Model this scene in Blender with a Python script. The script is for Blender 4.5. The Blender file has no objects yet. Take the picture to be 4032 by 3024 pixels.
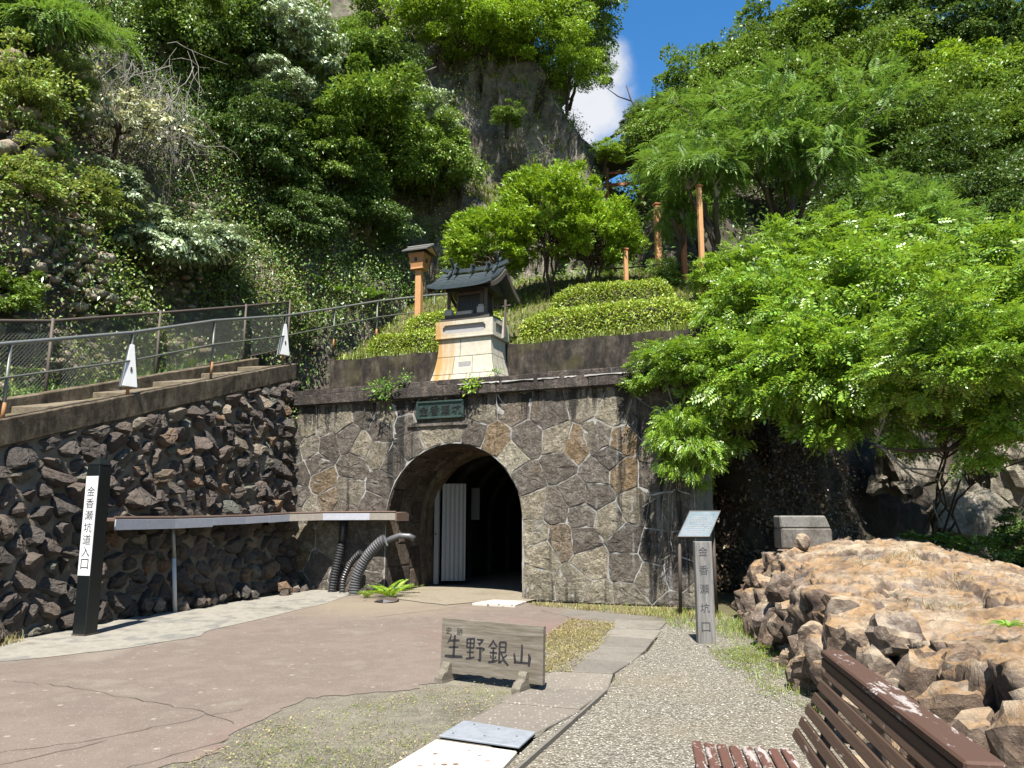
import bpy, bmesh, math, random
import numpy as np
from mathutils import Vector, Matrix

R = math.radians
scene = bpy.context.scene
C = scene.collection

# ------------------------------------------------------------------ camera
cam = bpy.data.cameras.new('camera')
cam.sensor_width = 36.0
cam.lens = 27.07
cam.clip_end = 2000
camo = bpy.data.objects.new('camera', cam)
camo.location = (0, 0, 1.6)
camo.rotation_euler = (R(90 + 9.7), 0, 0)
C.objects.link(camo)
scene.camera = camo

# ------------------------------------------------------------------ light
SUN_EL = 60.0
world = bpy.data.worlds.new('World')
scene.world = world
world.use_nodes = True
wt = world.node_tree
wt.nodes.clear()
wout = wt.nodes.new('ShaderNodeOutputWorld')
wbg = wt.nodes.new('ShaderNodeBackground')
sky = wt.nodes.new('ShaderNodeTexSky')
sky.sky_type = 'NISHITA'
sky.sun_disc = False
sky.sun_elevation = R(SUN_EL)
sky.sun_rotation = R(180)
sky.altitude = 400
sky.air_density = 1.15
sky.dust_density = 0.1
sky.ozone_density = 3.0
wbg.inputs['Strength'].default_value = 0.07
# clouds: soft white heaps at a few directions of the sky, edges broken by noise
wgeo = wt.nodes.new('ShaderNodeTexCoord')
wn = wt.nodes.new('ShaderNodeTexNoise')
wn.inputs['Scale'].default_value = 7.0
wn.inputs['Detail'].default_value = 8.0
wn.inputs['Roughness'].default_value = 0.62
wt.links.new(wgeo.outputs['Generated'], wn.inputs['Vector'])
clouds = [((0.092, 0.865, 0.492), 0.068), ((0.115, 0.84, 0.525), 0.04), ((0.05, 0.88, 0.47), 0.10), ((0.01, 0.89, 0.44), 0.10), ((0.12, 0.05, 0.98), 0.16), ((-0.55, 0.3, 0.75), 0.3),  # overhead lobe is added out of view so the information panel reflects white
          ((0.75, 0.2, 0.62), 0.25), ((-0.3, -0.8, 0.45), 0.3), ((0.5, -0.7, 0.6), 0.2), ((-0.8, -0.2, 0.5), 0.25)]
acc = None
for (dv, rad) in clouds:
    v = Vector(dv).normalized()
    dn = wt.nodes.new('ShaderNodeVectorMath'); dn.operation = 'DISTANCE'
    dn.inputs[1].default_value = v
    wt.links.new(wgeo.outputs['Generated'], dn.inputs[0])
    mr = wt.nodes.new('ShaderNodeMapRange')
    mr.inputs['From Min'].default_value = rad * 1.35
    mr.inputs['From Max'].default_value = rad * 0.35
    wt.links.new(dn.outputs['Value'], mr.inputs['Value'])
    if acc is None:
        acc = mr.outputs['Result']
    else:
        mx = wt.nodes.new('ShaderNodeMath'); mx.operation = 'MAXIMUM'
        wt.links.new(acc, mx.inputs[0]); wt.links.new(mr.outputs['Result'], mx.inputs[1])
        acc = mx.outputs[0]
ad = wt.nodes.new('ShaderNodeMath'); ad.operation = 'MULTIPLY_ADD'
ad.inputs[1].default_value = 0.75
wt.links.new(acc, ad.inputs[0])
wt.links.new(wn.outputs['Fac'], ad.inputs[2])
mk = wt.nodes.new('ShaderNodeMapRange')
mk.interpolation_type = 'SMOOTHSTEP'
mk.inputs['From Min'].default_value = 0.74
mk.inputs['From Max'].default_value = 1.2
wt.links.new(ad.outputs[0], mk.inputs['Value'])
wmix = wt.nodes.new('ShaderNodeMix'); wmix.data_type = 'RGBA'
wt.links.new(mk.outputs['Result'], wmix.inputs['Factor'])
whs = wt.nodes.new('ShaderNodeHueSaturation')
whs.inputs['Saturation'].default_value = 1.3
wt.links.new(sky.outputs['Color'], whs.inputs['Color'])
wt.links.new(whs.outputs['Color'], wmix.inputs['A'])
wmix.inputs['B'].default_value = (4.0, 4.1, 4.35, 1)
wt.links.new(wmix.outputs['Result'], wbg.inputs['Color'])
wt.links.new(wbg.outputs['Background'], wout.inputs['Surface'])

sl = bpy.data.lights.new('sun', 'SUN')
sl.energy = 5.0
sl.angle = R(0.53)
sl.color = (1.0, 0.955, 0.88)
slo = bpy.data.objects.new('sun', sl)
slo.rotation_euler = (R(90 - SUN_EL), 0, R(-4))
C.objects.link(slo)

scene.view_settings.view_transform = 'Standard'
scene.view_settings.look = 'None'
scene.view_settings.exposure = 1.6
scene.view_settings.gamma = 1.0
scene.view_settings.use_curve_mapping = False
scene.cycles.max_bounces = 6
scene.cycles.diffuse_bounces = 3
scene.cycles.glossy_bounces = 2
scene.cycles.transmission_bounces = 3
scene.cycles.transparent_max_bounces = 4
scene.cycles.use_denoising = True

# ------------------------------------------------------------------ helpers
def tag(o, label=None, cat=None, group=None, kind=None):
    if label: o['label'] = label
    if cat: o['category'] = cat
    if group: o['group'] = group
    if kind: o['kind'] = kind
    return o

def link(name, me, parent=None, mat=None, loc=None):
    o = bpy.data.objects.new(name, me)
    C.objects.link(o)
    if parent is not None:
        o.parent = parent
    if mat is not None and me is not None and not me.materials:
        me.materials.append(mat)
    if loc is not None:
        o.location = loc
    return o

def empty(name, loc=(0, 0, 0), rz=0.0):
    o = bpy.data.objects.new(name, None)
    o.empty_display_size = 0.2
    o.location = loc
    o.rotation_euler = (0, 0, rz)
    C.objects.link(o)
    return o

def thing(name, label, cat, loc=(0, 0, 0), rz=0.0, group=None):
    return tag(empty(name, loc, rz), label, cat, group)

def npmesh(name, V, F, mat=None, smooth=False):
    """V (n,3) array, F (m,k) int array"""
    V = np.asarray(V, dtype=np.float32); F = np.asarray(F, dtype=np.int32)
    me = bpy.data.meshes.new(name)
    me.vertices.add(len(V)); me.vertices.foreach_set('co', V.ravel())
    m, k = F.shape
    me.loops.add(m * k); me.loops.foreach_set('vertex_index', F.ravel())
    me.polygons.add(m)
    me.polygons.foreach_set('loop_start', np.arange(0, m * k, k, dtype=np.int32))
    me.polygons.foreach_set('loop_total', np.full(m, k, dtype=np.int32))
    if smooth:
        me.polygons.foreach_set('use_smooth', np.ones(m, dtype=bool))
    me.update(calc_edges=True)
    if mat: me.materials.append(mat)
    return me

class MB:
    """collects polygons of any size into one mesh"""
    def __init__(s): s.v = []; s.f = []
    def add(s, vs, fs):
        b = len(s.v); s.v += [tuple(p) for p in vs]; s.f += [tuple(i + b for i in q) for q in fs]; return s
    def box(s, lo, hi, M=None):
        x0, y0, z0 = lo; x1, y1, z1 = hi
        vs = [(x0,y0,z0),(x1,y0,z0),(x1,y1,z0),(x0,y1,z0),(x0,y0,z1),(x1,y0,z1),(x1,y1,z1),(x0,y1,z1)]
        if M is not None: vs = [tuple(M @ Vector(p)) for p in vs]
        return s.add(vs, [(0,3,2,1),(4,5,6,7),(0,1,5,4),(1,2,6,5),(2,3,7,6),(3,0,4,7)])
    def beam(s, a, b, w, h, up=(0,0,1)):
        """box from a to b, width w, height h centred on the line"""
        a = Vector(a); b = Vector(b); d = (b - a).normalized()
        x = d.cross(Vector(up)).normalized(); y = x.cross(d)
        vs = []
        for p in (a, b):
            for (i, j) in ((-1,-1),(1,-1),(1,1),(-1,1)):
                vs.append(p + x * (w/2*i) + y * (h/2*j))
        return s.add(vs, [(0,1,2,3),(7,6,5,4),(0,4,5,1),(1,5,6,2),(2,6,7,3),(3,7,4,0)])
    def tube(s, pts, rad, n=8, cap=True):
        pts = [Vector(p) for p in pts]
        if not hasattr(rad, '__len__'): rad = [rad] * len(pts)
        rings = []
        prev = None
        for i, p in enumerate(pts):
            d = (pts[min(i+1, len(pts)-1)] - pts[max(i-1, 0)]).normalized()
            if prev is None:
                x = d.orthogonal().normalized()
            else:
                x = (prev - d * prev.dot(d))
                x = x.normalized() if x.length > 1e-6 else d.orthogonal().normalized()
            prev = x
            y = d.cross(x)
            rings.append([p + (x * math.cos(2*math.pi*k/n) + y * math.sin(2*math.pi*k/n)) * rad[i] for k in range(n)])
        b = len(s.v)
        for r in rings: s.v += [tuple(q) for q in r]
        for i in range(len(rings) - 1):
            for k in range(n):
                s.f.append((b+i*n+k, b+i*n+(k+1)%n, b+(i+1)*n+(k+1)%n, b+(i+1)*n+k))
        if cap:
            s.f.append(tuple(b+k for k in range(n))[::-1]); s.f.append(tuple(b+(len(rings)-1)*n+k for k in range(n)))
        return s
    def prism(s, poly, z0, z1):
        n = len(poly)
        vs = [(p[0], p[1], z0) for p in poly] + [(p[0], p[1], z1) for p in poly]
        fs = [tuple(range(n))[::-1], tuple(range(n, 2*n))] + [(k, (k+1)%n, n+(k+1)%n, n+k) for k in range(n)]
        return s.add(vs, fs)
    def mesh(s, name, mat=None, smooth=False, bevel=0.0, recalc=True, seg=1):
        me = bpy.data.meshes.new(name)
        me.from_pydata(s.v, [], s.f)
        bm = bmesh.new(); bm.from_mesh(me)
        if recalc: bmesh.ops.recalc_face_normals(bm, faces=bm.faces)
        if bevel > 0:
            es = [e for e in bm.edges if len(e.link_faces) == 2 and e.calc_face_angle(0) > 0.5]
            bmesh.ops.bevel(bm, geom=es, offset=bevel, segments=seg, affect='EDGES', profile=0.6)
        bm.to_mesh(me); bm.free()
        if smooth:
            for p in me.polygons: p.use_smooth = True
        if mat: me.materials.append(mat)
        return me
    def build(s, name, mat, parent=None, smooth=False, bevel=0.0, seg=1):
        return link(name, s.mesh(name, mat, smooth, bevel, seg=seg), parent)

def sheet(name, poly, z, mat, parent=None):
    """flat polygon sheet, triangulated"""
    bm = bmesh.new()
    vs = [bm.verts.new((p[0], p[1], z)) for p in poly]
    f = bm.faces.new(vs)
    if f.normal.z < 0 or True:
        f.normal_update()
        if f.normal.z < 0: f.normal_flip()
    bmesh.ops.triangulate(bm, faces=bm.faces, ngon_method='EAR_CLIP')
    me = bpy.data.meshes.new(name); bm.to_mesh(me); bm.free()
    return link(name, me, parent, mat)

# ------------------------------------------------------------------ numpy noise
def _hash(i, j, k, seed):
    h = (i.astype(np.int64) * 374761393 + j.astype(np.int64) * 668265263 + k.astype(np.int64) * 2147483647 + seed * 974634777)
    h = (h ^ (h >> 13)) * 1274126177
    h = h ^ (h >> 16)
    return (h & 0xFFFFFF).astype(np.float64) / 0xFFFFFF

def vnoise(P, seed=0):
    P = np.asarray(P, float)
    I = np.floor(P).astype(np.int64); f = P - I
    f = f * f * (3 - 2 * f)
    r = 0
    for a in (0, 1):
        for b in (0, 1):
            for c in (0, 1):
                w = (f[:,0] if a else 1-f[:,0]) * (f[:,1] if b else 1-f[:,1]) * (f[:,2] if c else 1-f[:,2])
                r = r + w * _hash(I[:,0]+a, I[:,1]+b, I[:,2]+c, seed)
    return r * 2 - 1

def fbm(P, oct=4, seed=0, gain=0.5, lac=2.03):
    P = np.asarray(P, float); s = 0; a = 1.0; t = 0
    for o in range(oct):
        s = s + a * vnoise(P + o * 17.3, seed + o); t += a; a *= gain; P = P * lac
    return s / t

def worley(P, seed=0):
    """returns F1, F2, id-hash of nearest cell, offset from its centre"""
    P = np.asarray(P, float)
    I = np.floor(P).astype(np.int64)
    f1 = np.full(len(P), 9.0); f2 = np.full(len(P), 9.0); idh = np.zeros(len(P)); off = np.zeros_like(P)
    for a in (-1, 0, 1):
        for b in (-1, 0, 1):
            for c in (-1, 0, 1):
                J = I + np.array([a, b, c])
                q = np.stack([_hash(J[:,0], J[:,1], J[:,2], seed + s) for s in (0, 1, 2)], 1) + J
                d = np.linalg.norm(P - q, axis=1)
                h = _hash(J[:,0], J[:,1], J[:,2], seed + 7)
                near = d < f1
                f2 = np.where(near, f1, np.minimum(f2, d))
                idh = np.where(near, h, idh); off = np.where(near[:, None], P - q, off)
                f1 = np.where(near, d, f1)
    return f1, f2, idh, off

def facets(P, seed, tilt=0.5):
    """blocky broken rock: each cell is a tilted flat piece at its own height"""
    f1, f2, idh, off = worley(P, seed)
    t = np.stack([np.modf(idh*k_)[0] - 0.5 for k_ in (17.31, 43.7, 91.3)], 1)
    return (idh - 0.5) + tilt*(off*t).sum(1)*2, f2 - f1

# ------------------------------------------------------------------ materials
ALB = 0.6      # all mineral and painted surfaces are scaled to their real reflectance
class NT:
    def __init__(s, name):
        s.m = bpy.data.materials.new(name); s.m.use_nodes = True
        s.t = s.m.node_tree; s.t.nodes.clear()
        s.out = s.t.nodes.new('ShaderNodeOutputMaterial')
    def n(s, typ, **kw):
        nd = s.t.nodes.new(typ)
        for k, v in kw.items():
            if k.startswith('i_'):
                key = k[2:].replace('_', ' ')
                s.set(nd.inputs[key] if key in nd.inputs else nd.inputs[int(key)], v)
            else: setattr(nd, k, v)
        return nd
    def set(s, inp, v):
        if hasattr(v, 'is_output') or isinstance(v, bpy.types.NodeSocket): s.t.links.new(v, inp)
        elif isinstance(v, (tuple, list)) and len(v) == 3 and inp.type == 'RGBA': inp.default_value = (*v, 1)
        else: inp.default_value = v
    def coords(s, kind='Object', scale=(1, 1, 1), rot=(0, 0, 0)):
        if kind == 'World':
            src = s.n('ShaderNodeNewGeometry').outputs['Position']
        else:
            src = s.n('ShaderNodeTexCoord').outputs[kind]
        mp = s.n('ShaderNodeMapping', i_Scale=scale, i_Rotation=rot)
        s.t.links.new(src, mp.inputs['Vector'])
        return mp.outputs[0]
    def noise(s, vec, scale, detail=4, rough=0.55, dist=0.0, out='Fac'):
        nd = s.n('ShaderNodeTexNoise', i_Vector=vec, i_Scale=scale, i_Detail=detail, i_Roughness=rough, i_Distortion=dist)
        return nd.outputs[out]
    def vor(s, vec, scale, feature='F1', out='Distance', rnd=1.0):
        nd = s.n('ShaderNodeTexVoronoi', feature=feature, i_Vector=vec, i_Scale=scale, i_Randomness=rnd)
        return nd.outputs[out]
    def ramp(s, fac, stops, interp='LINEAR'):
        nd = s.n('ShaderNodeValToRGB'); cr = nd.color_ramp; cr.interpolation = interp
        while len(cr.elements) < len(stops): cr.elements.new(0.5)
        for e, (p, c) in zip(cr.elements, stops):
            e.position = p; e.color = (*c, 1) if len(c) == 3 else c
        s.t.links.new(fac, nd.inputs['Fac'])
        return nd.outputs['Color']
    def rng(s, v, a, b, c=0.0, d=1.0):
        nd = s.n('ShaderNodeMapRange', i_Value=v); nd.clamp = True
        nd.inputs['From Min'].default_value = a; nd.inputs['From Max'].default_value = b
        nd.inputs['To Min'].default_value = c; nd.inputs['To Max'].default_value = d
        return nd.outputs['Result']
    def math(s, op, a, b=0.0):
        nd = s.n('ShaderNodeMath', operation=op); s.set(nd.inputs[0], a); s.set(nd.inputs[1], b)
        return nd.outputs[0]
    def mix(s, fac, a, b, blend='MIX'):
        nd = s.n('ShaderNodeMix', data_type='RGBA', blend_type=blend)
        s.set(nd.inputs['Factor'], fac); s.set(nd.inputs['A'], a); s.set(nd.inputs['B'], b)
        return nd.outputs['Result']
    def hsv(s, col, h=0.5, sat=1.0, v=1.0):
        nd = s.n('ShaderNodeHueSaturation'); s.set(nd.inputs['Hue'], h); s.set(nd.inputs['Saturation'], sat)
        s.set(nd.inputs['Value'], v); s.set(nd.inputs['Color'], col)
        return nd.outputs['Color']
    def bump(s, h, strength=0.5, dist=0.02, normal=None):
        nd = s.n('ShaderNodeBump', i_Strength=strength, i_Distance=dist, i_Height=h)
        if normal is not None: s.t.links.new(normal, nd.inputs['Normal'])
        return nd.outputs['Normal']
    def pbr(s, col, rough=0.8, normal=None, metal=0.0, spec=0.5, **kw):
        nd = s.n('ShaderNodeBsdfPrincipled')
        s.set(nd.inputs['Base Color'], s.hsv(col, 0.5, 1.0, ALB)); s.set(nd.inputs['Roughness'], rough)
        s.set(nd.inputs['Metallic'], metal); s.set(nd.inputs['Specular IOR Level'], spec)
        if normal is not None: s.t.links.new(normal, nd.inputs['Normal'])
        s.t.links.new(nd.outputs[0], s.out.inputs['Surface'])
        return s.m

M = {}
def objrand(k):
    return k.n('ShaderNodeObjectInfo').outputs['Random']

def mat_leaf(name, col, var=0.35, hue=0.03, trans=0.35, rough=0.45, spec=0.4, tcol=None):
    k = NT(name)
    isl = k.n('ShaderNodeNewGeometry').outputs['Random Per Island']
    oi = objrand(k)
    v1 = k.rng(isl, 0, 1, 1 - var, 1 + var)
    v2 = k.rng(oi, 0, 1, 0.85, 1.15)
    h = k.rng(k.math('FRACT', k.math('MULTIPLY', isl, 7.31)), 0, 1, 0.5 - hue, 0.5 + hue)
    c = k.hsv(col, h, 1.0, k.math('MULTIPLY', v1, v2))
    p = k.n('ShaderNodeBsdfPrincipled')
    k.set(p.inputs['Base Color'], c); k.set(p.inputs['Roughness'], rough); k.set(p.inputs['Specular IOR Level'], spec)
    tr = k.n('ShaderNodeBsdfTranslucent')
    tc = k.mix(0.5, c, tcol or (col[0]*1.5, col[1]*1.4, col[2]*0.5))
    k.set(tr.inputs['Color'], tc)
    ms = k.n('ShaderNodeMixShader'); ms.inputs[0].default_value = trans
    k.t.links.new(p.outputs[0], ms.inputs[1]); k.t.links.new(tr.outputs[0], ms.inputs[2])
    k.t.links.new(ms.outputs[0], k.out.inputs['Surface'])
    M[name] = k.m
    return k.m

mat_leaf('leaf_mid', (0.115, 0.185, 0.026), hue=0.03, var=0.5, trans=0.26)
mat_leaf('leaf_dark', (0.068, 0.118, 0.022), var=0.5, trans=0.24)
mat_leaf('leaf_bright', (0.19, 0.30, 0.022), trans=0.32, hue=0.025, var=0.4)
mat_leaf('leaf_locust', (0.165, 0.275, 0.026), trans=0.32, rough=0.40, spec=0.7, var=0.5, hue=0.025)
mat_leaf('leaf_silver', (0.22, 0.28, 0.15), trans=0.15, rough=0.35, spec=0.7, var=0.45)
mat_leaf('leaf_feather', (0.12, 0.21, 0.038), trans=0.34, rough=0.6, spec=0.3, var=0.4)
mat_leaf('leaf_pine', (0.13, 0.19, 0.045), trans=0.22, rough=0.6)
mat_leaf('leaf_hedge', (0.22, 0.29, 0.03), trans=0.25, var=0.5, hue=0.03)
mat_leaf('leaf_azalea', (0.19, 0.30, 0.022), trans=0.32, var=0.45)
mat_leaf('leaf_fern', (0.12, 0.23, 0.03), trans=0.34)
mat_leaf('leaf_yellow', (0.18, 0.235, 0.05), trans=0.3, hue=0.04, var=0.5)
mat_leaf('leaf_cream', (0.40, 0.41, 0.26), trans=0.3, hue=0.03, var=0.6)
mat_leaf('grass', (0.15, 0.19, 0.04), trans=0.3, var=0.45, hue=0.05)
mat_leaf('grass_dry', (0.22, 0.19, 0.085), trans=0.25, var=0.4, hue=0.04)
mat_leaf('litter', (0.13, 0.088, 0.046), trans=0.15, var=0.7, hue=0.03, spec=0.5)

def mat_bark(name, c1, c2):
    k = NT(name)
    co = k.coords('Object', (1, 1, 0.25))
    nz = k.noise(co, 9, 5, 0.65)
    k.pbr(k.ramp(nz, [(0.3, c1), (0.7, c2)]), 0.9, k.bump(nz, 0.6, 0.02), spec=0.2)
    M[name] = k.m
mat_bark('bark', (0.045, 0.033, 0.024), (0.13, 0.105, 0.08))
mat_bark('bark_pale', (0.16, 0.145, 0.12), (0.42, 0.39, 0.34))
mat_bark('twig', (0.20, 0.17, 0.13), (0.40, 0.36, 0.30))

def m_rock(name, cols, scale=1.0, bumpd=0.06, moss=0.0, crack=0.12, coord='World', stain=0.0):
    k = NT(name)
    co = k.coords(coord)
    big = k.noise(co, 0.55 * scale, 4, 0.6, 0.6)
    mid = k.noise(co, 2.6 * scale, 6, 0.62, 0.3)
    fine = k.noise(co, 19 * scale, 5, 0.7)
    ms = k.math('ADD', k.math('MULTIPLY', big, 0.55), k.math('MULTIPLY', mid, 0.45))
    n = len(cols)
    c = k.ramp(ms, [(0.33 + 0.36 * i / (n - 1), cc) for i, cc in enumerate(cols)])
    c = k.mix(k.rng(fine, 0.3, 0.72, 0.0, 0.55), c, k.hsv(c, 0.5, 0.9, 0.45))
    cr = k.vor(k.mix(0.12, co, k.noise(co, 3.0 * scale, 3, out='Color'), 'ADD'), 1.4 * scale, 'DISTANCE_TO_EDGE')
    cm = k.rng(cr, 0.0, 0.035, crack, 0.0)
    c = k.mix(cm, c, k.hsv(c, 0.5, 1, 0.3))
    if stain > 0:
        st = k.noise(k.coords(coord, (2.2, 2.2, 0.18)), 1.6, 4, 0.6)
        c = k.mix(k.rng(st, 0.52, 0.66, 0, stain), c, (0.018, 0.017, 0.016))
    if moss > 0:
        up = k.n('ShaderNodeSeparateXYZ'); k.t.links.new(k.n('ShaderNodeNewGeometry').outputs['Normal'], up.inputs[0])
        mm = k.math('MULTIPLY', k.rng(up.outputs['Z'], 0.1, 0.7), k.rng(k.noise(co, 1.1 * scale, 4), 0.45, 0.6, 0, moss))
        c = k.mix(mm, c, (0.06, 0.085, 0.02))
    h = k.math('ADD', k.math('MULTIPLY', mid, 0.6), k.math('MULTIPLY', fine, 0.3))
    h = k.math('ADD', h, k.math('MULTIPLY', k.rng(cr, 0, 0.06), 0.06))
    k.pbr(c, 0.88, k.bump(h, 0.9, bumpd), spec=0.25)
    M[name] = k.m
    return k.m
# ------------------------------------------------------------------ surface materials
def m_simple_noise(name, cols, scale=6, rough=0.85, bumps=0.4, bumpd=0.01, coord='World', spec=0.3, detail=6, speck=None):
    k = NT(name)
    co = k.coords(coord)
    a = k.noise(co, scale, detail, 0.62)
    b = k.noise(co, scale * 0.17, 3, 0.5)
    f = k.math('ADD', k.math('MULTIPLY', a, 0.5), k.math('MULTIPLY', b, 0.5))
    n = len(cols)
    c = k.ramp(f, [(0.34 + 0.32 * i / (n - 1), cc) for i, cc in enumerate(cols)])
    g = k.noise(co, scale * 9, 3, 0.7)
    if speck:
        v = k.vor(co, speck[0], 'F1')
        cm = k.n('ShaderNodeTexVoronoi', i_Vector=co, i_Scale=speck[0]).outputs['Color']
        sep = k.n('ShaderNodeSeparateColor'); k.t.links.new(cm, sep.inputs[0])
        msk = k.math('MULTIPLY', k.rng(sep.outputs['Red'], speck[2], speck[2] + 0.02), k.rng(v, 0.25, 0.38, 1, 0))
        c = k.mix(msk, c, speck[1])
    c = k.mix(k.rng(g, 0.35, 0.65, 0, 0.35), c, k.hsv(c, 0.5, 1, 0.55))
    h = k.math('ADD', k.math('MULTIPLY', a, 0.6), k.math('MULTIPLY', g, 0.5))
    c = k.hsv(c, 0.5, 1.0, k.rng(objrand(k), 0, 1, 0.8, 1.15))
    k.pbr(c, rough, k.bump(h, bumps, bumpd), spec=spec)
    M[name] = k.m

def m_road():
    k = NT('road_asphalt')
    co = k.coords('World')
    big = k.noise(co, 0.35, 4, 0.6, 0.5)
    mid = k.noise(co, 2.2, 5, 0.6)
    c = k.ramp(k.math('ADD', k.math('MULTIPLY', big, .6), k.math('MULTIPLY', mid, .4)),
               [(0.34, (0.165, 0.128, 0.104)), (0.46, (0.225, 0.178, 0.145)), (0.54, (0.19, 0.15, 0.122)), (0.64, (0.25, 0.208, 0.168))])
    # worn red top coat near the path and behind the board
    sx = k.n('ShaderNodeSeparateXYZ'); k.t.links.new(co, sx.inputs[0])
    dd = k.n('ShaderNodeVectorMath', operation='DISTANCE'); k.t.links.new(co, dd.inputs[0]); dd.inputs[1].default_value = (0.5, 10.8, 0)
    dist = k.math('ADD', dd.outputs['Value'], k.math('MULTIPLY', k.noise(co, 1.3, 4), 1.6))
    c = k.mix(k.rng(dist, 1.2, 2.8, 0.7, 0), c, (0.22, 0.125, 0.105))
    d2 = k.n('ShaderNodeVectorMath', operation='DISTANCE'); k.t.links.new(co, d2.inputs[0]); d2.inputs[1].default_value = (-1.85, 5.9, 0)
    di2 = k.math('ADD', d2.outputs['Value'], k.math('MULTIPLY', k.noise(co, 2.3, 4), 0.8))
    c = k.mix(k.rng(di2, 0.4, 1.0, 0.4, 0), c, (0.26, 0.155, 0.135))
    # tan worn zone before the tunnel
    d3 = k.n('ShaderNodeVectorMath', operation='DISTANCE'); k.t.links.new(co, d3.inputs[0]); d3.inputs[1].default_value = (-2.4, 14.5, 0)
    di3 = k.math('ADD', d3.outputs['Value'], k.math('MULTIPLY', k.noise(co, 1.1, 4), 1.8))
    c = k.mix(k.rng(di3, 1.3, 3.2, 0.7, 0), c, (0.31, 0.255, 0.175))
    # scattered pale aggregate, a few of it large
    for sc, thr, col in ((48, 0.78, (0.34, 0.31, 0.26)), (13, 0.93, (0.40, 0.35, 0.29)), (70, 0.55, (0.12, 0.10, 0.085))):
        vn = k.n('ShaderNodeTexVoronoi', i_Vector=co, i_Scale=float(sc))
        sep = k.n('ShaderNodeSeparateColor'); k.t.links.new(vn.outputs['Color'], sep.inputs[0])
        msk = k.math('MULTIPLY', k.rng(sep.outputs['Red'], thr, thr + .05), k.rng(vn.outputs['Distance'], 0.15, 0.4, 0.9, 0))
        c = k.mix(msk, c, col)
    g = k.noise(co, 90, 3, 0.7)
    c = k.mix(k.rng(g, 0.4, 0.7, 0, 0.4), c, k.hsv(c, .5, 1, .6))
    k.pbr(c, 0.9, k.bump(k.math('ADD', k.math('MULTIPLY', g, .6), mid), 0.5, 0.008), spec=0.25)
    M['road_asphalt'] = k.m
m_road()

def m_gravel():
    k = NT('gravel')
    co = k.coords('World')
    vn = k.n('ShaderNodeTexVoronoi', i_Vector=co, i_Scale=52.0)
    sep = k.n('ShaderNodeSeparateColor'); k.t.links.new(vn.outputs['Color'], sep.inputs[0])
    c = k.ramp(sep.outputs['Red'], [(0.0, (0.15, 0.14, 0.115)), (0.35, (0.30, 0.275, 0.22)), (0.7, (0.40, 0.37, 0.30)), (1.0, (0.58, 0.55, 0.46))])
    c = k.mix(k.rng(vn.outputs['Distance'], 0.35, 0.75, 0, 0.75), c, (0.06, 0.052, 0.04))
    big = k.noise(co, 0.7, 4, 0.6)
    c = k.mix(k.rng(big, 0.42, 0.62, 0, 0.35), c, (0.27, 0.215, 0.13))
    h = k.rng(vn.outputs['Distance'], 0, 0.7, 1, 0)
    k.pbr(c, 0.85, k.bump(h, 1.0, 0.015), spec=0.25)
    M['gravel'] = k.m
m_gravel()
m_simple_noise('dirt', [(0.11, 0.097, 0.07), (0.19, 0.168, 0.125), (0.25, 0.225, 0.17)], 5, bumpd=0.02, speck=(55, (0.36, 0.335, 0.28), 0.6))
m_simple_noise('earth', [(0.08, 0.065, 0.035), (0.13, 0.115, 0.055), (0.11, 0.12, 0.04)], 3, bumpd=0.03)
m_simple_noise('aggregate', [(0.20, 0.165, 0.115), (0.27, 0.228, 0.165), (0.235, 0.205, 0.15)], 7, bumpd=0.012, speck=(45, (0.5, 0.46, 0.36), 0.6))
m_simple_noise('concrete_light', [(0.15, 0.14, 0.12), (0.32, 0.295, 0.245), (0.40, 0.37, 0.305), (0.24, 0.23, 0.205), (0.36, 0.335, 0.28)], 3.5, bumpd=0.008)
m_simple_noise('slab_grey', [(0.17, 0.155, 0.13), (0.26, 0.235, 0.195), (0.21, 0.195, 0.165)], 4, bumpd=0.006, speck=(26, (0.16, 0.12, 0.10), 0.8))
m_simple_noise('slab_brown', [(0.16, 0.14, 0.115), (0.23, 0.20, 0.165), (0.19, 0.168, 0.14)], 6, bumpd=0.006, speck=(30, (0.42, 0.38, 0.31), 0.7))
m_simple_noise('slab_white', [(0.50, 0.455, 0.37), (0.62, 0.575, 0.48), (0.55, 0.50, 0.40)], 5, bumpd=0.008, speck=(14, (0.17, 0.11, 0.09), 0.72))
m_simple_noise('crack', [(0.09, 0.07, 0.058), (0.14, 0.11, 0.09)], 8)
m_rock('cliff_rock', [(0.04, 0.035, 0.028), (0.13, 0.112, 0.085), (0.23, 0.20, 0.155), (0.36, 0.315, 0.245), (0.50, 0.44, 0.345)], 1.3, 0.14, moss=0.9)
m_rock('cliff_pale', [(0.12, 0.10, 0.075), (0.25, 0.21, 0.16), (0.38, 0.335, 0.26), (0.45, 0.41, 0.34)], 1.6, 0.12, moss=0.6, crack=0.5)
m_rock('scree_rock', [(0.16, 0.12, 0.08), (0.36, 0.29, 0.20), (0.55, 0.46, 0.34), (0.66, 0.58, 0.46)], 2.2, 0.08, moss=0.25)
m_rock('cliff_dark', [(0.022, 0.018, 0.014), (0.065, 0.05, 0.037), (0.11, 0.088, 0.066), (0.17, 0.14, 0.11)], 1.6, 0.1, moss=0.4)

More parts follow.
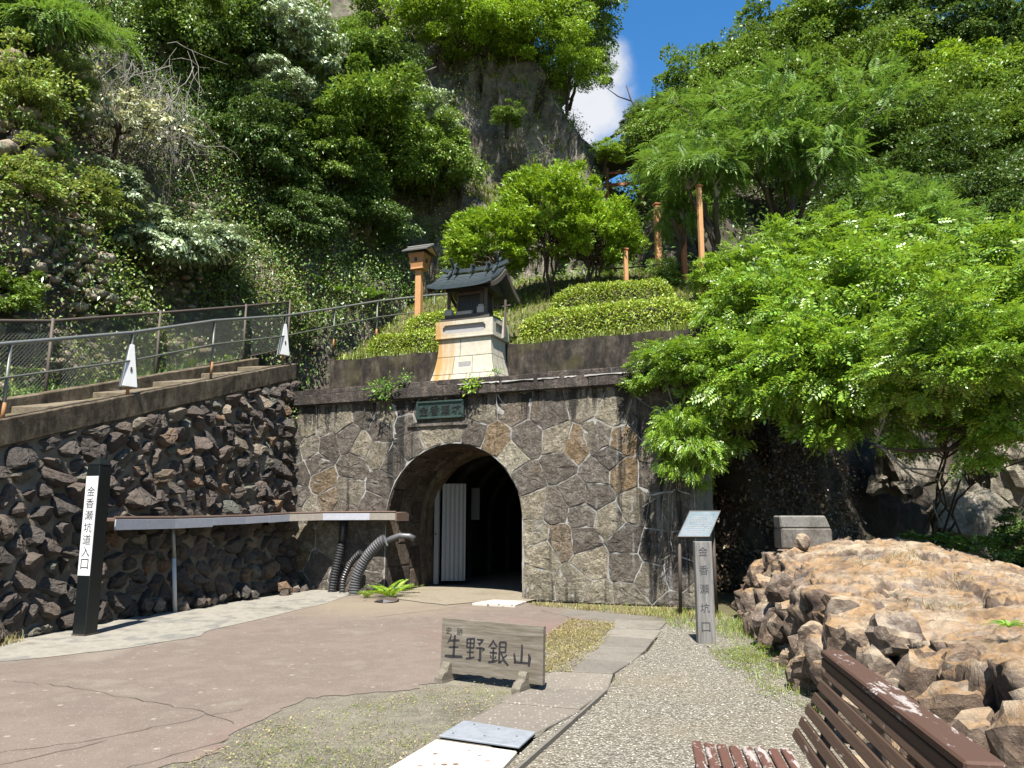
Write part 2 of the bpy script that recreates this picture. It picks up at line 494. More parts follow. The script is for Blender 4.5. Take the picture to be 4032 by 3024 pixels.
# ------------------------------------------------------------------ terrain functions
#TERRAIN
LEFT_FOOT = [(-30, -4), (-14, 4), (-9.9, 8), (-8.9, 11), (-7.5, 17.0), (-6.2, 21.0), (-3.2, 24.4), (1.2, 25.8), (3.7, 27.6), (4.4, 31), (3.9, 36), (2, 52)]
RIGHT_FOOT = [(14, 62), (6.6, 38), (4.9, 30), (4.6, 24), (4.2, 19.5), (3.6, 17.2), (4.6, 17.0), (6.0, 17.3), (8.0, 17.9), (9.0, 20.5), (13, 22.5), (22, 22), (40, 16), (60, 4)]
def _seg(P, poly):
    best = np.full(len(P), 1e9); arc = np.zeros(len(P)); run = 0.0
    poly = np.array(poly, float)
    for a, b in zip(poly[:-1], poly[1:]):
        d = b - a; L2 = (d * d).sum(); L = math.sqrt(L2)
        t = np.clip(((P - a) @ d) / L2, 0, 1)
        q = a + t[:, None] * d
        ds = np.linalg.norm(P - q, axis=1)
        m = ds < best
        best = np.where(m, ds, best); arc = np.where(m, run + t * L, arc); run += L
    return best, arc
def _inside(P, poly):
    poly = np.array(poly, float); n = len(poly); c = np.zeros(len(P), bool)
    x, y = P[:, 0], P[:, 1]
    for i in range(n):
        x1, y1 = poly[i]; x2, y2 = poly[(i + 1) % n]
        cond = ((y1 > y) != (y2 > y)) & (x < (x2 - x1) * (y - y1) / (y2 - y1 + 1e-12) + x1)
        c ^= cond
    return c
def ramp_z(x, y):
    # path along the left wall and across behind the terrace
    return 3.0 + 0.305 * (y - 10.3)
def h_left(x, y):
    P = np.stack([x, y], 1)
    d, arc = _seg(P, LEFT_FOOT)
    ins = _inside(P, LEFT_FOOT + [(2, 90), (-90, 90), (-90, -10)])
    d = np.where(ins, d, -d)
    foot = np.clip(3.0 + 0.305 * (np.clip(y, 6, 26) - 10.3), 2.0, 8.2) + np.clip(y - 26, 0, 10) * 0.5
    k = 2.6 + 2.6 * np.clip((x + 4) / 5, 0, 1)
    lim = 3.6 - 0.9 * np.clip((x + 4) / 5, 0, 1)
    h = foot + k * np.clip(d, 0, lim) + 1.15 * np.clip(d - lim, 0, 12) + 0.5 * np.clip(d - lim - 12, 0, 40)
    h = np.where((y > 26.5) & (x > -3), np.minimum(h, 16.9 + 1.55 * (3.3 - x)), h)
    return np.where(d > -0.8, h + np.minimum(d, 0) * 6, -2.0)
def h_right(x, y):
    P = np.stack([x, y], 1)
    df, arc = _seg(P, RIGHT_FOOT[4:])
    dl, arc = _seg(P, RIGHT_FOOT[:6])
    d = np.minimum(df, dl)
    ins = _inside(P, RIGHT_FOOT + [(90, 4), (90, 90), (20, 90)])
    d = np.where(ins, d, -d); df = np.where(ins, df, 0); dl = np.where(ins, dl, 0)
    s = np.clip(df / 1.3, 0, 1); s = s * s * (3 - 2 * s)
    hf = 4.6 * s + 1.25 * np.clip(df - 1.0, 0, 15) + 0.4 * np.clip(df - 16, 0, 60)
    hl = np.clip(4.5 + (y - 17) * 0.62, 0, 15) + 2.2 * dl
    h = np.where(dl < df + 3, np.minimum(hf, hl), hf)
    return np.where(d > -0.5, h + np.minimum(d, 0) * 6, -2.0)
O2 = np.array([-5.04, 17.57]); U2 = np.array([0.923, -0.385]); B2 = np.array([0.385, 0.923])
def h_terrace(x, y):
    P = np.stack([x, y], 1) - O2
    b = P @ B2; u = P @ U2
    z = 5.28 + np.clip(b - 1.45, 0, 6) * 0.58 - np.clip(-u, 0, 3) * 0.15
    ok = (b > 1.4) & (u > 0.1 - 0.14 * (b - 1.4)) & (u < 9.3) & (y < 28)
    return np.where(ok, z, -2.0)
#ENDTERRAIN

def heightfield(name, fn, xr, yr, step, mat, dis, seed, cut=-1.0, zsq=0.6):
    xs = np.arange(xr[0], xr[1] + 1e-6, step); ys = np.arange(yr[0], yr[1] + 1e-6, step)
    X, Y = np.meshgrid(xs, ys); x = X.ravel(); y = Y.ravel()
    z = fn(x, y)
    keep = z > cut
    P = np.stack([x, y, z], 1)
    Q = P * np.array([1, 1, zsq])
    d1 = fbm(Q * 0.35, 3, seed); d2 = fbm(Q * 0.35 + 40, 3, seed + 9); d3 = fbm(Q * 0.5 + 80, 3, seed + 19)
    wp = np.stack([d1, d2, d3], 1)
    b1, _e = facets(Q * np.array([0.6, 0.6, 0.9]) + 0.6 * wp, seed + 3, 0.8)
    b2, _e = facets(Q * 1.7 + 0.6 * wp, seed + 4, 0.8)
    blk = b1 + 0.4 * b2
    fine = fbm(Q * 2.3, 4, seed + 29)
    # outward direction of the steep face
    e = 0.3
    gx = (fn(x + e, y) - fn(x - e, y)) / (2 * e); gy = (fn(x, y + e) - fn(x, y - e)) / (2 * e)
    gl = np.clip(np.sqrt(gx * gx + gy * gy + 1), 1, 60)
    n = np.stack([-gx / gl, -gy / gl, 1 / gl], 1)
    amp = dis * np.clip(gl / 3, 0.25, 1.0)
    P = P + n * (amp * (1.0 * d1 + 0.75 * blk + 0.35 * fine))[:, None]
    P[:, 2] += amp * 0.5 * d3
    ny, nx = X.shape
    K = keep.reshape(ny, nx)
    q = K[:-1, :-1] & K[1:, :-1] & K[:-1, 1:] & K[1:, 1:]
    j, i = np.nonzero(q)
    F = np.stack([j * nx + i, j * nx + i + 1, (j + 1) * nx + i + 1, (j + 1) * nx + i], 1)
    used = np.unique(F); mp = np.full(len(P), -1); mp[used] = np.arange(len(used))
    return link(name, npmesh(name, P[used], mp[F], mat)), P[used]

hill_left, HLP = heightfield('rock_cliff', h_left, (-24, 5), (2, 46), 0.15, M['cliff_rock'], 0.85, 5)
tag(hill_left, kind='structure')
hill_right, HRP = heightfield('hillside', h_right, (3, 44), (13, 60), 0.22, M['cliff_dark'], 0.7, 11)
tag(hill_right, kind='structure')
terr, TRP = heightfield('terrace', h_terrace, (-6, 6), (13, 28), 0.16, M['earth'], 0.25, 21)
tag(terr, kind='structure')
def h_saddle(x, y):
    z = 8.0 + np.clip(y - 24.2, 0, 9) * 0.62 + 0.25 * np.abs(x - 4.3)
    return np.where((x > 0.5) & (x < 8) & (y > 23.2) & (y < 37), z, -2.0)
sad, SDP = heightfield('saddle_slope', h_saddle, (0.5, 8), (23, 38), 0.2, M['cliff_rock'], 0.7, 25)
tag(sad, kind='structure')
# far slope closing the valley behind the notch
def h_far(x, y): return np.clip((y - 55) * 0.35, -1, 14) + 0 * x
far, _ = heightfield('far_slope', h_far, (-60, 80), (54, 110), 2.0, M['earth'], 1.0, 31)
tag(far, kind='structure')

# ------------------------------------------------------------------ ground sheets
g = sheet('ground', [(-90, -60), (120, -60), (120, 130), (-90, 130)], -0.03, M['earth']); tag(g, kind='structure')
gravel = sheet('gravel_yard', [(-0.75, 3.0), (-0.05, 5.25), (0.06, 5.62), (0.19, 6.02), (0.62, 6.9), (1.02, 8.0), (1.12, 8.8), (1.6, 9.5), (1.95, 10.7),
      (2.2, 12.2), (3.4, 12.9), (5, 12), (5, -3), (-0.75, -3)], 0.0, M['gravel']); tag(gravel, kind='structure')
rng0 = random.Random(4)
def rough_edge(pts, amp, n=5, seed=1):
    rr = random.Random(seed); out = []
    for a, b in zip(pts[:-1], pts[1:]):
        for i in range(n):
            t = i / n
            j = 0 if i == 0 else amp
            out.append((a[0] + (b[0]-a[0])*t + rr.uniform(-j, j), a[1] + (b[1]-a[1])*t + rr.uniform(-j, j)))
    out.append(pts[-1]); return out
dirt = sheet('dirt_verge', [(-6, 1.5), (-3.6, 4.9), (-3.0, 6.6)] + [(-2.4, 7.6), (-1.6, 8.4), (-0.2, 8.8), (0.3, 10.6), (0.2, 14.6), (3.4, 14.0), (3.45, 12.9), (2.2, 12.2), (1.95, 10.7), (1.0, 8.6), (0.2, 6.0), (-0.76, 5.3), (-0.74, 2.5)], 0.004, M['dirt']); tag(dirt, kind='structure')
road_left = [(-6.9, 2), (-6.6, 6.6), (-5.82, 8.75), (-5.15, 9.33), (-4.75, 9.72), (-4.2, 10.72), (-4.3, 11.2), (-4.15, 11.75), (-3.45, 14.6), (-3.3, 16.6)]
road_right = [(-0.9, 15.85), (0.15, 14.95), (0.4, 14.5), (1.12, 13.15), (1.25, 11.6), (0.55, 10.5), (0.15, 9.2), (-0.25, 8.2), (-0.52, 8.0), (-0.82, 7.75), (-0.95, 7.5), (-1.42, 7.35), (-1.82, 7.2), (-1.95, 6.6), (-2.08, 6.0), (-2.0, 5.6), (-2.25, 5.3), (-2.7, 4.6), (-4.6, 2)]
road = sheet('road', rough_edge(road_left, 0.03, 5, 2) + rough_edge(road_right, 0.045, 5, 3), 0.009, M['road_asphalt']); tag(road, kind='structure')
cstrip = sheet('concrete_strip', [(-7.6, 2), (-7.2, 6.4), (-6.75, 9.9), (-6.1, 12.6), (-5.4, 14.4), (-4.2, 17.5), (-3.0, 17.3), (-3.2, 16.5)] +
      [(p[0] + 0.04, p[1]) for p in rough_edge(road_left, 0.02, 4, 5)][::-1], 0.014, M['concrete_light']); tag(cstrip, kind='structure')
# cracks in the road: narrow open joints
cr_lines = [[(-5.0, 7.9), (-4.2, 7.65), (-3.4, 7.2), (-2.6, 6.75), (-2.15, 6.3)], [(-3.6, 5.5), (-3.0, 5.9), (-2.5, 6.5), (-2.25, 6.8)],
            [(-2.6, 4.75), (-2.45, 5.3), (-2.05, 5.9)], [(-4.3, 4.9), (-3.4, 5.2), (-2.9, 5.9)], [(-2.2, 12.6), (-1.2, 13.7), (-0.6, 14.7), (0.2, 14.75)], [(-3.4, 15.0), (-2.4, 14.9), (-1.7, 15.2)],
            [(0.5, 13.6), (0.9, 12.6), (1.3, 12.0)]]
for li, pts in enumerate(cr_lines):
    pts = rough_edge(pts, 0.035, 7, 20 + li)
    vs = []; 
    for i, p in enumerate(pts):
        a = pts[max(i-1, 0)]; b = pts[min(i+1, len(pts)-1)]
        dx, dy = b[0]-a[0], b[1]-a[1]; L = math.hypot(dx, dy)
        w = rng0.uniform(0.002, 0.005) * (0.5 if i in (0, len(pts)-1) else 1) * (1.0 if li < 4 else 1.6)
        vs += [(p[0]-dy/L*w, p[1]+dx/L*w, 0.0135), (p[0]+dy/L*w, p[1]-dx/L*w, 0.0135)]
    mb = MB().add(vs, [(2*i, 2*i+1, 2*i+3, 2*i+2) for i in range(len(pts)-1)])
    mb.build('crack', M['crack'], road)

# paving slabs of the path, each its own stone
def slab(name, quad, top, mat, parent, jit=0.012, seed=0):
    rr = random.Random(seed)
    cx = sum(p[0] for p in quad)/4; cy = sum(p[1] for p in quad)/4
    q = [(p[0] + (cx-p[0])*0.03 + rr.uniform(-jit, jit), p[1] + (cy-p[1])*0.045 + rr.uniform(-jit, jit)) for p in quad]
    tilt = [rr.uniform(-.004, .004) for _ in range(4)]
    vs = [(p[0], p[1], -0.05) for p in q] + [(p[0], p[1], top + t) for p, t in zip(q, tilt)]
    return MB().add(vs, [(3,2,1,0),(4,5,6,7),(0,1,5,4),(1,2,6,5),(2,3,7,6),(3,0,4,7)]).build(name, mat, parent, bevel=0.008)
path = tag(empty('stone_path', (0, 0, 0)), kind='structure')
Lp = [(-1.0, 4.7), (-0.54, 5.91), (-0.38, 6.37), (-0.1, 7.0), (0.12, 7.55), (0.42, 8.35), (0.70, 9.1), (0.98, 9.9), (1.22, 10.7), (1.42, 11.5), (1.6, 12.35)]
Rp = [(-0.28, 4.4), (0.04, 5.63), (0.17, 6.03), (0.58, 6.75), (0.88, 7.45), (1.04, 8.2), (1.32, 8.85), (1.62, 9.65), (1.86, 10.45), (2.1, 11.25), (2.35, 12.1)]
smats = ['slab_white', None, 'slab_brown', 'slab_brown', 'slab_brown', 'slab_grey', 'slab_grey', 'slab_grey', 'slab_grey', 'slab_grey']
for i, mn in enumerate(smats):
    if mn is None: continue
    slab('paving_slab', [Lp[i], Rp[i], Rp[i+1], Lp[i+1]], 0.018 + 0.006 * (i % 2), M[mn], path, seed=40 + i)
# long grey slabs behind the board, and stones at the tunnel mouth
slab('paving_slab', [(0.72, 13.0), (1.75, 12.2), (2.2, 12.75), (1.05, 13.6)], 0.016, M['slab_grey'], path, seed=61)
slab('paving_slab', [(-0.75, 14.35), (0.05, 14.0), (0.28, 14.62), (-0.35, 14.95)], 0.05, M['slab_white'], path, seed=62)
apron = sheet('tunnel_apron', rough_edge([(-2.5, 16.5), (-2.2, 15.3), (-1.2, 14.3), (-0.5, 14.9), (0.25, 14.8), (4.5, 24.5), (0.7, 26.0)], 0.03, 5, 9), 0.02, M['aggregate']); tag(apron, kind='structure')
curb = MB().beam((-0.32, 4.25, 0.0), (0.86, 7.4, 0.0), 0.022, 0.07).build('edging_strip', M['slab_grey'], path)

# steel cover plate
k = NT('steel_plate'); co = k.coords('World')
nz = k.noise(co, 14, 5, 0.6)
k.pbr(k.ramp(nz, [(0.35, (0.30, 0.325, 0.36)), (0.6, (0.38, 0.405, 0.44)), (0.75, (0.33, 0.34, 0.35))]), 0.5, k.bump(nz, 0.15, 0.01), metal=0.2)
M['steel_plate'] = k.m
plate = thing('cover_plate', 'flat blue-grey steel plate set in the path between white and brown slabs', 'plate', (0, 0, 0))
pq = [(-0.53, 5.93), (0.05, 5.65), (0.175, 6.02), (-0.375, 6.35)]
MB().prism(pq, 0.016, 0.031).build('plate_sheet', M['steel_plate'], plate, bevel=0.003)
for (a, b) in ((0.12, 0.2), (0.5, 0.3), (0.85, 0.55), (0.55, 0.8), (0.2, 0.85)):
    p = np.array(pq); q = (p[0]*(1-a)+p[1]*a)*(1-b) + (p[3]*(1-a)+p[2]*a)*b
    MB().tube([(q[0], q[1], 0.03), (q[0], q[1], 0.035)], [0.009, 0.007], 8).build('bolt', M['crack'], plate)
# ------------------------------------------------------------------ masonry tools
def clip_half(poly, px_, py_, nx, ny):
    """keep the side where (p-(px,py)).n <= 0"""
    out = []
    m = len(poly)
    for i in range(m):
        a = poly[i]; b = poly[(i+1) % m]
        da = (a[0]-px_)*nx + (a[1]-py_)*ny; db = (b[0]-px_)*nx + (b[1]-py_)*ny
        if da <= 0: out.append(a)
        if (da < 0 < db) or (db < 0 < da):
            t = da / (da - db); out.append((a[0]+(b[0]-a[0])*t, a[1]+(b[1]-a[1])*t))
    return out

def voronoi(seeds, bound, reach=2.2):
    cells = []
    S = np.array(seeds)
    for i, s in enumerate(seeds):
        poly = list(bound)
        d = np.hypot(S[:, 0]-s[0], S[:, 1]-s[1])
        for j in np.argsort(d)[1:28]:
            if d[j] > reach: break
            q = seeds[j]
            poly = clip_half(poly, (s[0]+q[0])/2, (s[1]+q[1])/2, q[0]-s[0], q[1]-s[1])
            if len(poly) < 3: break
        cells.append(poly)
    return cells

def area(poly):
    return 0.5 * sum(poly[i][0]*poly[(i+1) % len(poly)][1] - poly[(i+1) % len(poly)][0]*poly[i][1] for i in range(len(poly)))

def subdiv(poly, mx):
    out = []
    for i in range(len(poly)):
        a = poly[i]; b = poly[(i+1) % len(poly)]
        n = max(1, int(math.ceil(math.hypot(b[0]-a[0], b[1]-a[1]) / mx)))
        out += [(a[0]+(b[0]-a[0])*k/n, a[1]+(b[1]-a[1])*k/n) for k in range(n)]
    return out

def chaikin(poly, t=0.22):
    out = []
    for i in range(len(poly)):
        a = poly[i]; b = poly[(i+1) % len(poly)]
        if math.hypot(b[0]-a[0], b[1]-a[1]) < 0.04: out.append(a); continue
        out += [(a[0]*(1-t)+b[0]*t, a[1]*(1-t)+b[1]*t), (a[0]*t+b[0]*(1-t), a[1]*t+b[1]*(1-t))]
    return out

def stone(name, poly, fmap, joint, depth, rr, mat, parent, jit=0.02, sink=0.06, rings=((1.0, 0.35), (0.86, 0.9), (0.45, 1.0)), smooth=False, tilt=0.0):
    n = len(poly)
    cx = sum(p[0] for p in poly)/n; cy = sum(p[1] for p in poly)/n
    mr = sum(math.hypot(p[0]-cx, p[1]-cy) for p in poly)/n
    s0 = max(0.5, 1 - joint/mr)
    tx = rr.uniform(-tilt, tilt)/mr; ty = rr.uniform(-tilt, tilt)/mr
    vs = []; fs = []
    for ri, (sc, dp) in enumerate(((1.0, None),) + tuple(rings)):
        for p in poly:
            k_ = s0 * sc
            if ri > 0: k_ *= 1 + rr.uniform(-jit, jit) * 0.6 / max(mr, .05)
            x = cx + (p[0]-cx)*k_; y = cy + (p[1]-cy)*k_
            d = -sink if dp is None else depth*dp + rr.uniform(-jit, jit) + ((x-cx)*tx + (y-cy)*ty) * (1 if ri > 1 else .4)
            vs.append(fmap(x, y, d))
    vs.append(fmap(cx, cy, depth + rr.uniform(-jit, jit)))
    R_ = len(rings) + 1
    for r_ in range(R_ - 1):
        for i in range(n):
            fs.append((r_*n+i, r_*n+(i+1) % n, (r_+1)*n+(i+1) % n, (r_+1)*n+i))
    for i in range(n): fs.append(((R_-1)*n+i, (R_-1)*n+(i+1) % n, R_*n))
    me = bpy.data.meshes.new(name)
    me.from_pydata(vs, [], fs)
    if smooth:
        me.polygons.foreach_set('use_smooth', [True]*len(fs))
    me.update()
    return link(name, me, parent, mat)

# materials of masonry
def m_rubble():
    k = NT('rubble_stone')
    rnd = objrand(k)
    co = k.coords('World')
    base = k.ramp(rnd, [(0.0, (0.05, 0.038, 0.03)), (0.25, (0.09, 0.066, 0.05)), (0.42, (0.06, 0.051, 0.044)), (0.6, (0.13, 0.096, 0.07)), (0.74, (0.085, 0.072, 0.06)), (0.84, (0.20, 0.12, 0.063)), (0.9, (0.11, 0.115, 0.09)), (1.0, (0.28, 0.22, 0.155))])
    a = k.noise(co, 5, 6, 0.65); b = k.noise(co, 26, 5, 0.7)
    c = k.mix(k.rng(a, 0.42, 0.68, 0, 0.55), base, k.hsv(base, 0.5, 0.9, 1.8))
    c = k.mix(k.rng(b, 0.4, 0.66, 0, 0.6), c, k.hsv(c, 0.5, 1, 0.42))
    c = k.mix(k.rng(k.noise(co, 3.2, 4, .6), 0.64, 0.7, 0, 0.55), c, (0.35, 0.31, 0.25))
    k.pbr(c, 0.7, k.bump(k.math('ADD', a, k.math('MULTIPLY', b, 0.7)), 1.0, 0.06), spec=0.4)
    M['rubble_stone'] = k.m
m_rubble()
m_simple_noise('mortar_brown', [(0.10, 0.08, 0.06), (0.21, 0.17, 0.125), (0.31, 0.26, 0.19)], 4, bumpd=0.03)
m_simple_noise('mortar_light', [(0.22, 0.205, 0.18), (0.50, 0.485, 0.45), (0.18, 0.165, 0.145)], 6, bumpd=0.01)

def m_portal(name, stops, stain=1.0, gain=1.0):
    k = NT(name)
    rnd = objrand(k)
    co = k.coords('World')
    base = k.ramp(rnd, stops)
    a = k.noise(co, 7, 6, 0.7); b = k.noise(co, 22, 6, 0.8)
    base = k.mix(k.rng(k.noise(co, 1.2, 4, .6, .4), 0.46, 0.64, 0, 0.5), base, k.hsv(base, .5, 1.05, .5))
    c = k.mix(k.rng(a, 0.45, 0.66, 0, 0.85), base, k.hsv(base, 0.5, 0.85, 2.0))
    c = k.mix(k.rng(b, 0.42, 0.62, 0, 0.75), c, k.hsv(c, 0.5, 1, 0.33))
    # blotches of rust and lichen
    c = k.mix(k.rng(k.noise(co, 1.7, 4, .6, .5), 0.62, 0.72, 0, 0.5), c, (0.28, 0.19, 0.085))
    c = k.mix(k.rng(k.noise(k.coords('World', (1, 1, 1), (0.3, 0, 0)), 2.3, 5, .65), 0.60, 0.68, 0, 0.6), c, (0.40, 0.395, 0.36))
    # black water runs from the coping, thick at two places
    sx = k.n('ShaderNodeSeparateXYZ'); k.t.links.new(co, sx.inputs[0])
    st = k.noise(k.coords('World', (3.2, 3.2, 0.22)), 1.7, 4, 0.62)
    X = sx.outputs['X']; Z = sx.outputs['Z']
    g1 = k.math('MULTIPLY', k.rng(X, -3.0, -2.55), k.rng(X, -2.35, -2.0, 1, 0))
    g1 = k.math('MULTIPLY', g1, k.rng(Z, 1.9, 2.6))
    g2 = k.math('MULTIPLY', k.rng(X, 1.2, 2.3), 0.42)
    g3 = k.math('MULTIPLY', k.rng(Z, 3.3, 3.95), 0.8)
    g4 = k.math('MULTIPLY', k.rng(Z, 0.5, 0.0), 0.4)
    bias = k.math('MAXIMUM', k.math('MAXIMUM', k.math('MULTIPLY', g1, 1.2), g2), k.math('MAXIMUM', g3, g4))
    m_ = k.rng(k.math('ADD', st, k.math('MULTIPLY', bias, 0.22)), 0.615, 0.72, 0, 0.85 * stain)
    c = k.mix(m_, c, (0.02, 0.019, 0.018))
    wst = k.noise(k.coords('World', (4.2, 4.2, 0.3)), 2.3, 4, 0.6)
    c = k.mix(k.math('MULTIPLY', k.rng(wst, 0.58, 0.68, 0, 0.7), k.rng(X, 1.0, 2.2)), c, (0.42, 0.42, 0.42))
    c = k.hsv(c, 0.5, 0.9, gain)
    k.pbr(c, 0.75, k.bump(k.math('ADD', a, k.math('MULTIPLY', b, 1.2)), 1.0, 0.12), spec=0.3)
    M[name] = k.m
m_portal('portal_stone', [(0.0, (0.15, 0.122, 0.092)), (0.22, (0.24, 0.20, 0.155)), (0.4, (0.19, 0.152, 0.118)), (0.55, (0.32, 0.27, 0.19)), (0.72, (0.46, 0.39, 0.255)), (0.8, (0.25, 0.21, 0.17)), (0.9, (0.36, 0.235, 0.10)), (0.95, (0.21, 0.17, 0.13)), (1.0, (0.62, 0.55, 0.38))], gain=1.12)
m_portal('coping_stone', [(0.0, (0.10, 0.072, 0.056)), (0.5, (0.16, 0.118, 0.09)), (1.0, (0.23, 0.18, 0.14))], 0.6)
def m_stained(name, cols, dark, st_lo=0.5, st_hi=0.62, amt=0.85, vs=0.2, moss=0.0):
    k = NT(name); co = k.coords('World')
    a = k.noise(co, 5, 6, 0.65)
    c = k.ramp(a, [(0.35 + 0.3*i/(len(cols)-1), q) for i, q in enumerate(cols)])
    st = k.noise(k.coords('World', (1.6, 1.6, max(vs, 0.6))), 2.6, 8, 0.78, 0.4)
    c = k.mix(k.rng(st, st_lo, st_hi, 0, amt), c, dark)
    b = k.noise(co, 30, 4, 0.7)
    c = k.mix(k.rng(b, 0.4, 0.65, 0, 0.5), c, k.hsv(c, .5, 1, .5))
    if moss:
        c = k.mix(k.rng(k.noise(co, 1.6, 4), 0.5, 0.62, 0, moss), c, (0.09, 0.085, 0.03))
    k.pbr(c, 0.9, k.bump(k.math('ADD', a, k.math('MULTIPLY', b, .5)), 0.6, 0.015), spec=0.2)
    M[name] = k.m
m_stained('old_concrete', [(0.12, 0.09, 0.06), (0.19, 0.15, 0.10), (0.25, 0.205, 0.14)], (0.04, 0.03, 0.02), 0.42, 0.6, 0.85)
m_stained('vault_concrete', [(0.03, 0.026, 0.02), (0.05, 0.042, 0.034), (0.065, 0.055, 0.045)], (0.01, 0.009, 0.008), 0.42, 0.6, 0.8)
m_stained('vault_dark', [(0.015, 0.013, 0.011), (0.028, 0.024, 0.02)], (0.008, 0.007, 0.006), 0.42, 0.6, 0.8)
m_stained('dark_concrete', [(0.05, 0.04, 0.03), (0.085, 0.07, 0.054), (0.14, 0.118, 0.092)], (0.016, 0.013, 0.010), 0.38, 0.58, 0.9, moss=0.4)
m_stained('step_concrete', [(0.16, 0.13, 0.09), (0.22, 0.18, 0.125), (0.27, 0.22, 0.155)], (0.10, 0.075, 0.05), 0.5, 0.65, 0.6)

# ------------------------------------------------------------------ rubble retaining wall on the left
WB = [(-6.95, 7.0), (-6.55, 10.0), (-6.1, 12.4), (-5.65, 14.0), (-5.05, 16.0), (-4.7, 17.75)]
WT = [(-7.85, 6.9), (-7.0, 10.05), (-6.35, 12.65), (-5.95, 14.3), (-5.45, 16.3), (-5.12, 17.75)]
WL = [0.0]
for a, b in zip(WB[:-1], WB[1:]): WL.append(WL[-1] + math.hypot(b[0]-a[0], b[1]-a[1]))
WLEN = WL[-1]
def wall_lerp(P, s):
    s = min(max(s, 0), WLEN)
    for i in range(len(WL)-1):
        if s <= WL[i+1] + 1e-9:
            t = (s-WL[i])/(WL[i+1]-WL[i]); return (P[i][0]*(1-t)+P[i+1][0]*t, P[i][1]*(1-t)+P[i+1][1]*t)
def wall_top(s):
    y = wall_lerp(WT, s)[1]
    return 2.50 + 0.303*(y-10.3)
def wall_map(s, z, d):
    b = wall_lerp(WB, s); t = wall_lerp(WT, s); zt = wall_top(s)
    q = z/zt
    return (b[0]*(1-q)+t[0]*q + 0.96*d, b[1]*(1-q)+t[1]*q - 0.22*d, z + 0.12*d)
rw = thing('rubble_wall', 'dark rough rubble retaining wall below the sloping concrete coping', 'wall', (0, 0, 0))
ns, nz_ = 90, 36
V = []; F = []
rr = random.Random(8)
for i in range(ns+1):
    s = WLEN*i/ns
    for j in range(nz_+1):
        z = -0.1 + (wall_top(s)+0.1)*j/nz_
        V.append(wall_map(s, z, rr.uniform(-0.035, 0.035)))
for i in range(ns):
    for j in range(nz_):
        a = i*(nz_+1)+j; F.append((a, a+nz_+1, a+nz_+2, a+1))
link('mortar_bed', npmesh('mortar_bed', V, F, M['mortar_brown']), rw)
rr = random.Random(77)
seeds = []
s_ = 2.4
col = 0
while s_ < WLEN + 0.1:
    zt = wall_top(min(s_, WLEN))
    z_ = 0.1 + (0.16 if col % 2 else 0.0)
    while z_ < zt:
        seeds.append((s_ + rr.uniform(-.16, .16), z_ + rr.uniform(-.13, .13)))
        z_ += rr.uniform(0.24, 0.40)
    s_ += 0.32; col += 1
cells = voronoi(seeds, [(2.2, 0.0), (WLEN+0.05, 0.0), (WLEN+0.05, 6), (2.2, 6)])
for sd, poly in zip(seeds, cells):
    if len(poly) < 3: continue
    zt = wall_top(min(sd[0], WLEN)) - 0.02
    poly = clip_half(poly, sd[0], zt, -0.29, 1.0)
    if len(poly) < 3 or abs(area(poly)) < 0.02: continue
    if area(poly) < 0: poly = poly[::-1]
    poly = chaikin(subdiv(poly, 0.3), 0.25)
    poly = [(p[0]+rr.uniform(-.018, .018), p[1]+rr.uniform(-.018, .018)) for p in poly]
    big = math.sqrt(abs(area(poly)))
    stone('stone', poly, wall_map, rr.uniform(0.025, 0.05), rr.uniform(0.07, 0.2)*min(1.2, big/0.35), rr, M['rubble_stone'], rw, jit=0.016, sink=0.09,
          rings=((0.98, 0.35), (0.74, 0.95), (0.36, 1.0)), tilt=0.16)
# loose rubble footing towards the tunnel
for i in range(46):
    s = rr.uniform(5.8, WLEN-0.1); b = wall_lerp(WB, s); w = (s-5.8)/(WLEN-5.8)
    out = rr.uniform(-0.05, 0.12 + 0.5*w); r0 = rr.uniform(0.07, 0.17)
    cx, cy, cz = b[0]+out*0.96, b[1]-out*0.3, rr.uniform(0.02, 0.22 + 0.1*w) * (1-out)
    bm = bmesh.new(); bmesh.ops.create_icosphere(bm, subdivisions=1, radius=r0)
    for v in bm.verts:
        v.co *= rr.uniform(0.72, 1.25); v.co.z *= 0.7
    me = bpy.data.meshes.new('rubble'); bm.to_mesh(me); bm.free()
    o = link('footing_stone', me, rw, M['rubble_stone'], (cx, cy, cz)); o.rotation_euler = (rr.uniform(0, 3), rr.uniform(0, .5), rr.uniform(0, 6))

# sloping coping beam with ramp behind
def rampline(off, y0=6.5, y1=17.8, dz=0.0):
    """line parallel to the wall top, off metres to the hill side"""
    pts = []
    for i in range(24):
        s = WLEN*i/23
        p = wall_lerp(WT, s); pts.append((p[0]-0.96*off, p[1]+0.22*off, wall_top(s)+dz))
    return pts
def sweep(pts, w, h, name, mat, parent, drop=0.0):
    """rectangular section: width w to the hill side, from z-drop to z+h"""
    V = []; 
    for p in pts:
        for (o, z) in ((-0.07, -drop), (-0.07, h), (w, h+0.01), (w, -drop)):
            V.append((p[0]-0.96*o + rr.uniform(-.004, .004), p[1]+0.22*o, p[2]+z + rr.uniform(-.006, .006)))
    F = []
    for i in range(len(pts)-1):
        for k_ in range(4):
            F.append((i*4+k_, i*4+(k_+1) % 4, (i+1)*4+(k_+1) % 4, (i+1)*4+k_))
    mb = MB().add(V, F + [(0, 1, 2, 3), tuple(len(V)-4+q for q in (3, 2, 1, 0))])
    return mb.build(name, mat, parent, bevel=0.012)
sweep(rampline(0), 0.24, 0.37, 'coping', M['old_concrete'], rw)
ramp = tag(empty('ramp_path', (0, 0, 0)), kind='structure')
V = []; F = []
pa = rampline(0.12, dz=0.3); pb = rampline(2.4, dz=0.34)
mb = MB()
ext = [(-4.75, 19.6, 0), (-4.2, 21.6, 0), (-2.6, 23.2, 0), (0.5, 24.6, 0)]
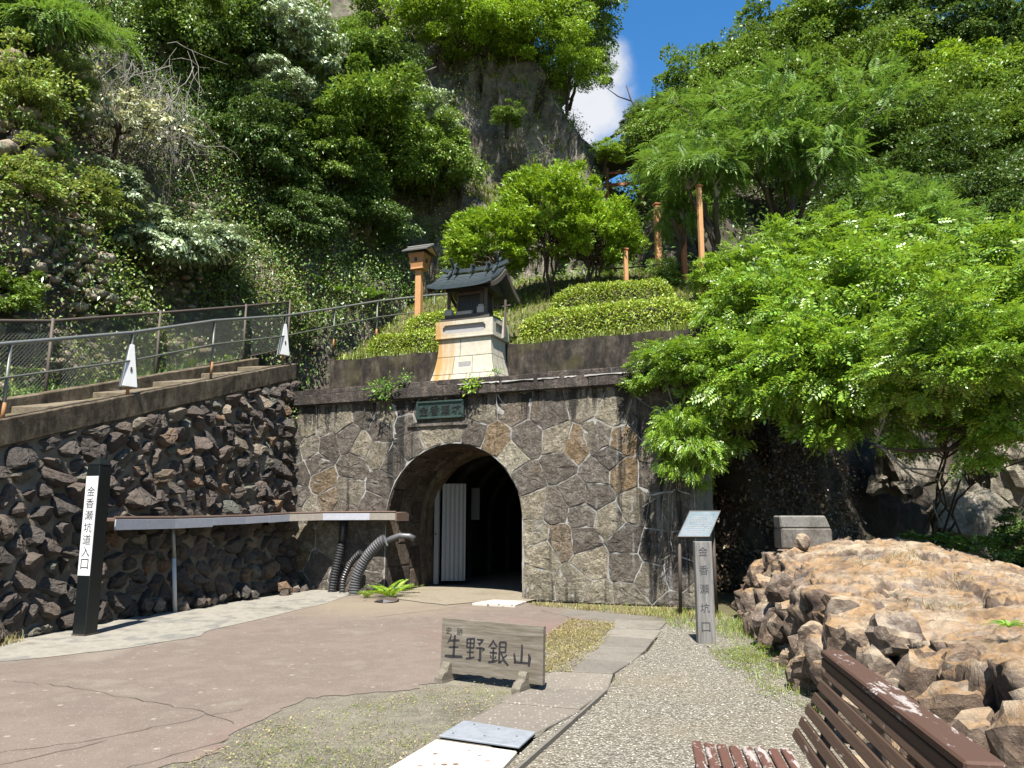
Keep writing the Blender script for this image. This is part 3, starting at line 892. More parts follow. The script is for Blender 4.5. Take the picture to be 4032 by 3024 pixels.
mb.add(pa + pb, [(i, i+1, 24+i+1, 24+i) for i in range(23)])
mb.build('ramp_surface', M['earth'], ramp)
ra = rampline(0.34, dz=0.28); rb = rampline(0.62, dz=0.34)
for i in range(3, 22, 3):
    a = Vector(ra[i]); b = Vector(rb[i]); nx_ = Vector(ra[min(i+3, 23)])
    d = (nx_-a)*0.86
    z = a.z+0.05
    m_ = MB().add([(a.x, a.y, z-0.1), (a.x+d.x, a.y+d.y, z-0.1), (b.x-0.35+d.x, b.y+d.y, z-0.1), (b.x-0.35, b.y, z-0.1),
              (a.x, a.y, z+0.06), (a.x+d.x, a.y+d.y, z+0.06+d.z*0.75), (b.x-0.35+d.x, b.y+d.y, z+0.06+d.z*0.75), (b.x-0.35, b.y, z+0.06)],
             [(3,2,1,0),(4,5,6,7),(0,1,5,4),(1,2,6,5),(2,3,7,6),(3,0,4,7)])
    m_.build('step', M['step_concrete'], ramp, bevel=0.01)
sweep(rampline(1.0, dz=0.3), 0.1, 0.24, 'inner_kerb', M['old_concrete'], ramp, drop=0.2)

# ------------------------------------------------------------------ tunnel portal
PO = Vector((-5.04, 17.57, 0)); PU = Vector((0.923, -0.385, 0)).normalized(); PBk = Vector((0.385, 0.923, 0)).normalized()
PLEN = 9.05; AU = 4.13; AR = 1.55; AS = 1.52
def pm(u, z, d=0.0):
    """portal frame: u along the face, z up, d towards the viewer"""
    return tuple(PO + PU*u - PBk*d + Vector((0, 0, z)))
def arch_pts(r=AR, n=28):
    pts = [(AU - r, 0.0)]
    for i in range(n+1):
        a = math.pi*(1 - i/n); pts.append((AU + r*math.cos(a), AS + r*math.sin(a)))
    pts.append((AU + r, 0.0)); return pts
def in_arch(p, r): 
    if p[1] < AS: return abs(p[0]-AU) < r
    return math.hypot(p[0]-AU, p[1]-AS) < r
def push_arch(p, r):
    if not in_arch(p, r): return p
    if p[1] < AS:
        return (AU + (r if p[0] > AU else -r), p[1])
    dx, dy = p[0]-AU, p[1]-AS; L = max(math.hypot(dx, dy), 1e-4)
    return (AU + dx/L*r, AS + dy/L*r)
portal = thing('tunnel_portal', 'weathered stone tunnel portal with round arch and projecting coping', 'portal', (0, 0, 0))
PTOP = 4.06
# mortar face with the arch opening, sides and deck
mb = MB()
ap = arch_pts(AR+0.01)
nA = len(ap)
outer = []
for p in ap:
    if p[1] <= 0.0: outer.append((0.0 if p[0] < AU else PLEN, 0.0))
    else:
        a = math.atan2(p[1]-0.0, p[0]-AU)
        outer.append(None)
left = [pm(0, 0, 0.008), pm(AU-AR, 0, 0.008), pm(AU-AR, AS, 0.008), pm(0, AS, 0.008)]
mb.add(left, [(0, 1, 2, 3)]); mb.add([pm(AU+AR, 0, 0.008), pm(PLEN, 0, 0.008), pm(PLEN, AS, 0.008), pm(AU+AR, AS, 0.008)], [(0, 1, 2, 3)])
mb.add([pm(0, AS, 0.008), pm(AU-AR, AS, 0.008), pm(AU-AR, PTOP, 0.008), pm(0, PTOP, 0.008)], [(0, 1, 2, 3)]); mb.add([pm(AU+AR, AS, 0.008), pm(PLEN, AS, 0.008), pm(PLEN, PTOP, 0.008), pm(AU+AR, PTOP, 0.008)], [(0, 1, 2, 3)])
arc = [p for p in ap[1:-1]]
for a, b in zip(arc[:-1], arc[1:]):
    mb.add([pm(*a, 0.008), pm(*b, 0.008), pm(b[0], PTOP, 0.008), pm(a[0], PTOP, 0.008)], [(0, 1, 2, 3)])
mb.add([pm(PLEN, -0.1), pm(PLEN, -0.1, -2.2), pm(PLEN, 4.4, -2.2), pm(PLEN, 4.4)], [(0, 1, 2, 3)])
mb.add([pm(0, -0.1), pm(0, -0.1, -2.2), pm(0, 4.4, -2.2), pm(0, 4.4)], [(0, 1, 2, 3)])
mb.build('mortar_face', M['mortar_light'], portal)
MB().add([pm(0, 4.38, -0.02), pm(PLEN, 4.38, -0.02), pm(PLEN, 4.38, -2.0), pm(0, 4.38, -2.0)], [(0, 1, 2, 3)]).build('deck', M['dark_concrete'], portal)
# face stones
rr = random.Random(12)
seeds = []
# ring of arch stones
for i in range(11):
    a = math.pi*(1 - (i+0.5)/11)
    seeds.append((AU + (AR+0.30)*math.cos(a) + rr.uniform(-.05, .05), AS + (AR+0.30)*math.sin(a) + rr.uniform(-.05, .05)))
ndum = 0
for i in range(9):
    a = math.pi*(1 - (i+0.5)/9)
    seeds.append((AU + (AR-0.32)*math.cos(a), AS + (AR-0.32)*math.sin(a))); seeds.append((AU + (AR-0.8)*math.cos(a), AS + (AR-0.8)*math.sin(a)))
for z in (0.1, 0.5, 0.9, 1.3):
    for dx_ in (-1.2, -.6, 0.0, .6, 1.2): seeds.append((AU+dx_, z))
for z in (0.25, 0.8, 1.3):
    for sg in (-1, 1): seeds.append((AU + sg*(AR+0.33+rr.uniform(-.08, .08)), z + rr.uniform(-.1, .1)))
g_ = 0.60
for i in range(-12, 26):
    for j in range(-12, 26):
        x = (i - j)*g_*0.62 + AU; z = (i + j)*g_*0.52
        x += rr.uniform(-.2, .2); z += rr.uniform(-.2, .2)
        if not (-0.1 < x < PLEN+0.1 and -0.1 < z < PTOP+0.05): continue
        if in_arch((x, z), AR+0.42): continue
        if min(math.hypot(x-q[0], z-q[1]) for q in seeds) < 0.33: continue
        seeds.append((x, z))
cells = voronoi(seeds, [(0.02, 0.0), (PLEN-0.01, 0.0), (PLEN-0.01, PTOP), (0.02, PTOP)])
PLQ = (3.22, 4.42, 3.50, PTOP)
for sd, poly in zip(seeds, cells):
    if len(poly) < 3 or in_arch(sd, AR-0.1): continue
    if area(poly) < 0: poly = poly[::-1]
    poly = subdiv(poly, 0.16)
    if all(in_arch(p, AR) for p in poly): continue
    poly = [push_arch(p, AR+0.012) for p in poly]
    if abs(area(poly)) < 0.03: continue
    poly = [(p[0]+rr.uniform(-.008, .008), p[1]+rr.uniform(-.008, .008)) for p in poly]
    stone('facing_stone', poly, pm, rr.uniform(0.004, 0.009), rr.uniform(0.014, 0.03), rr, M['portal_stone'], portal, jit=0.011, sink=0.03,
          rings=((1.0, 0.45), (0.93, 0.9), (0.66, 1.0), (0.32, 1.05)), smooth=False)
# coping blocks
u = -0.12; i = 0
while u < PLEN + 0.1:
    L = rr.uniform(0.75, 1.35); e = min(u+L-0.012, PLEN+0.12)
    dj = rr.uniform(-.012, .012)
    vs = [pm(a, z, d) for z in (PTOP, 4.30) for (a, d) in ((u, -0.1), (e, -0.1), (e, 0.15+dj), (u, 0.15+dj))]
    MB().add(vs, [(0,3,2,1),(4,5,6,7),(0,1,5,4),(1,2,6,5),(2,3,7,6),(3,0,4,7)]).build('coping_block', M['coping_stone'], portal, bevel=0.02)
    u += L; i += 1
u = -0.1
while u < PLEN + 0.1:
    L = rr.uniform(0.4, 0.8); e = min(u+L-0.01, PLEN+0.1); dj = rr.uniform(-.015, .015); hz = 4.43 + rr.uniform(-.015, .012)
    vs = [pm(a, z, d) for z in (4.303, hz) for (a, d) in ((u, -0.15), (e, -0.15), (e, 0.06+dj), (u, 0.06+dj))]
    MB().add(vs, [(0,3,2,1),(4,5,6,7),(0,1,5,4),(1,2,6,5),(2,3,7,6),(3,0,4,7)]).build('parapet_block', M['coping_stone'], portal, bevel=0.018)
    u += L
# pale lime line on the lip of the coping
m_simple_noise('lime', [(0.30, 0.28, 0.24), (0.62, 0.60, 0.55), (0.72, 0.70, 0.66)], 9)
ul = 0.25
while ul < 8.3:
    Ll = rr.uniform(0.25, 0.9)
    if rr.random() < (0.9 if 3.0 < ul < 7.5 else 0.5):
        nq = 7; vs = []
        for i in range(nq+1):
            u_ = ul + Ll*i/nq; zt_ = 4.297 + rr.uniform(-.004, .0); zb_ = 4.272 + rr.uniform(-.014, .012)
            vs += [pm(u_, zb_, 0.166), pm(u_, zt_, 0.166), pm(u_, zt_, 0.14), pm(u_, zb_, 0.14)]
        MB().add(vs, [(i*4+q, i*4+(q+1) % 4, (i+1)*4+(q+1) % 4, (i+1)*4+q) for i in range(nq) for q in range(4)]).build('lime_crust', M['lime'], portal)
    ul += Ll + rr.uniform(0.02, 0.2)
# tunnel lining: stones of the first ring, then plain rings with ribs, closed far inside
def tm(a, r, dep):
    """angle from left springing over the top, radius, depth into the tunnel; straight legs below the spring"""
    return a, r, dep
def lining_map(t, dep, d):
    # t runs along the profile: legs of height AS, arc of length pi*AR
    r = AR - d
    Larc = math.pi*AR
    if t < AS: p = (AU - r, t)
    elif t < AS + Larc:
        a = math.pi*(1-(t-AS)/Larc); p = (AU + r*math.cos(a), AS + r*math.sin(a))
    else: p = (AU + r, AS - (t-AS-Larc))
    return pm(p[0], p[1], -dep)
TL = 2*AS + math.pi*AR
m_portal('lining_stone', [(0.0, (0.10, 0.062, 0.038)), (0.5, (0.17, 0.115, 0.07)), (1.0, (0.24, 0.165, 0.095))], 0.5)
mb = MB(); prof = [lining_map(TL*i/40, 0, -0.012) for i in range(41)]
def ring(dep0, dep1, r_off, name, mat, parent=None):
    nn = 40; vs = []
    for dp in (dep0, dep1):
        for i in range(nn+1): vs.append(lining_map(TL*i/nn, dp, r_off))
    return MB().add(vs, [(i, i+1, nn+1+i+1, nn+1+i) for i in range(nn)]).build(name, mat, parent or portal)
ring(0.0, 1.5, -0.02, 'lining_bed', M['mortar_brown'])
deps = [0.0, 0.5, 1.0, 1.45]
for k_ in range(3):
    t = -0.0; off = rr.uniform(0, .2)
    while t < TL - 0.05:
        L = rr.uniform(0.38, 0.62); e = min(t+L, TL)
        if TL - e < 0.15: e = TL
        poly = [(t+0.008, deps[k_]+0.008), (e-0.008, deps[k_]+0.008), (e-0.008, deps[k_+1]-0.008), (t+0.008, deps[k_+1]-0.008)]
        stone('lining_block', subdiv(poly, 0.3), lambda x, y, d: lining_map(min(max(x, 0), TL), max(y, 0.0), d), 0.004, rr.uniform(0.0, 0.03), rr, M['lining_stone'], portal, jit=0.008, sink=0.03, rings=((1.0, 0.5), (0.9, 1.0)))
        t = e
def band(dep0, dep1, r0, r1, name, mat):
    nn = 32; vs = []
    for (dp, ro) in ((dep0, r0), (dep0, r1), (dep1, r1), (dep1, r0)):
        for i in range(nn+1): vs.append(lining_map(TL*i/nn, dp, ro))
    n1 = nn+1
    fs = [(q*n1+i, q*n1+i+1, ((q+1) % 4)*n1+i+1, ((q+1) % 4)*n1+i) for q in range(4) for i in range(nn)]
    return MB().add(vs, fs).build(name, mat, portal)
band(1.46, 1.95, -0.05, 0.10, 'throat_ring', M['old_concrete'])
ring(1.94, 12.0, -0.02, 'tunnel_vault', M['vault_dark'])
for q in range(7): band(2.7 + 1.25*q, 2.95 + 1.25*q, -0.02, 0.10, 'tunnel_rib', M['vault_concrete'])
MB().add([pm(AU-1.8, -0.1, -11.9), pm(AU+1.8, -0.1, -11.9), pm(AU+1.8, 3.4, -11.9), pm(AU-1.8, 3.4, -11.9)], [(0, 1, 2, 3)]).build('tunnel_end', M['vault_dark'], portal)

# upper retaining wall behind the deck, with end pillar
uw = thing('terrace_wall', 'dark stained concrete wall behind the shrine holding the hedge terrace', 'wall', (0, 0, 0))
mb = MB()
n = 30
vs = []
for i in range(n+1):
    u = 0.1 + (PLEN + 0.0 - 0.1)*i/n
    zt = 5.36 + 0.02*math.sin(i*1.7) + rr.uniform(-.012, .012)
    for (d, z) in ((-1.18, 4.3), (-1.22, zt), (-1.5, zt+0.01), (-1.5, 4.3)): vs.append(pm(u, z, d))
fs = [(i*4+q, i*4+(q+1) % 4, (i+1)*4+(q+1) % 4, (i+1)*4+q) for i in range(n) for q in range(4)]
mb.add(vs, fs + [(0, 1, 2, 3), (n*4+3, n*4+2, n*4+1, n*4)]).build('wall_body', M['dark_concrete'], uw)
vs = [pm(a, z, d) for z in (3.9, 5.42) for (a, d) in ((PLEN, -1.62), (PLEN+0.3, -1.62), (PLEN+0.3, -1.14), (PLEN, -1.14))]
MB().add(vs, [(0,3,2,1),(4,5,6,7),(0,1,5,4),(1,2,6,5),(2,3,7,6),(3,0,4,7)]).build('end_pillar', M['dark_concrete'], uw, bevel=0.015)

# bronze name plate of the portal
k = NT('bronze'); co = k.coords('World'); nz = k.noise(co, 12, 5, .6)
k.pbr(k.ramp(nz, [(0.35, (0.022, 0.045, 0.038)), (0.6, (0.05, 0.085, 0.07)), (0.75, (0.035, 0.05, 0.042))]), 0.5, k.bump(nz, 0.2, 0.01), metal=0.35)
M['bronze'] = k.m
k = NT('bronze_dark'); k.pbr((0.022, 0.026, 0.022), 0.55, metal=0.3); M['bronze_dark'] = k.m

def text_mesh(txt, size, ext=0.004, bold=0.0):
    cu = bpy.data.curves.new('t', 'FONT'); cu.body = txt; cu.size = size; cu.align_x = 'CENTER'; cu.align_y = 'CENTER'
    cu.extrude = ext; cu.offset = bold; cu.resolution_u = 3
    o = bpy.data.objects.new('t', cu); C.objects.link(o)
    bpy.context.view_layer.update()
    dg = bpy.context.evaluated_depsgraph_get()
    me = bpy.data.meshes.new_from_object(o.evaluated_get(dg))
    bpy.data.objects.remove(o); bpy.data.curves.remove(cu)
    return me
def place_text(txt, size, frame, mat, parent, name='character', ext=0.004, bold=0.0, sx=1.0, sy=1.0):
    """frame: Matrix whose x is reading direction, y up, z outwards"""
    me = text_mesh(txt, size, ext, bold)
    xs = [v.co.x for v in me.vertices]; ys = [v.co.y for v in me.vertices]
    if xs:
        me.transform(Matrix.Translation((-(min(xs)+max(xs))/2, -(min(ys)+max(ys))/2, 0)))
        s_ = size / max(max(xs)-min(xs), max(ys)-min(ys), 1e-6)
        me.transform(Matrix.Diagonal((s_*sx, s_*sy, 1, 1)))
    me.transform(frame)
    return link(name, me, parent, mat)
def frame(o, x, y, z):
    m = Matrix.Identity(4)
    for i, v in enumerate((x, y, z)):
        for r_ in range(3): m[r_][i] = v[r_]
    for r_ in range(3): m[r_][3] = o[r_]
    return m
nmp = thing('name_plaque', 'green bronze plaque with raised characters above the tunnel arch', 'plaque', (0, 0, 0))
u0, u1, z0, z1 = 3.30, 4.42, 3.60, 3.98
def pbox(a, b, za, zb, d0, d1, name, mat, parent, bevel=0.0):
    vs = [pm(u_, z_, d_) for z_ in (za, zb) for (u_, d_) in ((a, d0), (b, d0), (b, d1), (a, d1))]
    return MB().add(vs, [(0,3,2,1),(4,5,6,7),(0,1,5,4),(1,2,6,5),(2,3,7,6),(3,0,4,7)]).build(name, mat, parent, bevel=bevel)
pbox(u0+.03, u1-.03, z0+.03, z1-.03, 0.0, 0.085, 'panel', M['bronze'], nmp)
pbox(u0, u1, z1-.04, z1, 0.0, 0.115, 'frame_bar', M['bronze'], nmp, 0.008); pbox(u0, u1, z0, z0+.04, 0.0, 0.115, 'frame_bar', M['bronze'], nmp, 0.008)
pbox(u0, u0+.04, z0+.042, z1-.042, 0.0, 0.115, 'frame_bar', M['bronze'], nmp, 0.008); pbox(u1-.04, u1, z0+.042, z1-.042, 0.0, 0.115, 'frame_bar', M['bronze'], nmp, 0.008)
for i, ch in enumerate('金香瀬坑'):
    place_text(ch, 0.205, frame(Vector(pm(u0+0.175+i*0.257, (z0+z1)/2 - 0.005, 0.088)), PU, Vector((0, 0, 1)), -PBk), M['bronze_dark'], nmp, ext=0.012, bold=0.0)
pbox(3.05, 4.5, 3.44, 3.55, 0.0, 0.065, 'plaque_ledge', M['portal_stone'], portal, 0.02)
# ------------------------------------------------------------------ object materials
def m_plain(name, col, rough=0.5, metal=0.0, spec=0.5, nscale=14, var=0.35, bumpd=0.004, bs=0.2):
    k = NT(name); co = k.coords('World')
    a = k.noise(co, nscale, 5, 0.6)
    c = k.mix(k.rng(a, 0.35, 0.7, 0, var), col, tuple(q*0.45 for q in col))
    k.pbr(c, rough, k.bump(a, bs, bumpd), metal=metal, spec=spec); M[name] = k.m
m_plain('galv_steel', (0.30, 0.31, 0.29), 0.45, 0.5)
m_plain('rail_green', (0.16, 0.17, 0.14), 0.5, 0.3)
m_plain('rust_brown', (0.10, 0.075, 0.058), 0.7, 0.1)
m_plain('rust_orange', (0.42, 0.20, 0.075), 0.8)
m_plain('white_paint', (0.74, 0.74, 0.72), 0.5, var=0.12)
m_plain('gutter_white', (0.50, 0.51, 0.56), 0.5, var=0.25)
m_plain('gutter_wood', (0.34, 0.30, 0.25), 0.75, var=0.4)
m_plain('gutter_rust', (0.16, 0.10, 0.07), 0.8)
m_plain('black_plastic', (0.035, 0.035, 0.038), 0.42, var=0.2)
m_plain('grey_plastic', (0.115, 0.112, 0.118), 0.4, var=0.2)
m_plain('pipe_white', (0.62, 0.61, 0.58), 0.45, var=0.2)
m_plain('door_white', (0.33, 0.33, 0.315), 0.5, var=0.2)
m_plain('flap_grey', (0.045, 0.043, 0.04), 0.6, var=0.3)
m_plain('post_dark', (0.028, 0.033, 0.034), 0.28, 0.55, var=0.3, nscale=5)
m_plain('plate_white', (0.80, 0.80, 0.80), 0.35, var=0.05)
m_plain('ink', (0.015, 0.014, 0.017), 0.7, var=0.1)
m_plain('ink_soft', (0.05, 0.045, 0.05), 0.8, var=0.2)
m_plain('orange_wood', (0.62, 0.32, 0.125), 0.7, var=0.25, nscale=9)
m_plain('lantern_wood', (0.50, 0.23, 0.085), 0.7, var=0.3, nscale=9)
m_plain('slate_dark', (0.10, 0.095, 0.085), 0.8, var=0.4)
m_plain('red_wood', (0.42, 0.15, 0.05), 0.7, var=0.3)
m_plain('roof_copper', (0.062, 0.08, 0.085), 0.42, 0.2, var=0.4, nscale=8)
m_plain('shrine_wood', (0.04, 0.03, 0.024), 0.75, var=0.4)
m_plain('shrine_beam', (0.11, 0.085, 0.066), 0.75, var=0.4)
m_plain('dark_wood', (0.022, 0.019, 0.02), 0.5, var=0.3)
m_plain('stone_white', (0.52, 0.49, 0.44), 0.85, var=0.3)
m_plain('stone_grey', (0.30, 0.285, 0.26), 0.9, var=0.35)
def m_wood(name, c1, c2, c3, axis=0, paint=None, coord='Object', fac=(0.5, 0.58)):
    k = NT(name)
    sc = [1.0, 1.0, 1.0]; sc = [9, 9, 9]; sc[axis] = 0.7
    co = k.coords(coord, tuple(sc))
    a = k.noise(co, 2.2, 6, 0.65, 0.6)
    b = k.noise(co, 9, 4, 0.7)
    c = k.ramp(a, [(0.3, c1), (0.5, c2), (0.7, c3)])
    c = k.mix(k.rng(b, 0.45, 0.65, 0, 0.45), c, k.hsv(c, .5, 1, .5))
    if paint:
        sc2 = [2.2, 2.2, 2.2]; sc2[axis] = 0.6
        pk = k.noise(k.coords(coord, tuple(sc2)), 7, 6, 0.72, 0.4)
        pm_ = k.rng(k.math('ADD', pk, k.math('MULTIPLY', k.noise(k.coords(coord), 1.8, 3), 0.25)), fac[0]+.1, fac[1]+.1)
        c = k.mix(pm_, paint, c)
    k.pbr(c, 0.75, k.bump(k.math('ADD', a, b), 0.4, 0.006), spec=0.3); M[name] = k.m
m_wood('board_wood', (0.12, 0.10, 0.075), (0.20, 0.17, 0.13), (0.30, 0.27, 0.225), 0)
m_wood('pillar_wood', (0.14, 0.132, 0.12), (0.225, 0.213, 0.198), (0.33, 0.315, 0.30), 2)
m_wood('foot_wood', (0.12, 0.10, 0.075), (0.20, 0.175, 0.13), (0.27, 0.245, 0.19), 1)
m_wood('bench_seat_wood', (0.33, 0.28, 0.25), (0.44, 0.39, 0.36), (0.52, 0.47, 0.44), 1, paint=(0.125, 0.058, 0.042), fac=(0.56, 0.60))
m_wood('bench_back_wood', (0.30, 0.25, 0.22), (0.42, 0.37, 0.33), (0.52, 0.47, 0.44), 1, paint=(0.085, 0.05, 0.032), fac=(0.66, 0.69))
m_wood('bench_cap_wood', (0.30, 0.25, 0.22), (0.45, 0.40, 0.37), (0.58, 0.53, 0.51), 1, paint=(0.095, 0.05, 0.033), fac=(0.57, 0.61))

# ------------------------------------------------------------------ handrail on the coping
rail = thing('handrail', 'grey steel handrail with mid rail climbing along the concrete coping', 'railing', (0, 0, 0))
rp = [(-7.55, 7.9, 2.2), (-6.93, 10.4, 2.97), (-6.37, 12.6, 3.65), (-5.85, 14.72, 4.40), (-5.25, 17.3, 5.18), (-4.67, 19.65, 6.0), (-3.9, 21.6, 6.75), (-2.4, 23.0, 7.35), (-0.3, 24.0, 7.7)]
MB().tube([(p[0], p[1], p[2]+0.98) for p in rp], 0.030, 10).build('top_rail', M['galv_steel'], rail, smooth=True)
MB().tube([(p[0]+.02, p[1], p[2]+0.50) for p in rp], 0.018, 8).build('mid_rail', M['rail_green'], rail, smooth=True)
for i, p in enumerate(rp):
    po = MB().tube([(p[0], p[1], p[2]-0.3), (p[0], p[1], p[2]+0.965)], 0.026, 10).build('rail_post', M['rail_green'], rail, smooth=True)
    MB().tube([(p[0], p[1], p[2]-0.1), (p[0], p[1], p[2]+0.15)], 0.0285, 10).build('rusty_foot', M['rust_orange'], po, smooth=True)
def guard(loc, rz, label, h=0.72):
    t = thing('post_guard', label, 'guard', loc, rz, 'white tapered guards on the rail posts')
    b, c = 0.125, 0.04
    vs = [(-b, -b*.6, 0), (b, -b*.6, 0), (b, b*.6, 0), (-b, b*.6, 0), (-c, -c*.8, h), (c, -c*.8, h), (c, c*.8, h), (-c, c*.8, h)]
    MB().add(vs, [(3,2,1,0),(4,5,6,7),(0,1,5,4),(1,2,6,5),(2,3,7,6),(3,0,4,7)]).build('shroud', M['white_paint'], t, bevel=0.008)
    MB().box((-0.012, -b*.6*0.75-0.018, 0.26), (0.012, -b*.6*0.72-0.0, 0.33)).build('clip', M['rust_brown'], t)
    MB().tube([(0, 0, h), (0.01, 0, h+0.06), (0.04, 0, h+0.22), (0.02, 0, h+0.34)], 0.008, 6).build('tie', M['rail_green'], t)
guard((-6.37, 12.6, 3.70), R(50), 'white tapered guard on the second rail post from the photo edge')
guard((-5.25, 17.3, 5.22), R(50), 'white tapered guard on the rail post above the portal corner', 0.74)

# ------------------------------------------------------------------ chain link fence
fence = thing('chain_link_fence', 'brown chain link fence between the ramp and the rock slope', 'fence', (0, 0, 0))
fp = [(-9.05, 8.3, 2.35), (-8.35, 10.0, 2.85), (-7.62, 12.37, 3.45), (-7.02, 14.85, 4.25), (-6.34, 17.7, 5.18), (-5.9, 19.7, 5.85)]
FH = 1.32
MB().tube([(p[0], p[1], p[2]+FH) for p in fp], 0.027, 8).build('top_rail', M['rust_brown'], fence, smooth=True)
MB().tube([(p[0], p[1], p[2]+0.06) for p in fp], 0.02, 8).build('bottom_rail', M['rust_brown'], fence, smooth=True)
for p in fp:
    MB().tube([(p[0]+.03, p[1], p[2]-0.3), (p[0]+.03, p[1], p[2]+FH+0.05)], 0.027, 8).build('fence_post', M['rust_brown'], fence, smooth=True)
V = []; F = []
def wire(a, b, r=0.0055):
    d = (b-a); d = d/np.linalg.norm(d); x = np.cross(d, (0.9, -0.3, 0.2)); x /= np.linalg.norm(x); y = np.cross(d, x)
    i0 = len(V)
    for p in (a, b):
        for k_ in range(3):
            an = 2*math.pi*k_/3; V.append(p + (x*math.cos(an)+y*math.sin(an))*r)
    for k_ in range(3): F.append((i0+k_, i0+(k_+1) % 3, i0+3+(k_+1) % 3, i0+3+k_))
for a, b in zip(fp[:-1], fp[1:]):
    a = np.array(a); b = np.array(b); L = np.linalg.norm(b-a); h = FH-0.06; sp = 0.075
    def pt(t, z): return a + (b-a)*t/L + np.array([0, 0, 0.06+z])
    t = -h
    while t < L:
        for sg in (1, -1):
            # line (t + s, s) for s in 0..h
            s0, s1 = max(0, -t), min(h, L-t)
            if s1 > s0:
                z0, z1 = (s0, s1) if sg == 1 else (h-s0, h-s1)
                wire(pt(t+s0, z0), pt(t+s1, z1))
        t += sp
link('wire_mesh', npmesh('wire_mesh', np.array(V), np.array(F), M['rail_green']), fence)

# ------------------------------------------------------------------ canopy shelf along wall and portal
shelf = thing('pipe_canopy', 'long thin white-edged tray canopy across the rubble wall and portal', 'canopy', (0, 0, 0))
sf = [(-5.82, 11.45, 1.50), (-5.55, 12.85, 1.50), (-5.05, 14.8, 1.53), (-4.62, 16.2, 1.58), (-4.0, 16.55, 1.60), (-2.95, 16.25, 1.605), (-2.38, 16.02, 1.605)]
sb = [(-6.4, 11.6, 1.50), (-6.1, 13.0, 1.50), (-5.65, 14.9, 1.53), (-5.05, 17.0, 1.58), (-4.4, 17.28, 1.60), (-2.75, 16.62, 1.605), (-2.2, 16.4, 1.605)]
vs = [(p[0], p[1], p[2]+.05) for p in sf] + [(p[0], p[1], p[2]+.07) for p in sb] + [(p[0], p[1], p[2]+.02) for p in sf] + [(p[0], p[1], p[2]+.02) for p in sb]
n = len(sf)
fs = []
for i in range(n-1):
    fs += [(i, i+1, n+i+1, n+i), (2*n+i, 3*n+i, 3*n+i+1, 2*n+i+1), (i, 2*n+i, 2*n+i+1, i+1), (n+i, n+i+1, 3*n+i+1, 3*n+i)]
fs += [(0, n, 3*n, 2*n), (n-1, 3*n-1, 4*n-1, 2*n-1)]
MB().add(vs, fs).build('tray', M['gutter_rust'], shelf)
fmat = ['gutter_white', 'gutter_white', 'gutter_white', 'gutter_white', 'gutter_wood', 'gutter_white', 'gutter_wood', 'gutter_white', 'gutter_white']
# fascia boards along the front edge
seglist = []
for i in range(n-1):
    a = Vector(sf[i]); b = Vector(sf[i+1]); L = (b-a).length; m_ = max(1, round(L/0.95))
    for q in range(m_): seglist.append((a.lerp(b, q/m_), a.lerp(b, (q+1)/m_)))
for i, (a, b) in enumerate(seglist):
    d = (b-a).normalized(); o = d.cross(Vector((0, 0, 1)))*0.012
    t = i/len(seglist)
    hgt = 0.155 if t < 0.25 else (0.13 if t < 0.5 else 0.14)
    mt = M['gutter_wood'] if (t > 0.55 and (i % 4 in (0, 2))) else M['gutter_white']
    MB().beam(a + o + d*0.003 + Vector((0, 0, 0.045-hgt/2)), b + o - d*0.003 + Vector((0, 0, 0.045-hgt/2)), 0.02, hgt).build('fascia_board', mt, shelf, bevel=0.003)
MB().tube([(p[0], p[1], p[2]+.07) for p in sf], 0.022, 6).build('rim', M['gutter_rust'], shelf)
MB().beam((-2.37, 15.99, 1.57), (-2.18, 16.42, 1.57), 0.03, 0.16).build('end_board', M['gutter_rust'], shelf)
# pole under the canopy
pole = thing('support_pole', 'thin leaning pale pipe pole holding up the canopy front', 'pole', (0, 0, 0))
MB().tube([(-5.62, 13.3, 0.0), (-5.66, 13.2, 0.9)], 0.036, 10).build('pole_lower', M['pipe_white'], pole, smooth=True)
MB().tube([(-5.66, 13.2, 0.9), (-5.69, 13.12, 1.52)], 0.034, 10).build('pole_upper', M['galv_steel'], pole, smooth=True)

# ------------------------------------------------------------------ corrugated drain pipes
def hose(label, pts, r, mat, name='corrugated_pipe'):
    t = thing(name, label, 'pipe', (0, 0, 0), 0, 'corrugated drain pipes beside the tunnel mouth')
    P = [Vector(p) for p in pts]
    # catmull rom resample
    out = []
    for i in range(len(P)-1):
        p0 = P[max(i-1, 0)]; p1 = P[i]; p2 = P[i+1]; p3 = P[min(i+2, len(P)-1)]
        for q in range(20):
            s = q/20
            out.append(0.5*((2*p1)+(p2-p0)*s+(2*p0-5*p1+4*p2-p3)*s*s+(3*p1-p0-3*p2+p3)*s**3))
    out.append(P[-1])
    cum = [0]
    for a, b in zip(out[:-1], out[1:]): cum.append(cum[-1]+(b-a).length)
    L = cum[-1]; step = 0.0135; m_ = int(L/step)
    path_ = []; rad = []
    j = 0
    for i in range(m_+1):
        s = i*L/m_
        while j < len(cum)-2 and cum[j+1] < s: j += 1
        f = (s-cum[j])/max(cum[j+1]-cum[j], 1e-6)
        path_.append(out[j].lerp(out[j+1], f)); rad.append(r*(1.0 if (i % 4) in (0, 1) else 0.84))
    MB().tube(path_, rad, 14).build('pipe_body', M[mat], t, smooth=False)
    return t
h1 = hose('upright black corrugated pipe below the canopy, beside the wall corner', [(-3.80, 16.75, 0.0), (-3.76, 16.75, 0.35), (-3.68, 16.78, 0.8), (-3.64, 16.8, 1.02)], 0.095, 'black_plastic')
MB().tube([(-3.64, 16.8, 0.98), (-3.62, 16.82, 1.6)], 0.07, 12).build('riser', M['black_plastic'], h1, smooth=True)
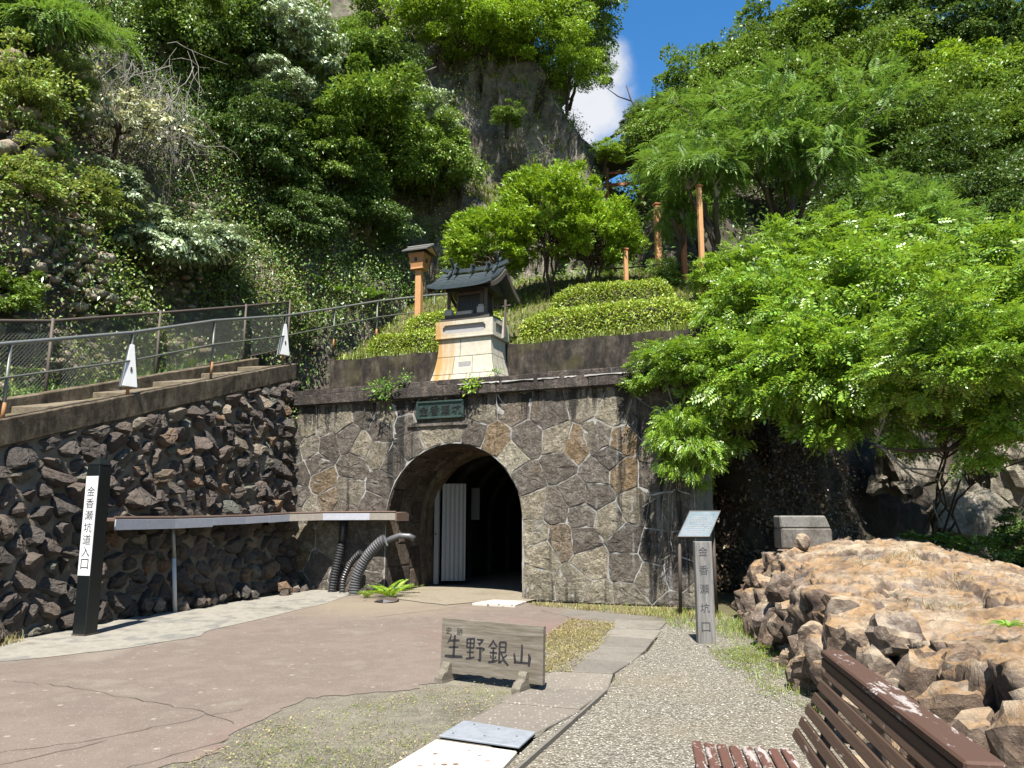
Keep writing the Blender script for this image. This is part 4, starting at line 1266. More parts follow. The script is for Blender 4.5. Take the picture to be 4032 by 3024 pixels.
h2 = hose('thick grey corrugated pipe arching from the ground towards the tunnel', [(-3.22, 16.15, 0.0), (-3.18, 16.17, 0.35), (-2.98, 16.12, 0.75), (-2.72, 16.02, 1.03), (-2.58, 15.98, 1.12)], 0.115, 'grey_plastic')
MB().tube([(-2.62, 15.99, 1.04), (-2.45, 15.95, 1.14), (-2.28, 15.92, 1.2), (-2.08, 15.9, 1.19), (-1.98, 15.92, 1.14)], 0.058, 12).build('inner_pipe', M['grey_plastic'], h2, smooth=True)
MB().tube([(-2.6, 15.9, 1.19), (-2.52, 15.9, 1.0)], 0.02, 6).build('clamp', M['galv_steel'], h2)
hose('small black corrugated pipe curving up behind the thick grey one', [(-3.55, 16.6, 0.0), (-3.53, 16.6, 0.3), (-3.38, 16.55, 0.62), (-3.15, 16.4, 0.85)], 0.07, 'black_plastic')
# folded brown mat scrap on the road
k_ = thing('folded_mat', 'small folded brown rubber mat lying on the road before the tunnel', 'mat', (-2.35, 14.85, 0.01), R(-8))
MB().add([(-.2, -.1, 0), (.2, -.12, 0), (.22, .1, 0), (-.18, .12, 0), (-.2, -.1, .02), (.2, -.12, .02), (.22, .1, .05), (-.18, .12, .05), (0, -.16, .06), (0.02, .1, .09)],
         [(0,1,2,3), (4,8,9,7), (8,5,6,9), (0,4,7,3), (1,2,6,5), (0,8,4), (0,1,8), (1,5,8), (3,7,9,6,2)]).build('folded_sheet', M['rust_brown'], k_)
MB().add([(-.17, -.115, .025), (.0, -.17, .065), (.18, -.13, .025), (.0, -.2, .005)], [(0, 3, 2, 1)]).build('flap', M['dark_wood'], k_)

# ------------------------------------------------------------------ tunnel gate leaf
def pt3(u, z, dep): return pm(u, z, -dep)
door = thing('gate_leaf', 'open corrugated white metal gate leaf inside the tunnel mouth', 'gate', (0, 0, 0))
ua, ub, da, db = 2.80, 3.38, 1.85, 2.2
nr = 22; vs = []
for i in range(nr+1):
    t = i/nr; off = 0.018*(1 if i % 4 < 2 else -1)
    u_ = ua+.1+(ub-ua-.1)*t; d_ = da+.05+(db-da-.05)*t + off
    vs += [pt3(u_, 0.12, d_), pt3(u_, 2.34, d_)]
MB().add(vs, [(2*i, 2*i+2, 2*i+3, 2*i+1) for i in range(nr)]).build('corrugated_sheet', M['door_white'], door)
MB().beam(pt3(ua, 0.05, da), pt3(ua, 2.42, da), 0.11, 0.08, up=(0.4, 0.9, 0)).build('gate_stile', M['door_white'], door, bevel=0.006)
MB().beam(pt3(ua-0.14, 1.55, da+0.08), pt3(ua-0.14, 2.36, da+0.08), 0.12, 0.03, up=(0.4, 0.9, 0)).build('side_flap', M['door_white'], door, bevel=0.004)
MB().beam(pt3(ub+0.1, 1.5, db+0.3), pt3(ub+0.1, 2.25, db+0.3), 0.22, 0.03, up=(0.4, 0.9, 0)).build('rear_flap', M['flap_grey'], door, bevel=0.004)
MB().tube([pt3(ua-.03, 1.18, da-0.06), pt3(ua+.02, 1.18, da-0.06)], 0.02, 8).build('latch', M['galv_steel'], door)

# ------------------------------------------------------------------ dark direction post
def dirpost():
    t = thing('direction_post', 'dark glossy square post with white plate lettered down its front', 'post', (-5.77, 10.82, 0), R(-17))
    a = 0.108; H = 2.30
    MB().box((-a, -a, 0), (a, a, H)).build('post_shaft', M['post_dark'], t, bevel=0.008)
    MB().add([(-a-.004, -a-.004, H), (a+.004, -a-.004, H), (a+.004, a+.004, H), (-a-.004, a+.004, H), (0, 0, H+0.13)], [(0,3,2,1),(0,1,4),(1,2,4),(2,3,4),(3,0,4)]).build('post_cap', M['post_dark'], t)
    MB().box((-a-.005, -a-.005, 0), (a+.005, a+.005, 0.035)).build('base_collar', M['rust_brown'], t)
    pl_ = MB().box((-a+.006, -a-.004, 0.80), (a-.004, -a+.002, 2.14)).build('name_plate', M['plate_white'], t)
    for i, ch in enumerate('金香瀬坑道入口'):
        place_text(ch, 0.135, frame(Vector((0.0, -a-.0045, 1.93-i*0.163)), Vector((1, 0, 0)), Vector((0, 0, 1)), Vector((0, -1, 0))), M['ink'], pl_, ext=0.001, bold=0.0)
dirpost()

# ------------------------------------------------------------------ wooden board on two feet
def brush(strokes, size, fr, mat, parent, name):
    """brush-written character: strokes are lists of (x, y, width) in a unit box, built as flat ribbons with tapered ends"""
    mb = MB()
    for st in strokes:
        P = []
        for i in range(len(st)-1):
            for q in range(5):
                s = q/5; P.append([st[i][k_]*(1-s)+st[i+1][k_]*s for k_ in range(3)])
        P.append(list(st[-1]))
        L = []; Rr = []
        for i, p in enumerate(P):
            a = P[max(i-1, 0)]; b = P[min(i+1, len(P)-1)]
            dx, dy = b[0]-a[0], b[1]-a[1]; l_ = math.hypot(dx, dy) or 1
            w = p[2]/2
            L.append((p[0]-dy/l_*w, p[1]+dx/l_*w)); Rr.append((p[0]+dy/l_*w, p[1]-dx/l_*w))
        n_ = len(P)
        vs = [((x-.5)*size, (y-.5)*size, 0.0) for (x, y) in L] + [((x-.5)*size, (y-.5)*size, 0.0) for (x, y) in Rr]
        mb.add([tuple(fr @ Vector(v)) for v in vs], [(i, i+1, n_+i+1, n_+i) for i in range(n_-1)])
    me = mb.mesh(name, mat, recalc=False)
    return link(name, me, parent)
KAN = {
 '生': [[(.36,.98,.04),(.28,.80,.09),(.16,.62,.03)], [(.28,.74,.06),(.55,.78,.10),(.78,.80,.06)], [(.54,.99,.10),(.52,.72,.12),(.50,.12,.12)], [(.24,.48,.07),(.5,.50,.09),(.74,.53,.06)], [(.04,.12,.09),(.4,.12,.13),(.96,.16,.10)]],
 '野': [[(.06,.92,.09),(.06,.54,.08)], [(.06,.9,.07),(.42,.94,.09),(.40,.56,.08)], [(.08,.74,.06),(.38,.75,.06)], [(.08,.57,.07),(.4,.57,.07)], [(.23,.92,.08),(.22,.16,.09)], [(.05,.38,.06),(.42,.40,.07)], [(.02,.12,.08),(.25,.16,.10),(.46,.22,.06)],
        [(.54,.92,.06),(.86,.92,.09),(.68,.74,.07)], [(.62,.80,.08),(.72,.70,.08)], [(.50,.58,.07),(.78,.60,.09),(.94,.58,.07),(.82,.48,.05)], [(.73,.60,.12),(.74,.10,.12),(.62,.16,.04)]],
 '銀': [[(.26,.99,.06),(.14,.80,.09),(.02,.68,.04)], [(.24,.94,.06),(.36,.80,.09),(.46,.72,.05)], [(.12,.66,.07),(.40,.68,.06)], [(.08,.48,.07),(.44,.50,.07)], [(.26,.68,.09),(.26,.14,.10)], [(.12,.38,.07),(.18,.26,.05)], [(.40,.38,.05),(.34,.26,.06)], [(.02,.10,.09),(.28,.15,.10),(.48,.22,.05)],
        [(.56,.92,.08),(.86,.94,.09),(.84,.54,.08)], [(.58,.74,.06),(.82,.75,.06)], [(.58,.54,.07),(.84,.55,.07)], [(.56,.92,.10),(.55,.12,.10),(.72,.24,.05)], [(.92,.46,.06),(.76,.34,.07)], [(.64,.50,.07),(.78,.24,.11),(.99,.06,.08)]],
 '山': [[(.50,.98,.08),(.50,.60,.12),(.48,.22,.11)], [(.10,.58,.08),(.16,.30,.12),(.14,.16,.10)], [(.14,.22,.10),(.5,.22,.09),(.86,.24,.08)], [(.84,.62,.06),(.90,.46,.16),(.86,.10,.10)]],
}
def board_sign():
    A = Vector((-0.70, 8.02, 0)); B_ = Vector((0.29, 7.40, 0))
    ex = (B_-A).normalized(); en = Vector((ex.y, -ex.x, 0)); L = (B_-A).length
    t = thing('wooden_sign', 'low weathered wooden board sign with brush lettering on two feet', 'sign', A)
    t.rotation_euler = (0, 0, math.atan2(ex.y, ex.x))
    # local: x along, -y to the viewer, z up
    z0, z1 = 0.075, 0.585; th = 0.022; lean = 0.05
    def bl(x, z, d): return (x, -d + (z-z0)*lean, z)
    def pan(x0, x1, za, zb, d0, d1): 
        return [bl(x, z, d) for z in (za, zb) for (x, d) in ((x0, d0), (x1, d0), (x1, d1), (x0, d1))]
    # rough lower edge
    rb = random.Random(3); nx = 26; vs = []; fs = []
    for i in range(nx+1):
        x = L*i/nx; zl = z0 + (rb.uniform(0, .022) if 0.25 < i/nx < 0.85 else 0)
        vs += [bl(x, zl, -th), bl(x, z1, -th), bl(x, z1, th), bl(x, zl, th)]
    for i in range(nx):
        for q in range(4): fs.append((i*4+q, i*4+(q+1) % 4, (i+1)*4+(q+1) % 4, (i+1)*4+q))
    fs += [(3, 2, 1, 0), (nx*4, nx*4+1, nx*4+2, nx*4+3)]
    bd = MB().add(vs, fs).build('board', M['board_wood'], t)
    fy = Vector((0, lean, 1)).normalized(); fz = Vector((0, -1, lean)).normalized()
    for i, ch in enumerate('生野銀山'):
        xc = 0.155 + i*0.262; zc = z0 + 0.245 - i*0.004
        brush(KAN[ch], 0.235 if ch != '山' else 0.215, frame(Vector(bl(xc, zc, th+.0015)), Vector((1, 0, 0)), fy, fz), M['ink'], bd, 'brush_character')
    for i, ch in enumerate('史跡'):
        place_text(ch, 0.07, frame(Vector(bl(0.085+i*0.135, z1-0.115, th+.001)), Vector((1, 0, 0)), fy, fz), M['ink'], bd, ext=0.0008, bold=0.0)
    for xf in (0.10, 0.98):
        # shaped foot: profile seen from the end of the board, notch for the board
        prof = [(-0.19, 0), (0.19, 0), (0.19, 0.055), (0.15, 0.10), (0.095, 0.115), (0.085, 0.15), (0.055, 0.185), (0.024, 0.17), (0.024, 0.075), (-0.024, 0.075), (-0.024, 0.17), (-0.055, 0.185), (-0.085, 0.15), (-0.095, 0.115), (-0.15, 0.10), (-0.19, 0.055)]
        w = 0.045; m_ = len(prof)
        vs = [(xf-w, y, z) for (y, z) in prof] + [(xf+w, y, z) for (y, z) in prof]
        MB().add(vs, [tuple(range(m_))[::-1], tuple(range(m_, 2*m_))] + [(i, (i+1) % m_, m_+(i+1) % m_, m_+i) for i in range(m_)]).build('foot', M['foot_wood'], t, bevel=0.006)
board_sign()

# ------------------------------------------------------------------ wooden pillar with carved name
def wood_pillar():
    t = thing('name_pillar', 'weathered grey wooden pillar with characters carved down its face', 'post', (2.47, 10.2, 0), R(3))
    w, d_, H = 0.113, 0.05, 1.27
    MB().box((-w, -d_, -0.05), (w, d_, H)).build('plank_shaft', M['pillar_wood'], t, bevel=0.006)
    for i, ch in enumerate('金香瀬坑口'):
        place_text(ch, 0.118, frame(Vector((-0.012, -d_-.0012, 1.145-i*0.235)), Vector((1, 0, 0)), Vector((0, 0, 1)), Vector((0, -1, 0))), M['ink_soft'], t, 'carved_character', ext=0.001)
wood_pillar()

# ------------------------------------------------------------------ lectern style information board
def info_board():
    t = thing('information_board', 'tilted glossy information panel on a slim brown post', 'sign', (2.72, 12.9, 0))
    k = NT('panel_gloss'); co = k.coords('Object'); nz = k.noise(co, 5, 4)
    k.pbr(k.ramp(nz, [(0.4, (0.16, 0.20, 0.24)), (0.7, (0.22, 0.27, 0.30))]), 0.04, spec=1.0); M['panel_gloss'] = k.m  # base colour lightened to stand in for sky glare on a dark panel
    P0 = Vector((-0.05, -0.30, 1.27)); ux = Vector((0.49, -0.03, 0.0)); uy = Vector((0.30, 0.42, 0.40))
    nn = ux.cross(uy).normalized()
    def q(a, b, h): return P0 + ux*a + uy*b + nn*h
    vs = [q(a, b, h) for h in (-0.018, 0.0) for (a, b) in ((0, 0), (1, 0), (1, 1), (0, 1))]
    MB().add(vs, [(3,2,1,0),(4,5,6,7),(0,1,5,4),(1,2,6,5),(2,3,7,6),(3,0,4,7)]).build('panel', M['panel_gloss'], t)
    for (a0, b0, a1, b1) in ((-.02, -.02, 1.02, 0), (-.02, 1, 1.02, 1.02), (-.02, 0, 0, 1), (1, 0, 1.02, 1)):
        vs = [q(a, b, h) for h in (-0.03, 0.006) for (a, b) in ((a0, b0), (a1, b0), (a1, b1), (a0, b1))]
        MB().add(vs, [(3,2,1,0),(4,5,6,7),(0,1,5,4),(1,2,6,5),(2,3,7,6),(3,0,4,7)]).build('panel_frame', M['rust_brown'], t)
    MB().tube([(0, -0.02, 0), (-0.02, -0.24, 1.25)], 0.028, 8).build('post', M['rust_brown'], t, smooth=True)
    MB().tube([(0.62, 0.1, 0), (0.6, 0.05, 1.55)], 0.028, 8).build('post', M['rust_brown'], t, smooth=True)
    # rows of small print and a heading, too small to read
    for r_ in range(9):
        b = 0.08 + 0.085*r_; rb = random.Random(r_)
        a = 0.08
        while a < 0.9:
            w = rb.uniform(0.03, 0.09)
            if rb.random() < 0.85:
                vs = [q(x, y, 0.0012) for (x, y) in ((a, b), (min(a+w, .92), b), (min(a+w, .92), b+0.03), (a, b+0.03))]
                MB().add(vs, [(0, 1, 2, 3)]).build('print_line', M['stone_grey'], t)
            a += w + 0.02
info_board()

# ------------------------------------------------------------------ bench
def bench():
    ex = Vector((0.985, -0.172, 0)); ang = math.atan2(ex.y, ex.x)
    t = thing('park_bench', 'brown slatted bench with peeling paint beside the rock outcrop', 'bench', (0.98, 4.47, 0), ang)
    # local x: seat front to back, local -y: towards the viewer along the bench
    L = 1.95; rb = random.Random(5)
    for i in range(8):
        x = 0.0 + i*0.066; e = rb.uniform(-0.015, 0.03)
        z = 0.375 + 0.012*abs(i-3)/3 - i*0.002
        vs = MB().box((x, -L, z-0.03), (x+0.052, e, z))
        vs.build('seat_slat', M['bench_seat_wood'], t, bevel=0.006)
    for i in range(6):
        f = i/6
        x = 0.535 + f*0.19; z = 0.43 + f*0.40
        d = Vector((0.19, 0, 0.40)).normalized(); nn = Vector((-d.z, 0, d.x))
        e = -0.02*i + 0.10 + rb.uniform(-.008, .008)
        c0 = Vector((x, 0, z))
        vs = []
        for y in (e-0.1, -L):
            for (a, b) in ((0, -.012), (0.052, -.012), (0.052, .012), (0, .012)): vs.append(c0 + d*a + nn*b + Vector((0, y, 0)))
        MB().add(vs, [(0,1,2,3),(7,6,5,4),(0,4,5,1),(1,5,6,2),(2,6,7,3),(3,7,4,0)]).build('back_slat', M['bench_back_wood'], t, bevel=0.005)
    # wide cap plank
    MB().box((0.70, -L, 0.845), (0.82, 0.005, 0.885)).build('cap_plank', M['bench_cap_wood'], t, bevel=0.008)
    MB().box((0.70, -L, 0.795), (0.728, 0.0, 0.843)).build('cap_front', M['bench_back_wood'], t, bevel=0.004)
    for y in (-0.28, -1.65):
        MB().beam((0.06, y, 0.0), (0.08, y, 0.345), 0.05, 0.05, up=(0, 1, 0)).build('leg', M['dark_wood'], t, bevel=0.005)
        MB().beam((0.50, y, 0.0), (0.74, y, 0.84), 0.05, 0.04, up=(0, 1, 0)).build('leg', M['dark_wood'], t, bevel=0.005)
        MB().beam((0.0, y, 0.325), (0.58, y, 0.325), 0.05, 0.04).build('seat_bearer', M['dark_wood'], t, bevel=0.004)
bench()

# ------------------------------------------------------------------ small shrine on a stone pedestal
def shrine():
    # local frame: x along the portal, -y to the viewer
    c = Vector(pm(4.15, 4.40, -0.86)); ang = math.atan2(PU.y, PU.x)
    ped = thing('stone_pedestal', 'flared cream stone pedestal with recessed panels under the shrine', 'pedestal', c, ang)
    k = NT('cream_stone'); co = k.coords('Object'); a = k.noise(co, 9, 5, .6)
    cc = k.ramp(a, [(0.3, (0.50, 0.455, 0.345)), (0.6, (0.60, 0.56, 0.455)), (0.8, (0.52, 0.48, 0.39))])
    sx = k.n('ShaderNodeSeparateXYZ'); k.t.links.new(k.coords('Object'), sx.inputs[0])
    rs = k.math('MULTIPLY', k.rng(k.noise(k.coords('Object', (5, 1, 0.35)), 1.5, 4, .6), 0.40, 0.58), k.rng(sx.outputs['X'], -0.05, -0.45, 0, 0.9))
    cc = k.mix(rs, cc, (0.50, 0.27, 0.06))
    k.pbr(cc, 0.8, k.bump(a, 0.3, .01), spec=0.3); M['cream_stone'] = k.m
    m_plain('panel_grey', (0.40, 0.38, 0.37), 0.7, var=0.3)
    m_plain('joint_grey', (0.20, 0.17, 0.12), 0.9)
    # flared body: rows of blocks
    def hw(z): t = z/1.02; return 0.64 + 0.17*(1-t)**2.2
    def dw(z): t = z/1.02; return 0.40 + 0.14*(1-t)**2.2
    nz_ = 12
    vs = []; fs = []
    for i in range(nz_+1):
        z = 1.02*i/nz_; a_, b_ = hw(z)-.012, dw(z)-.012
        vs += [(-a_, -b_, z), (a_, -b_, z), (a_, b_, z), (-a_, b_, z)]
    for i in range(nz_):
        for q in range(4): fs.append((i*4+q, i*4+(q+1) % 4, (i+1)*4+(q+1) % 4, (i+1)*4+q))
    MB().add(vs, fs).build('joint_bed', M['joint_grey'], ped)
    rows = [(0.0, 0.22, (-1, -.42, .12, .55, 1)), (0.22, 0.62, (-1, -.35, .3, 1)), (0.62, 1.02, (-1, -.15, 1))]
    for (za, zb, cuts) in rows:
        for x0, x1 in zip(cuts[:-1], cuts[1:]):
            for face in (0, 1, 2):
                vs = []; n_ = 5
                for i in range(n_):
                    z = za+.006+(zb-za-.012)*i/(n_-1)
                    a_, b_ = hw(z), dw(z)
                    if face == 0: p = [(x0*a_+.006, -b_, z), (x1*a_-.006, -b_, z)]
                    elif face == 1: p = [(a_, x0*b_+.006, z), (a_, x1*b_-.006, z)]
                    else: p = [(-a_, x1*b_-.006, z), (-a_, x0*b_+.006, z)]
                    vs += p
                MB().add(vs, [(2*i, 2*i+1, 2*i+3, 2*i+2) for i in range(n_-1)]).build('pedestal_block', M['cream_stone'], ped)
    z = 0.42; b_ = dw(z)+.004
    MB().box((-0.12, -b_-.004, 0.36), (0.17, -b_+.02, 0.49)).build('small_plate', M['panel_grey'], ped)
    # upper box with recessed panel
    MB().box((-0.70, -0.46, 1.02), (0.70, 0.46, 1.075)).build('drip_course', M['cream_stone'], ped, bevel=0.012)
    for (x0, x1, z0, z1) in ((-.69, .69, 1.078, 1.13), (-.69, .69, 1.33, 1.42), (-.69, -.52, 1.131, 1.329), (.52, .69, 1.131, 1.329)):
        MB().box((x0, -0.45, z0), (x1, -0.40, z1)).build('frame_stone', M['cream_stone'], ped)
    for (x0, x1, z0, z1) in ((-.45, .45, 1.078, 1.13), (-.45, .45, 1.33, 1.42), (-.398, -.28, 1.131, 1.329), (.28, .45, 1.131, 1.329)):
        MB().box((0.642, x0+.052 if x0 < -.4 else x0, z0), (0.692, x1, z1)).build('frame_stone', M['cream_stone'], ped)
    MB().box((-0.64, -0.395, 1.08), (0.64, 0.45, 1.42)).build('recessed_panel', M['panel_grey'], ped)
    for sx_ in (-1, 1):
        for sz in (1.131, 1.329):
            e = 0.06 if sz < 1.2 else -0.06
            MB().add([(sx_*.52, -.448, sz), (sx_*.46, -.448, sz), (sx_*.52, -.448, sz+e), (sx_*.52, -.40, sz), (sx_*.46, -.40, sz), (sx_*.52, -.40, sz+e)], [(0,1,2),(3,5,4),(0,3,4,1),(1,4,5,2),(2,5,3,0)]).build('corner_fillet', M['cream_stone'], ped)
    # ---------------- wooden shrine
    s = thing('small_shrine', 'small dark wooden shrine with curved copper roof and crossed finials', 'shrine', c + Vector((0, 0, 1.422)), ang)
    MB().box((-0.56, -0.45, 0.0), (0.60, 0.45, 0.07)).build('lower_sill', M['shrine_beam'], s, bevel=0.008)
    MB().box((-0.50, -0.40, 0.07), (0.54, 0.42, 0.14)).build('upper_sill', M['shrine_beam'], s, bevel=0.008)
    MB().box((-0.24, -0.20, 0.14), (0.30, 0.30, 0.74)).build('cella', M['shrine_wood'], s)
    for x in (-0.26, 0.32):
        for y in (-0.22, 0.32): MB().box((x-.03, y-.03, 0.14), (x+.03, y+.03, 0.76)).build('corner_post', M['shrine_beam'], s, bevel=0.004)
    for x0, x1 in ((-0.225, 0.027), (0.033, 0.285)):
        dr = MB().box((x0, -0.222, 0.17), (x1, -0.203, 0.60)).build('door', M['dark_wood'], s, bevel=0.003)
        for q in range(1, 4): MB().box((x0+(x1-x0)*q/4-.004, -0.227, 0.18), (x0+(x1-x0)*q/4+.004, -0.2225, 0.59)).build('door_batten', M['shrine_wood'], dr)
    MB().box((-0.30, -0.26, 0.62), (0.36, -0.21, 0.69)).build('lintel', M['shrine_beam'], s, bevel=0.005)
    MB().box((-0.50, -0.36, 0.70), (0.56, 0.45, 0.76)).build('eave_beam', M['shrine_wood'], s)
    for x in (-0.42, 0.48): MB().box((x-.03, -0.38, 0.14), (x+.03, -0.32, 0.70)).build('porch_post', M['shrine_beam'], s, bevel=0.004)
    # roof: curved slopes, ridge along x
    def roof_prof(y):
        t = abs(y)/0.70; return 1.20 - 0.66*t + 0.17*t*t + 0.01*t**4
    xs = np.linspace(-0.76, 0.80, 15); ys = np.linspace(-0.78, 0.78, 21)
    vs = []; 
    for x in xs:
        for y in ys: vs.append((x, y, roof_prof(y) + 0.05*(abs(x-.03)/.69)**4))
    n_ = len(ys)
    fs = [(i*n_+j, (i+1)*n_+j, (i+1)*n_+j+1, i*n_+j+1) for i in range(len(xs)-1) for j in range(n_-1)]
    vs2 = [(v[0], v[1], v[2]-0.055) for v in vs]; o_ = len(vs)
    fs2 = [tuple(o_+q for q in f[::-1]) for f in fs]
    side = []
    for i in range(len(xs)-1):
        side += [(i*n_, i*n_+o_, (i+1)*n_+o_, (i+1)*n_), (i*n_+n_-1, (i+1)*n_+n_-1, (i+1)*n_+n_-1+o_, i*n_+n_-1+o_)]
    e_ = (len(xs)-1)*n_
    for j in range(n_-1):
        side += [(j, j+1, j+1+o_, j+o_), (e_+j, e_+j+o_, e_+j+1+o_, e_+j+1)]
    rf = MB().add(vs+vs2, fs+fs2+side).build('roof', M['roof_copper'], s)
    # layered shingle lines
    for j in range(1, 9):
        y = -0.76 + j*0.078
        for sg in (1, -1):
            pts = [(x, y*sg, roof_prof(y) + 0.05*(abs(x-.03)/.69)**4 + 0.004) for x in np.linspace(-.755, .795, 9)]
            MB().tube(pts, 0.006, 4).build('shingle_course', M['roof_copper'], rf)
    for x in (-0.765, 0.805):     # barge boards
        for sg in (-1, 1):
            pts = [(x, sg*y, roof_prof(y)-0.055) for y in np.linspace(0, .78, 8)]
            mbb = MB()
            for a_, b_ in zip(pts[:-1], pts[1:]): mbb.beam(a_, b_, 0.03, 0.10)
            mbb.build('barge_board', M['shrine_beam'], s)
    MB().add([(0.55, -.3, .76), (0.55, .4, .76), (0.55, .03, 1.12), (0.52, -.3, .76), (0.52, .4, .76), (0.52, .03, 1.12)], [(0,1,2),(5,4,3),(0,3,4,1),(1,4,5,2),(2,5,3,0)]).build('gable', M['shrine_wood'], s)
    for i in range(9):
        x = -0.55+i*0.14; mbb = MB().beam((x, -.34, .80), (x, -.62, .72), 0.025, 0.03); mbb.build('rafter', M['shrine_beam'], s)
    rx = np.linspace(-0.78, 0.86, 9)
    mbb = MB()
    for a_, b_ in zip(rx[:-1], rx[1:]):
        f_ = lambda x: 1.265 + 0.07*(abs(x-.04)/.76)**4
        mbb.beam((a_, 0, f_(a_)), (b_, 0, f_(b_)), 0.09, 0.085)
    mbb.build('ridge_beam', M['roof_copper'], s)
    for x in (-0.36, 0.04, 0.42):
        MB().tube([(x, -0.19, 1.325), (x, -.1, 1.335), (x, .1, 1.335), (x, 0.19, 1.325)], [.028, .036, .036, .028], 8).build('ridge_log', M['roof_copper'], s)
        for sg in (-1, 1):
            MB().beam((x, sg*0.17, 1.30), (x, sg*0.30, 1.10), 0.022, 0.02).build('ridge_hook', M['dark_wood'], s)
    for x in (-0.52, 0.60):
        MB().beam((x, -0.26, 1.08), (x, 0.20, 1.54), 0.035, 0.05, up=(1, 0, 0)).build('finial', M['roof_copper'], s)
        MB().beam((x+.037, 0.26, 1.08), (x+.037, -0.20, 1.54), 0.035, 0.05, up=(1, 0, 0)).build('finial', M['roof_copper'], s)
    base = c + Vector((0, 0, 1.422))
    rot = Matrix.Rotation(ang, 3, 'Z')
    def put(name, label, cat, l, boxes, mat, group=None):
        t = thing(name, label, cat, base + rot @ Vector(l), ang, group)
        for (nm, lo, hi, bv) in boxes: MB().box(lo, hi).build(nm, M[mat], t, bevel=bv)
        return t
    put('stone_block', 'pale stone block at the corner of the shrine sill nearest the lantern', 'stone', (-0.42, -0.34, 0.14), [('block', (-.085, -.07, 0), (.085, .07, .13), .012), ('block_cap', (-.07, -.06, .132), (.07, .06, .145), .004)], 'stone_white')
    put('offering_table', 'low pale offering block before the shrine doors', 'table', (-0.03, -0.34, 0.14), [('top', (-.2, -.055, .05), (.2, .055, .075), .006), ('base', (-.18, -.05, 0), (.18, .05, .05), .004)], 'stone_white')
    put('stone_block', 'pale stepped stone block beside the dark shrine doors', 'stone', (0.36, -0.32, 0.14), [('block', (-.085, -.07, 0), (.085, .07, .15), .012), ('block_cap', (-.06, -.05, .152), (.06, .05, .2), .01)], 'stone_white')
    st = thing('wooden_stake', 'thin weathered wooden stake with crosspiece beside the shrine plinth', 'stake', c + rot @ Vector((0.78, 0.0, 1.05)), ang)
    MB().beam((0, 0, 0), (0.02, 0, 0.85), 0.045, 0.03, up=(0, 1, 0)).build('stake_upright', M['shrine_beam'], st)
    MB().beam((-0.28, 0, 0.70), (0.14, 0, 0.72), 0.03, 0.025).build('crosspiece', M['shrine_beam'], st)
    MB().beam((-0.06, 0.03, 0), (-0.02, 0.03, 0.45), 0.06, 0.02, up=(0, 1, 0)).build('board_slip', M['stone_white'], st)
shrine()

# ------------------------------------------------------------------ lantern post
def lantern():
    t = thing('lantern_post', 'square orange wooden lantern post with gabled roof behind the hedge', 'lantern', (-2.5, 20.0, 6.15), R(-20))
    MB().box((-0.085, -0.085, 0), (0.085, 0.085, 1.98)).build('post', M['orange_wood'], t, bevel=0.01)
    MB().box((-0.10, -0.10, 0.62), (0.10, 0.10, 0.67)).build('band', M['orange_wood'], t, bevel=0.006)
    b, c_ = 0.17, 0.235
    vs = [(-b, -b, 1.98), (b, -b, 1.98), (b, b, 1.98), (-b, b, 1.98), (-c_, -c_, 2.42), (c_, -c_, 2.42), (c_, c_, 2.42), (-c_, c_, 2.42)]
    bx = MB().add(vs, [(3,2,1,0),(4,5,6,7),(0,1,5,4),(1,2,6,5),(2,3,7,6),(3,0,4,7)]).build('lantern_box', M['lantern_wood'], t, bevel=0.008)
    MB().box((-b-.01, -b-.01, 1.985), (b+.01, b+.01, 2.03)).build('box_rim', M['orange_wood'], t)
    for (x, y) in ((-0.02, -1), (1, 0.0)):
        w = 0.2125
        if y == -1:
            MB().box((-0.05, -w-.004, 2.18), (0.03, -w+.01, 2.30)).build('box_opening', M['dark_wood'], bx)
        else:
            MB().box((w-.01, -0.05, 2.18), (w+.004, 0.04, 2.30)).build('box_opening', M['dark_wood'], bx)
    rz = 2.44
    vs = [(-.36, -.36, rz), (.40, -.36, rz), (.40, .36, rz), (-.36, .36, rz), (-.36, 0, rz+.19), (.40, 0, rz+.19)]
    vs += [(v[0], v[1], v[2]+.035) for v in vs]
    MB().add(vs, [(0,1,5,4),(3,4,5,2),(6,10,11,7),(9,8,11,10),(0,6,7,1),(2,8,9,3),(0,4,10,6),(4,3,9,10),(1,7,11,5),(5,11,8,2)]).build('roof', M['slate_dark'], t)
    MB().add([(.37, -.30, rz+.0), (.37, .30, rz), (.37, 0, rz+.16), (.34, -.30, rz), (.34, .30, rz), (.34, 0, rz+.16)], [(0,1,2),(5,4,3),(0,3,4,1),(1,4,5,2),(2,5,3,0)]).build('gable_board', M['orange_wood'], t)
    MB().tube([(-.37, 0, rz+.235), (.41, 0, rz+.235)], 0.025, 8).build('ridge_cap', M['stone_grey'], t)
lantern()

def opost(loc, h, label, w=0.09, mat='orange_wood', extra=True):
    t = thing('orange_post', label, 'post', loc, R(15), 'orange wooden posts on the stepped path')
    MB().box((-w, -w, 0), (w, w, h)).build('shaft', M[mat], t, bevel=0.012)
    MB().box((-w-.012, -w-.012, h*0.3), (w+.012, w+.012, h*0.3+.05)).build('band', M['red_wood'], t, bevel=0.005)
    MB().box((-w-.02, -w-.02, h), (w+.02, w+.02, h+.05)).build('post_cap', M['red_wood'], t, bevel=0.01)
opost((4.07, 20.5, 7.6), 2.6, 'orange post standing by the grey rock edge under feathery branches', 0.075)
opost((4.53, 17.6, 5.6), 3.85, 'tallest orange post, rising out of the bright green bushes', 0.055)
opost((4.55, 19.5, 7.2), 2.0, 'dark reddish post in shade beside the tallest orange post', 0.065, 'red_wood')
opost((3.08, 20.0, 7.2), 1.5, 'short pale orange post rising behind the clipped hedge', 0.055)

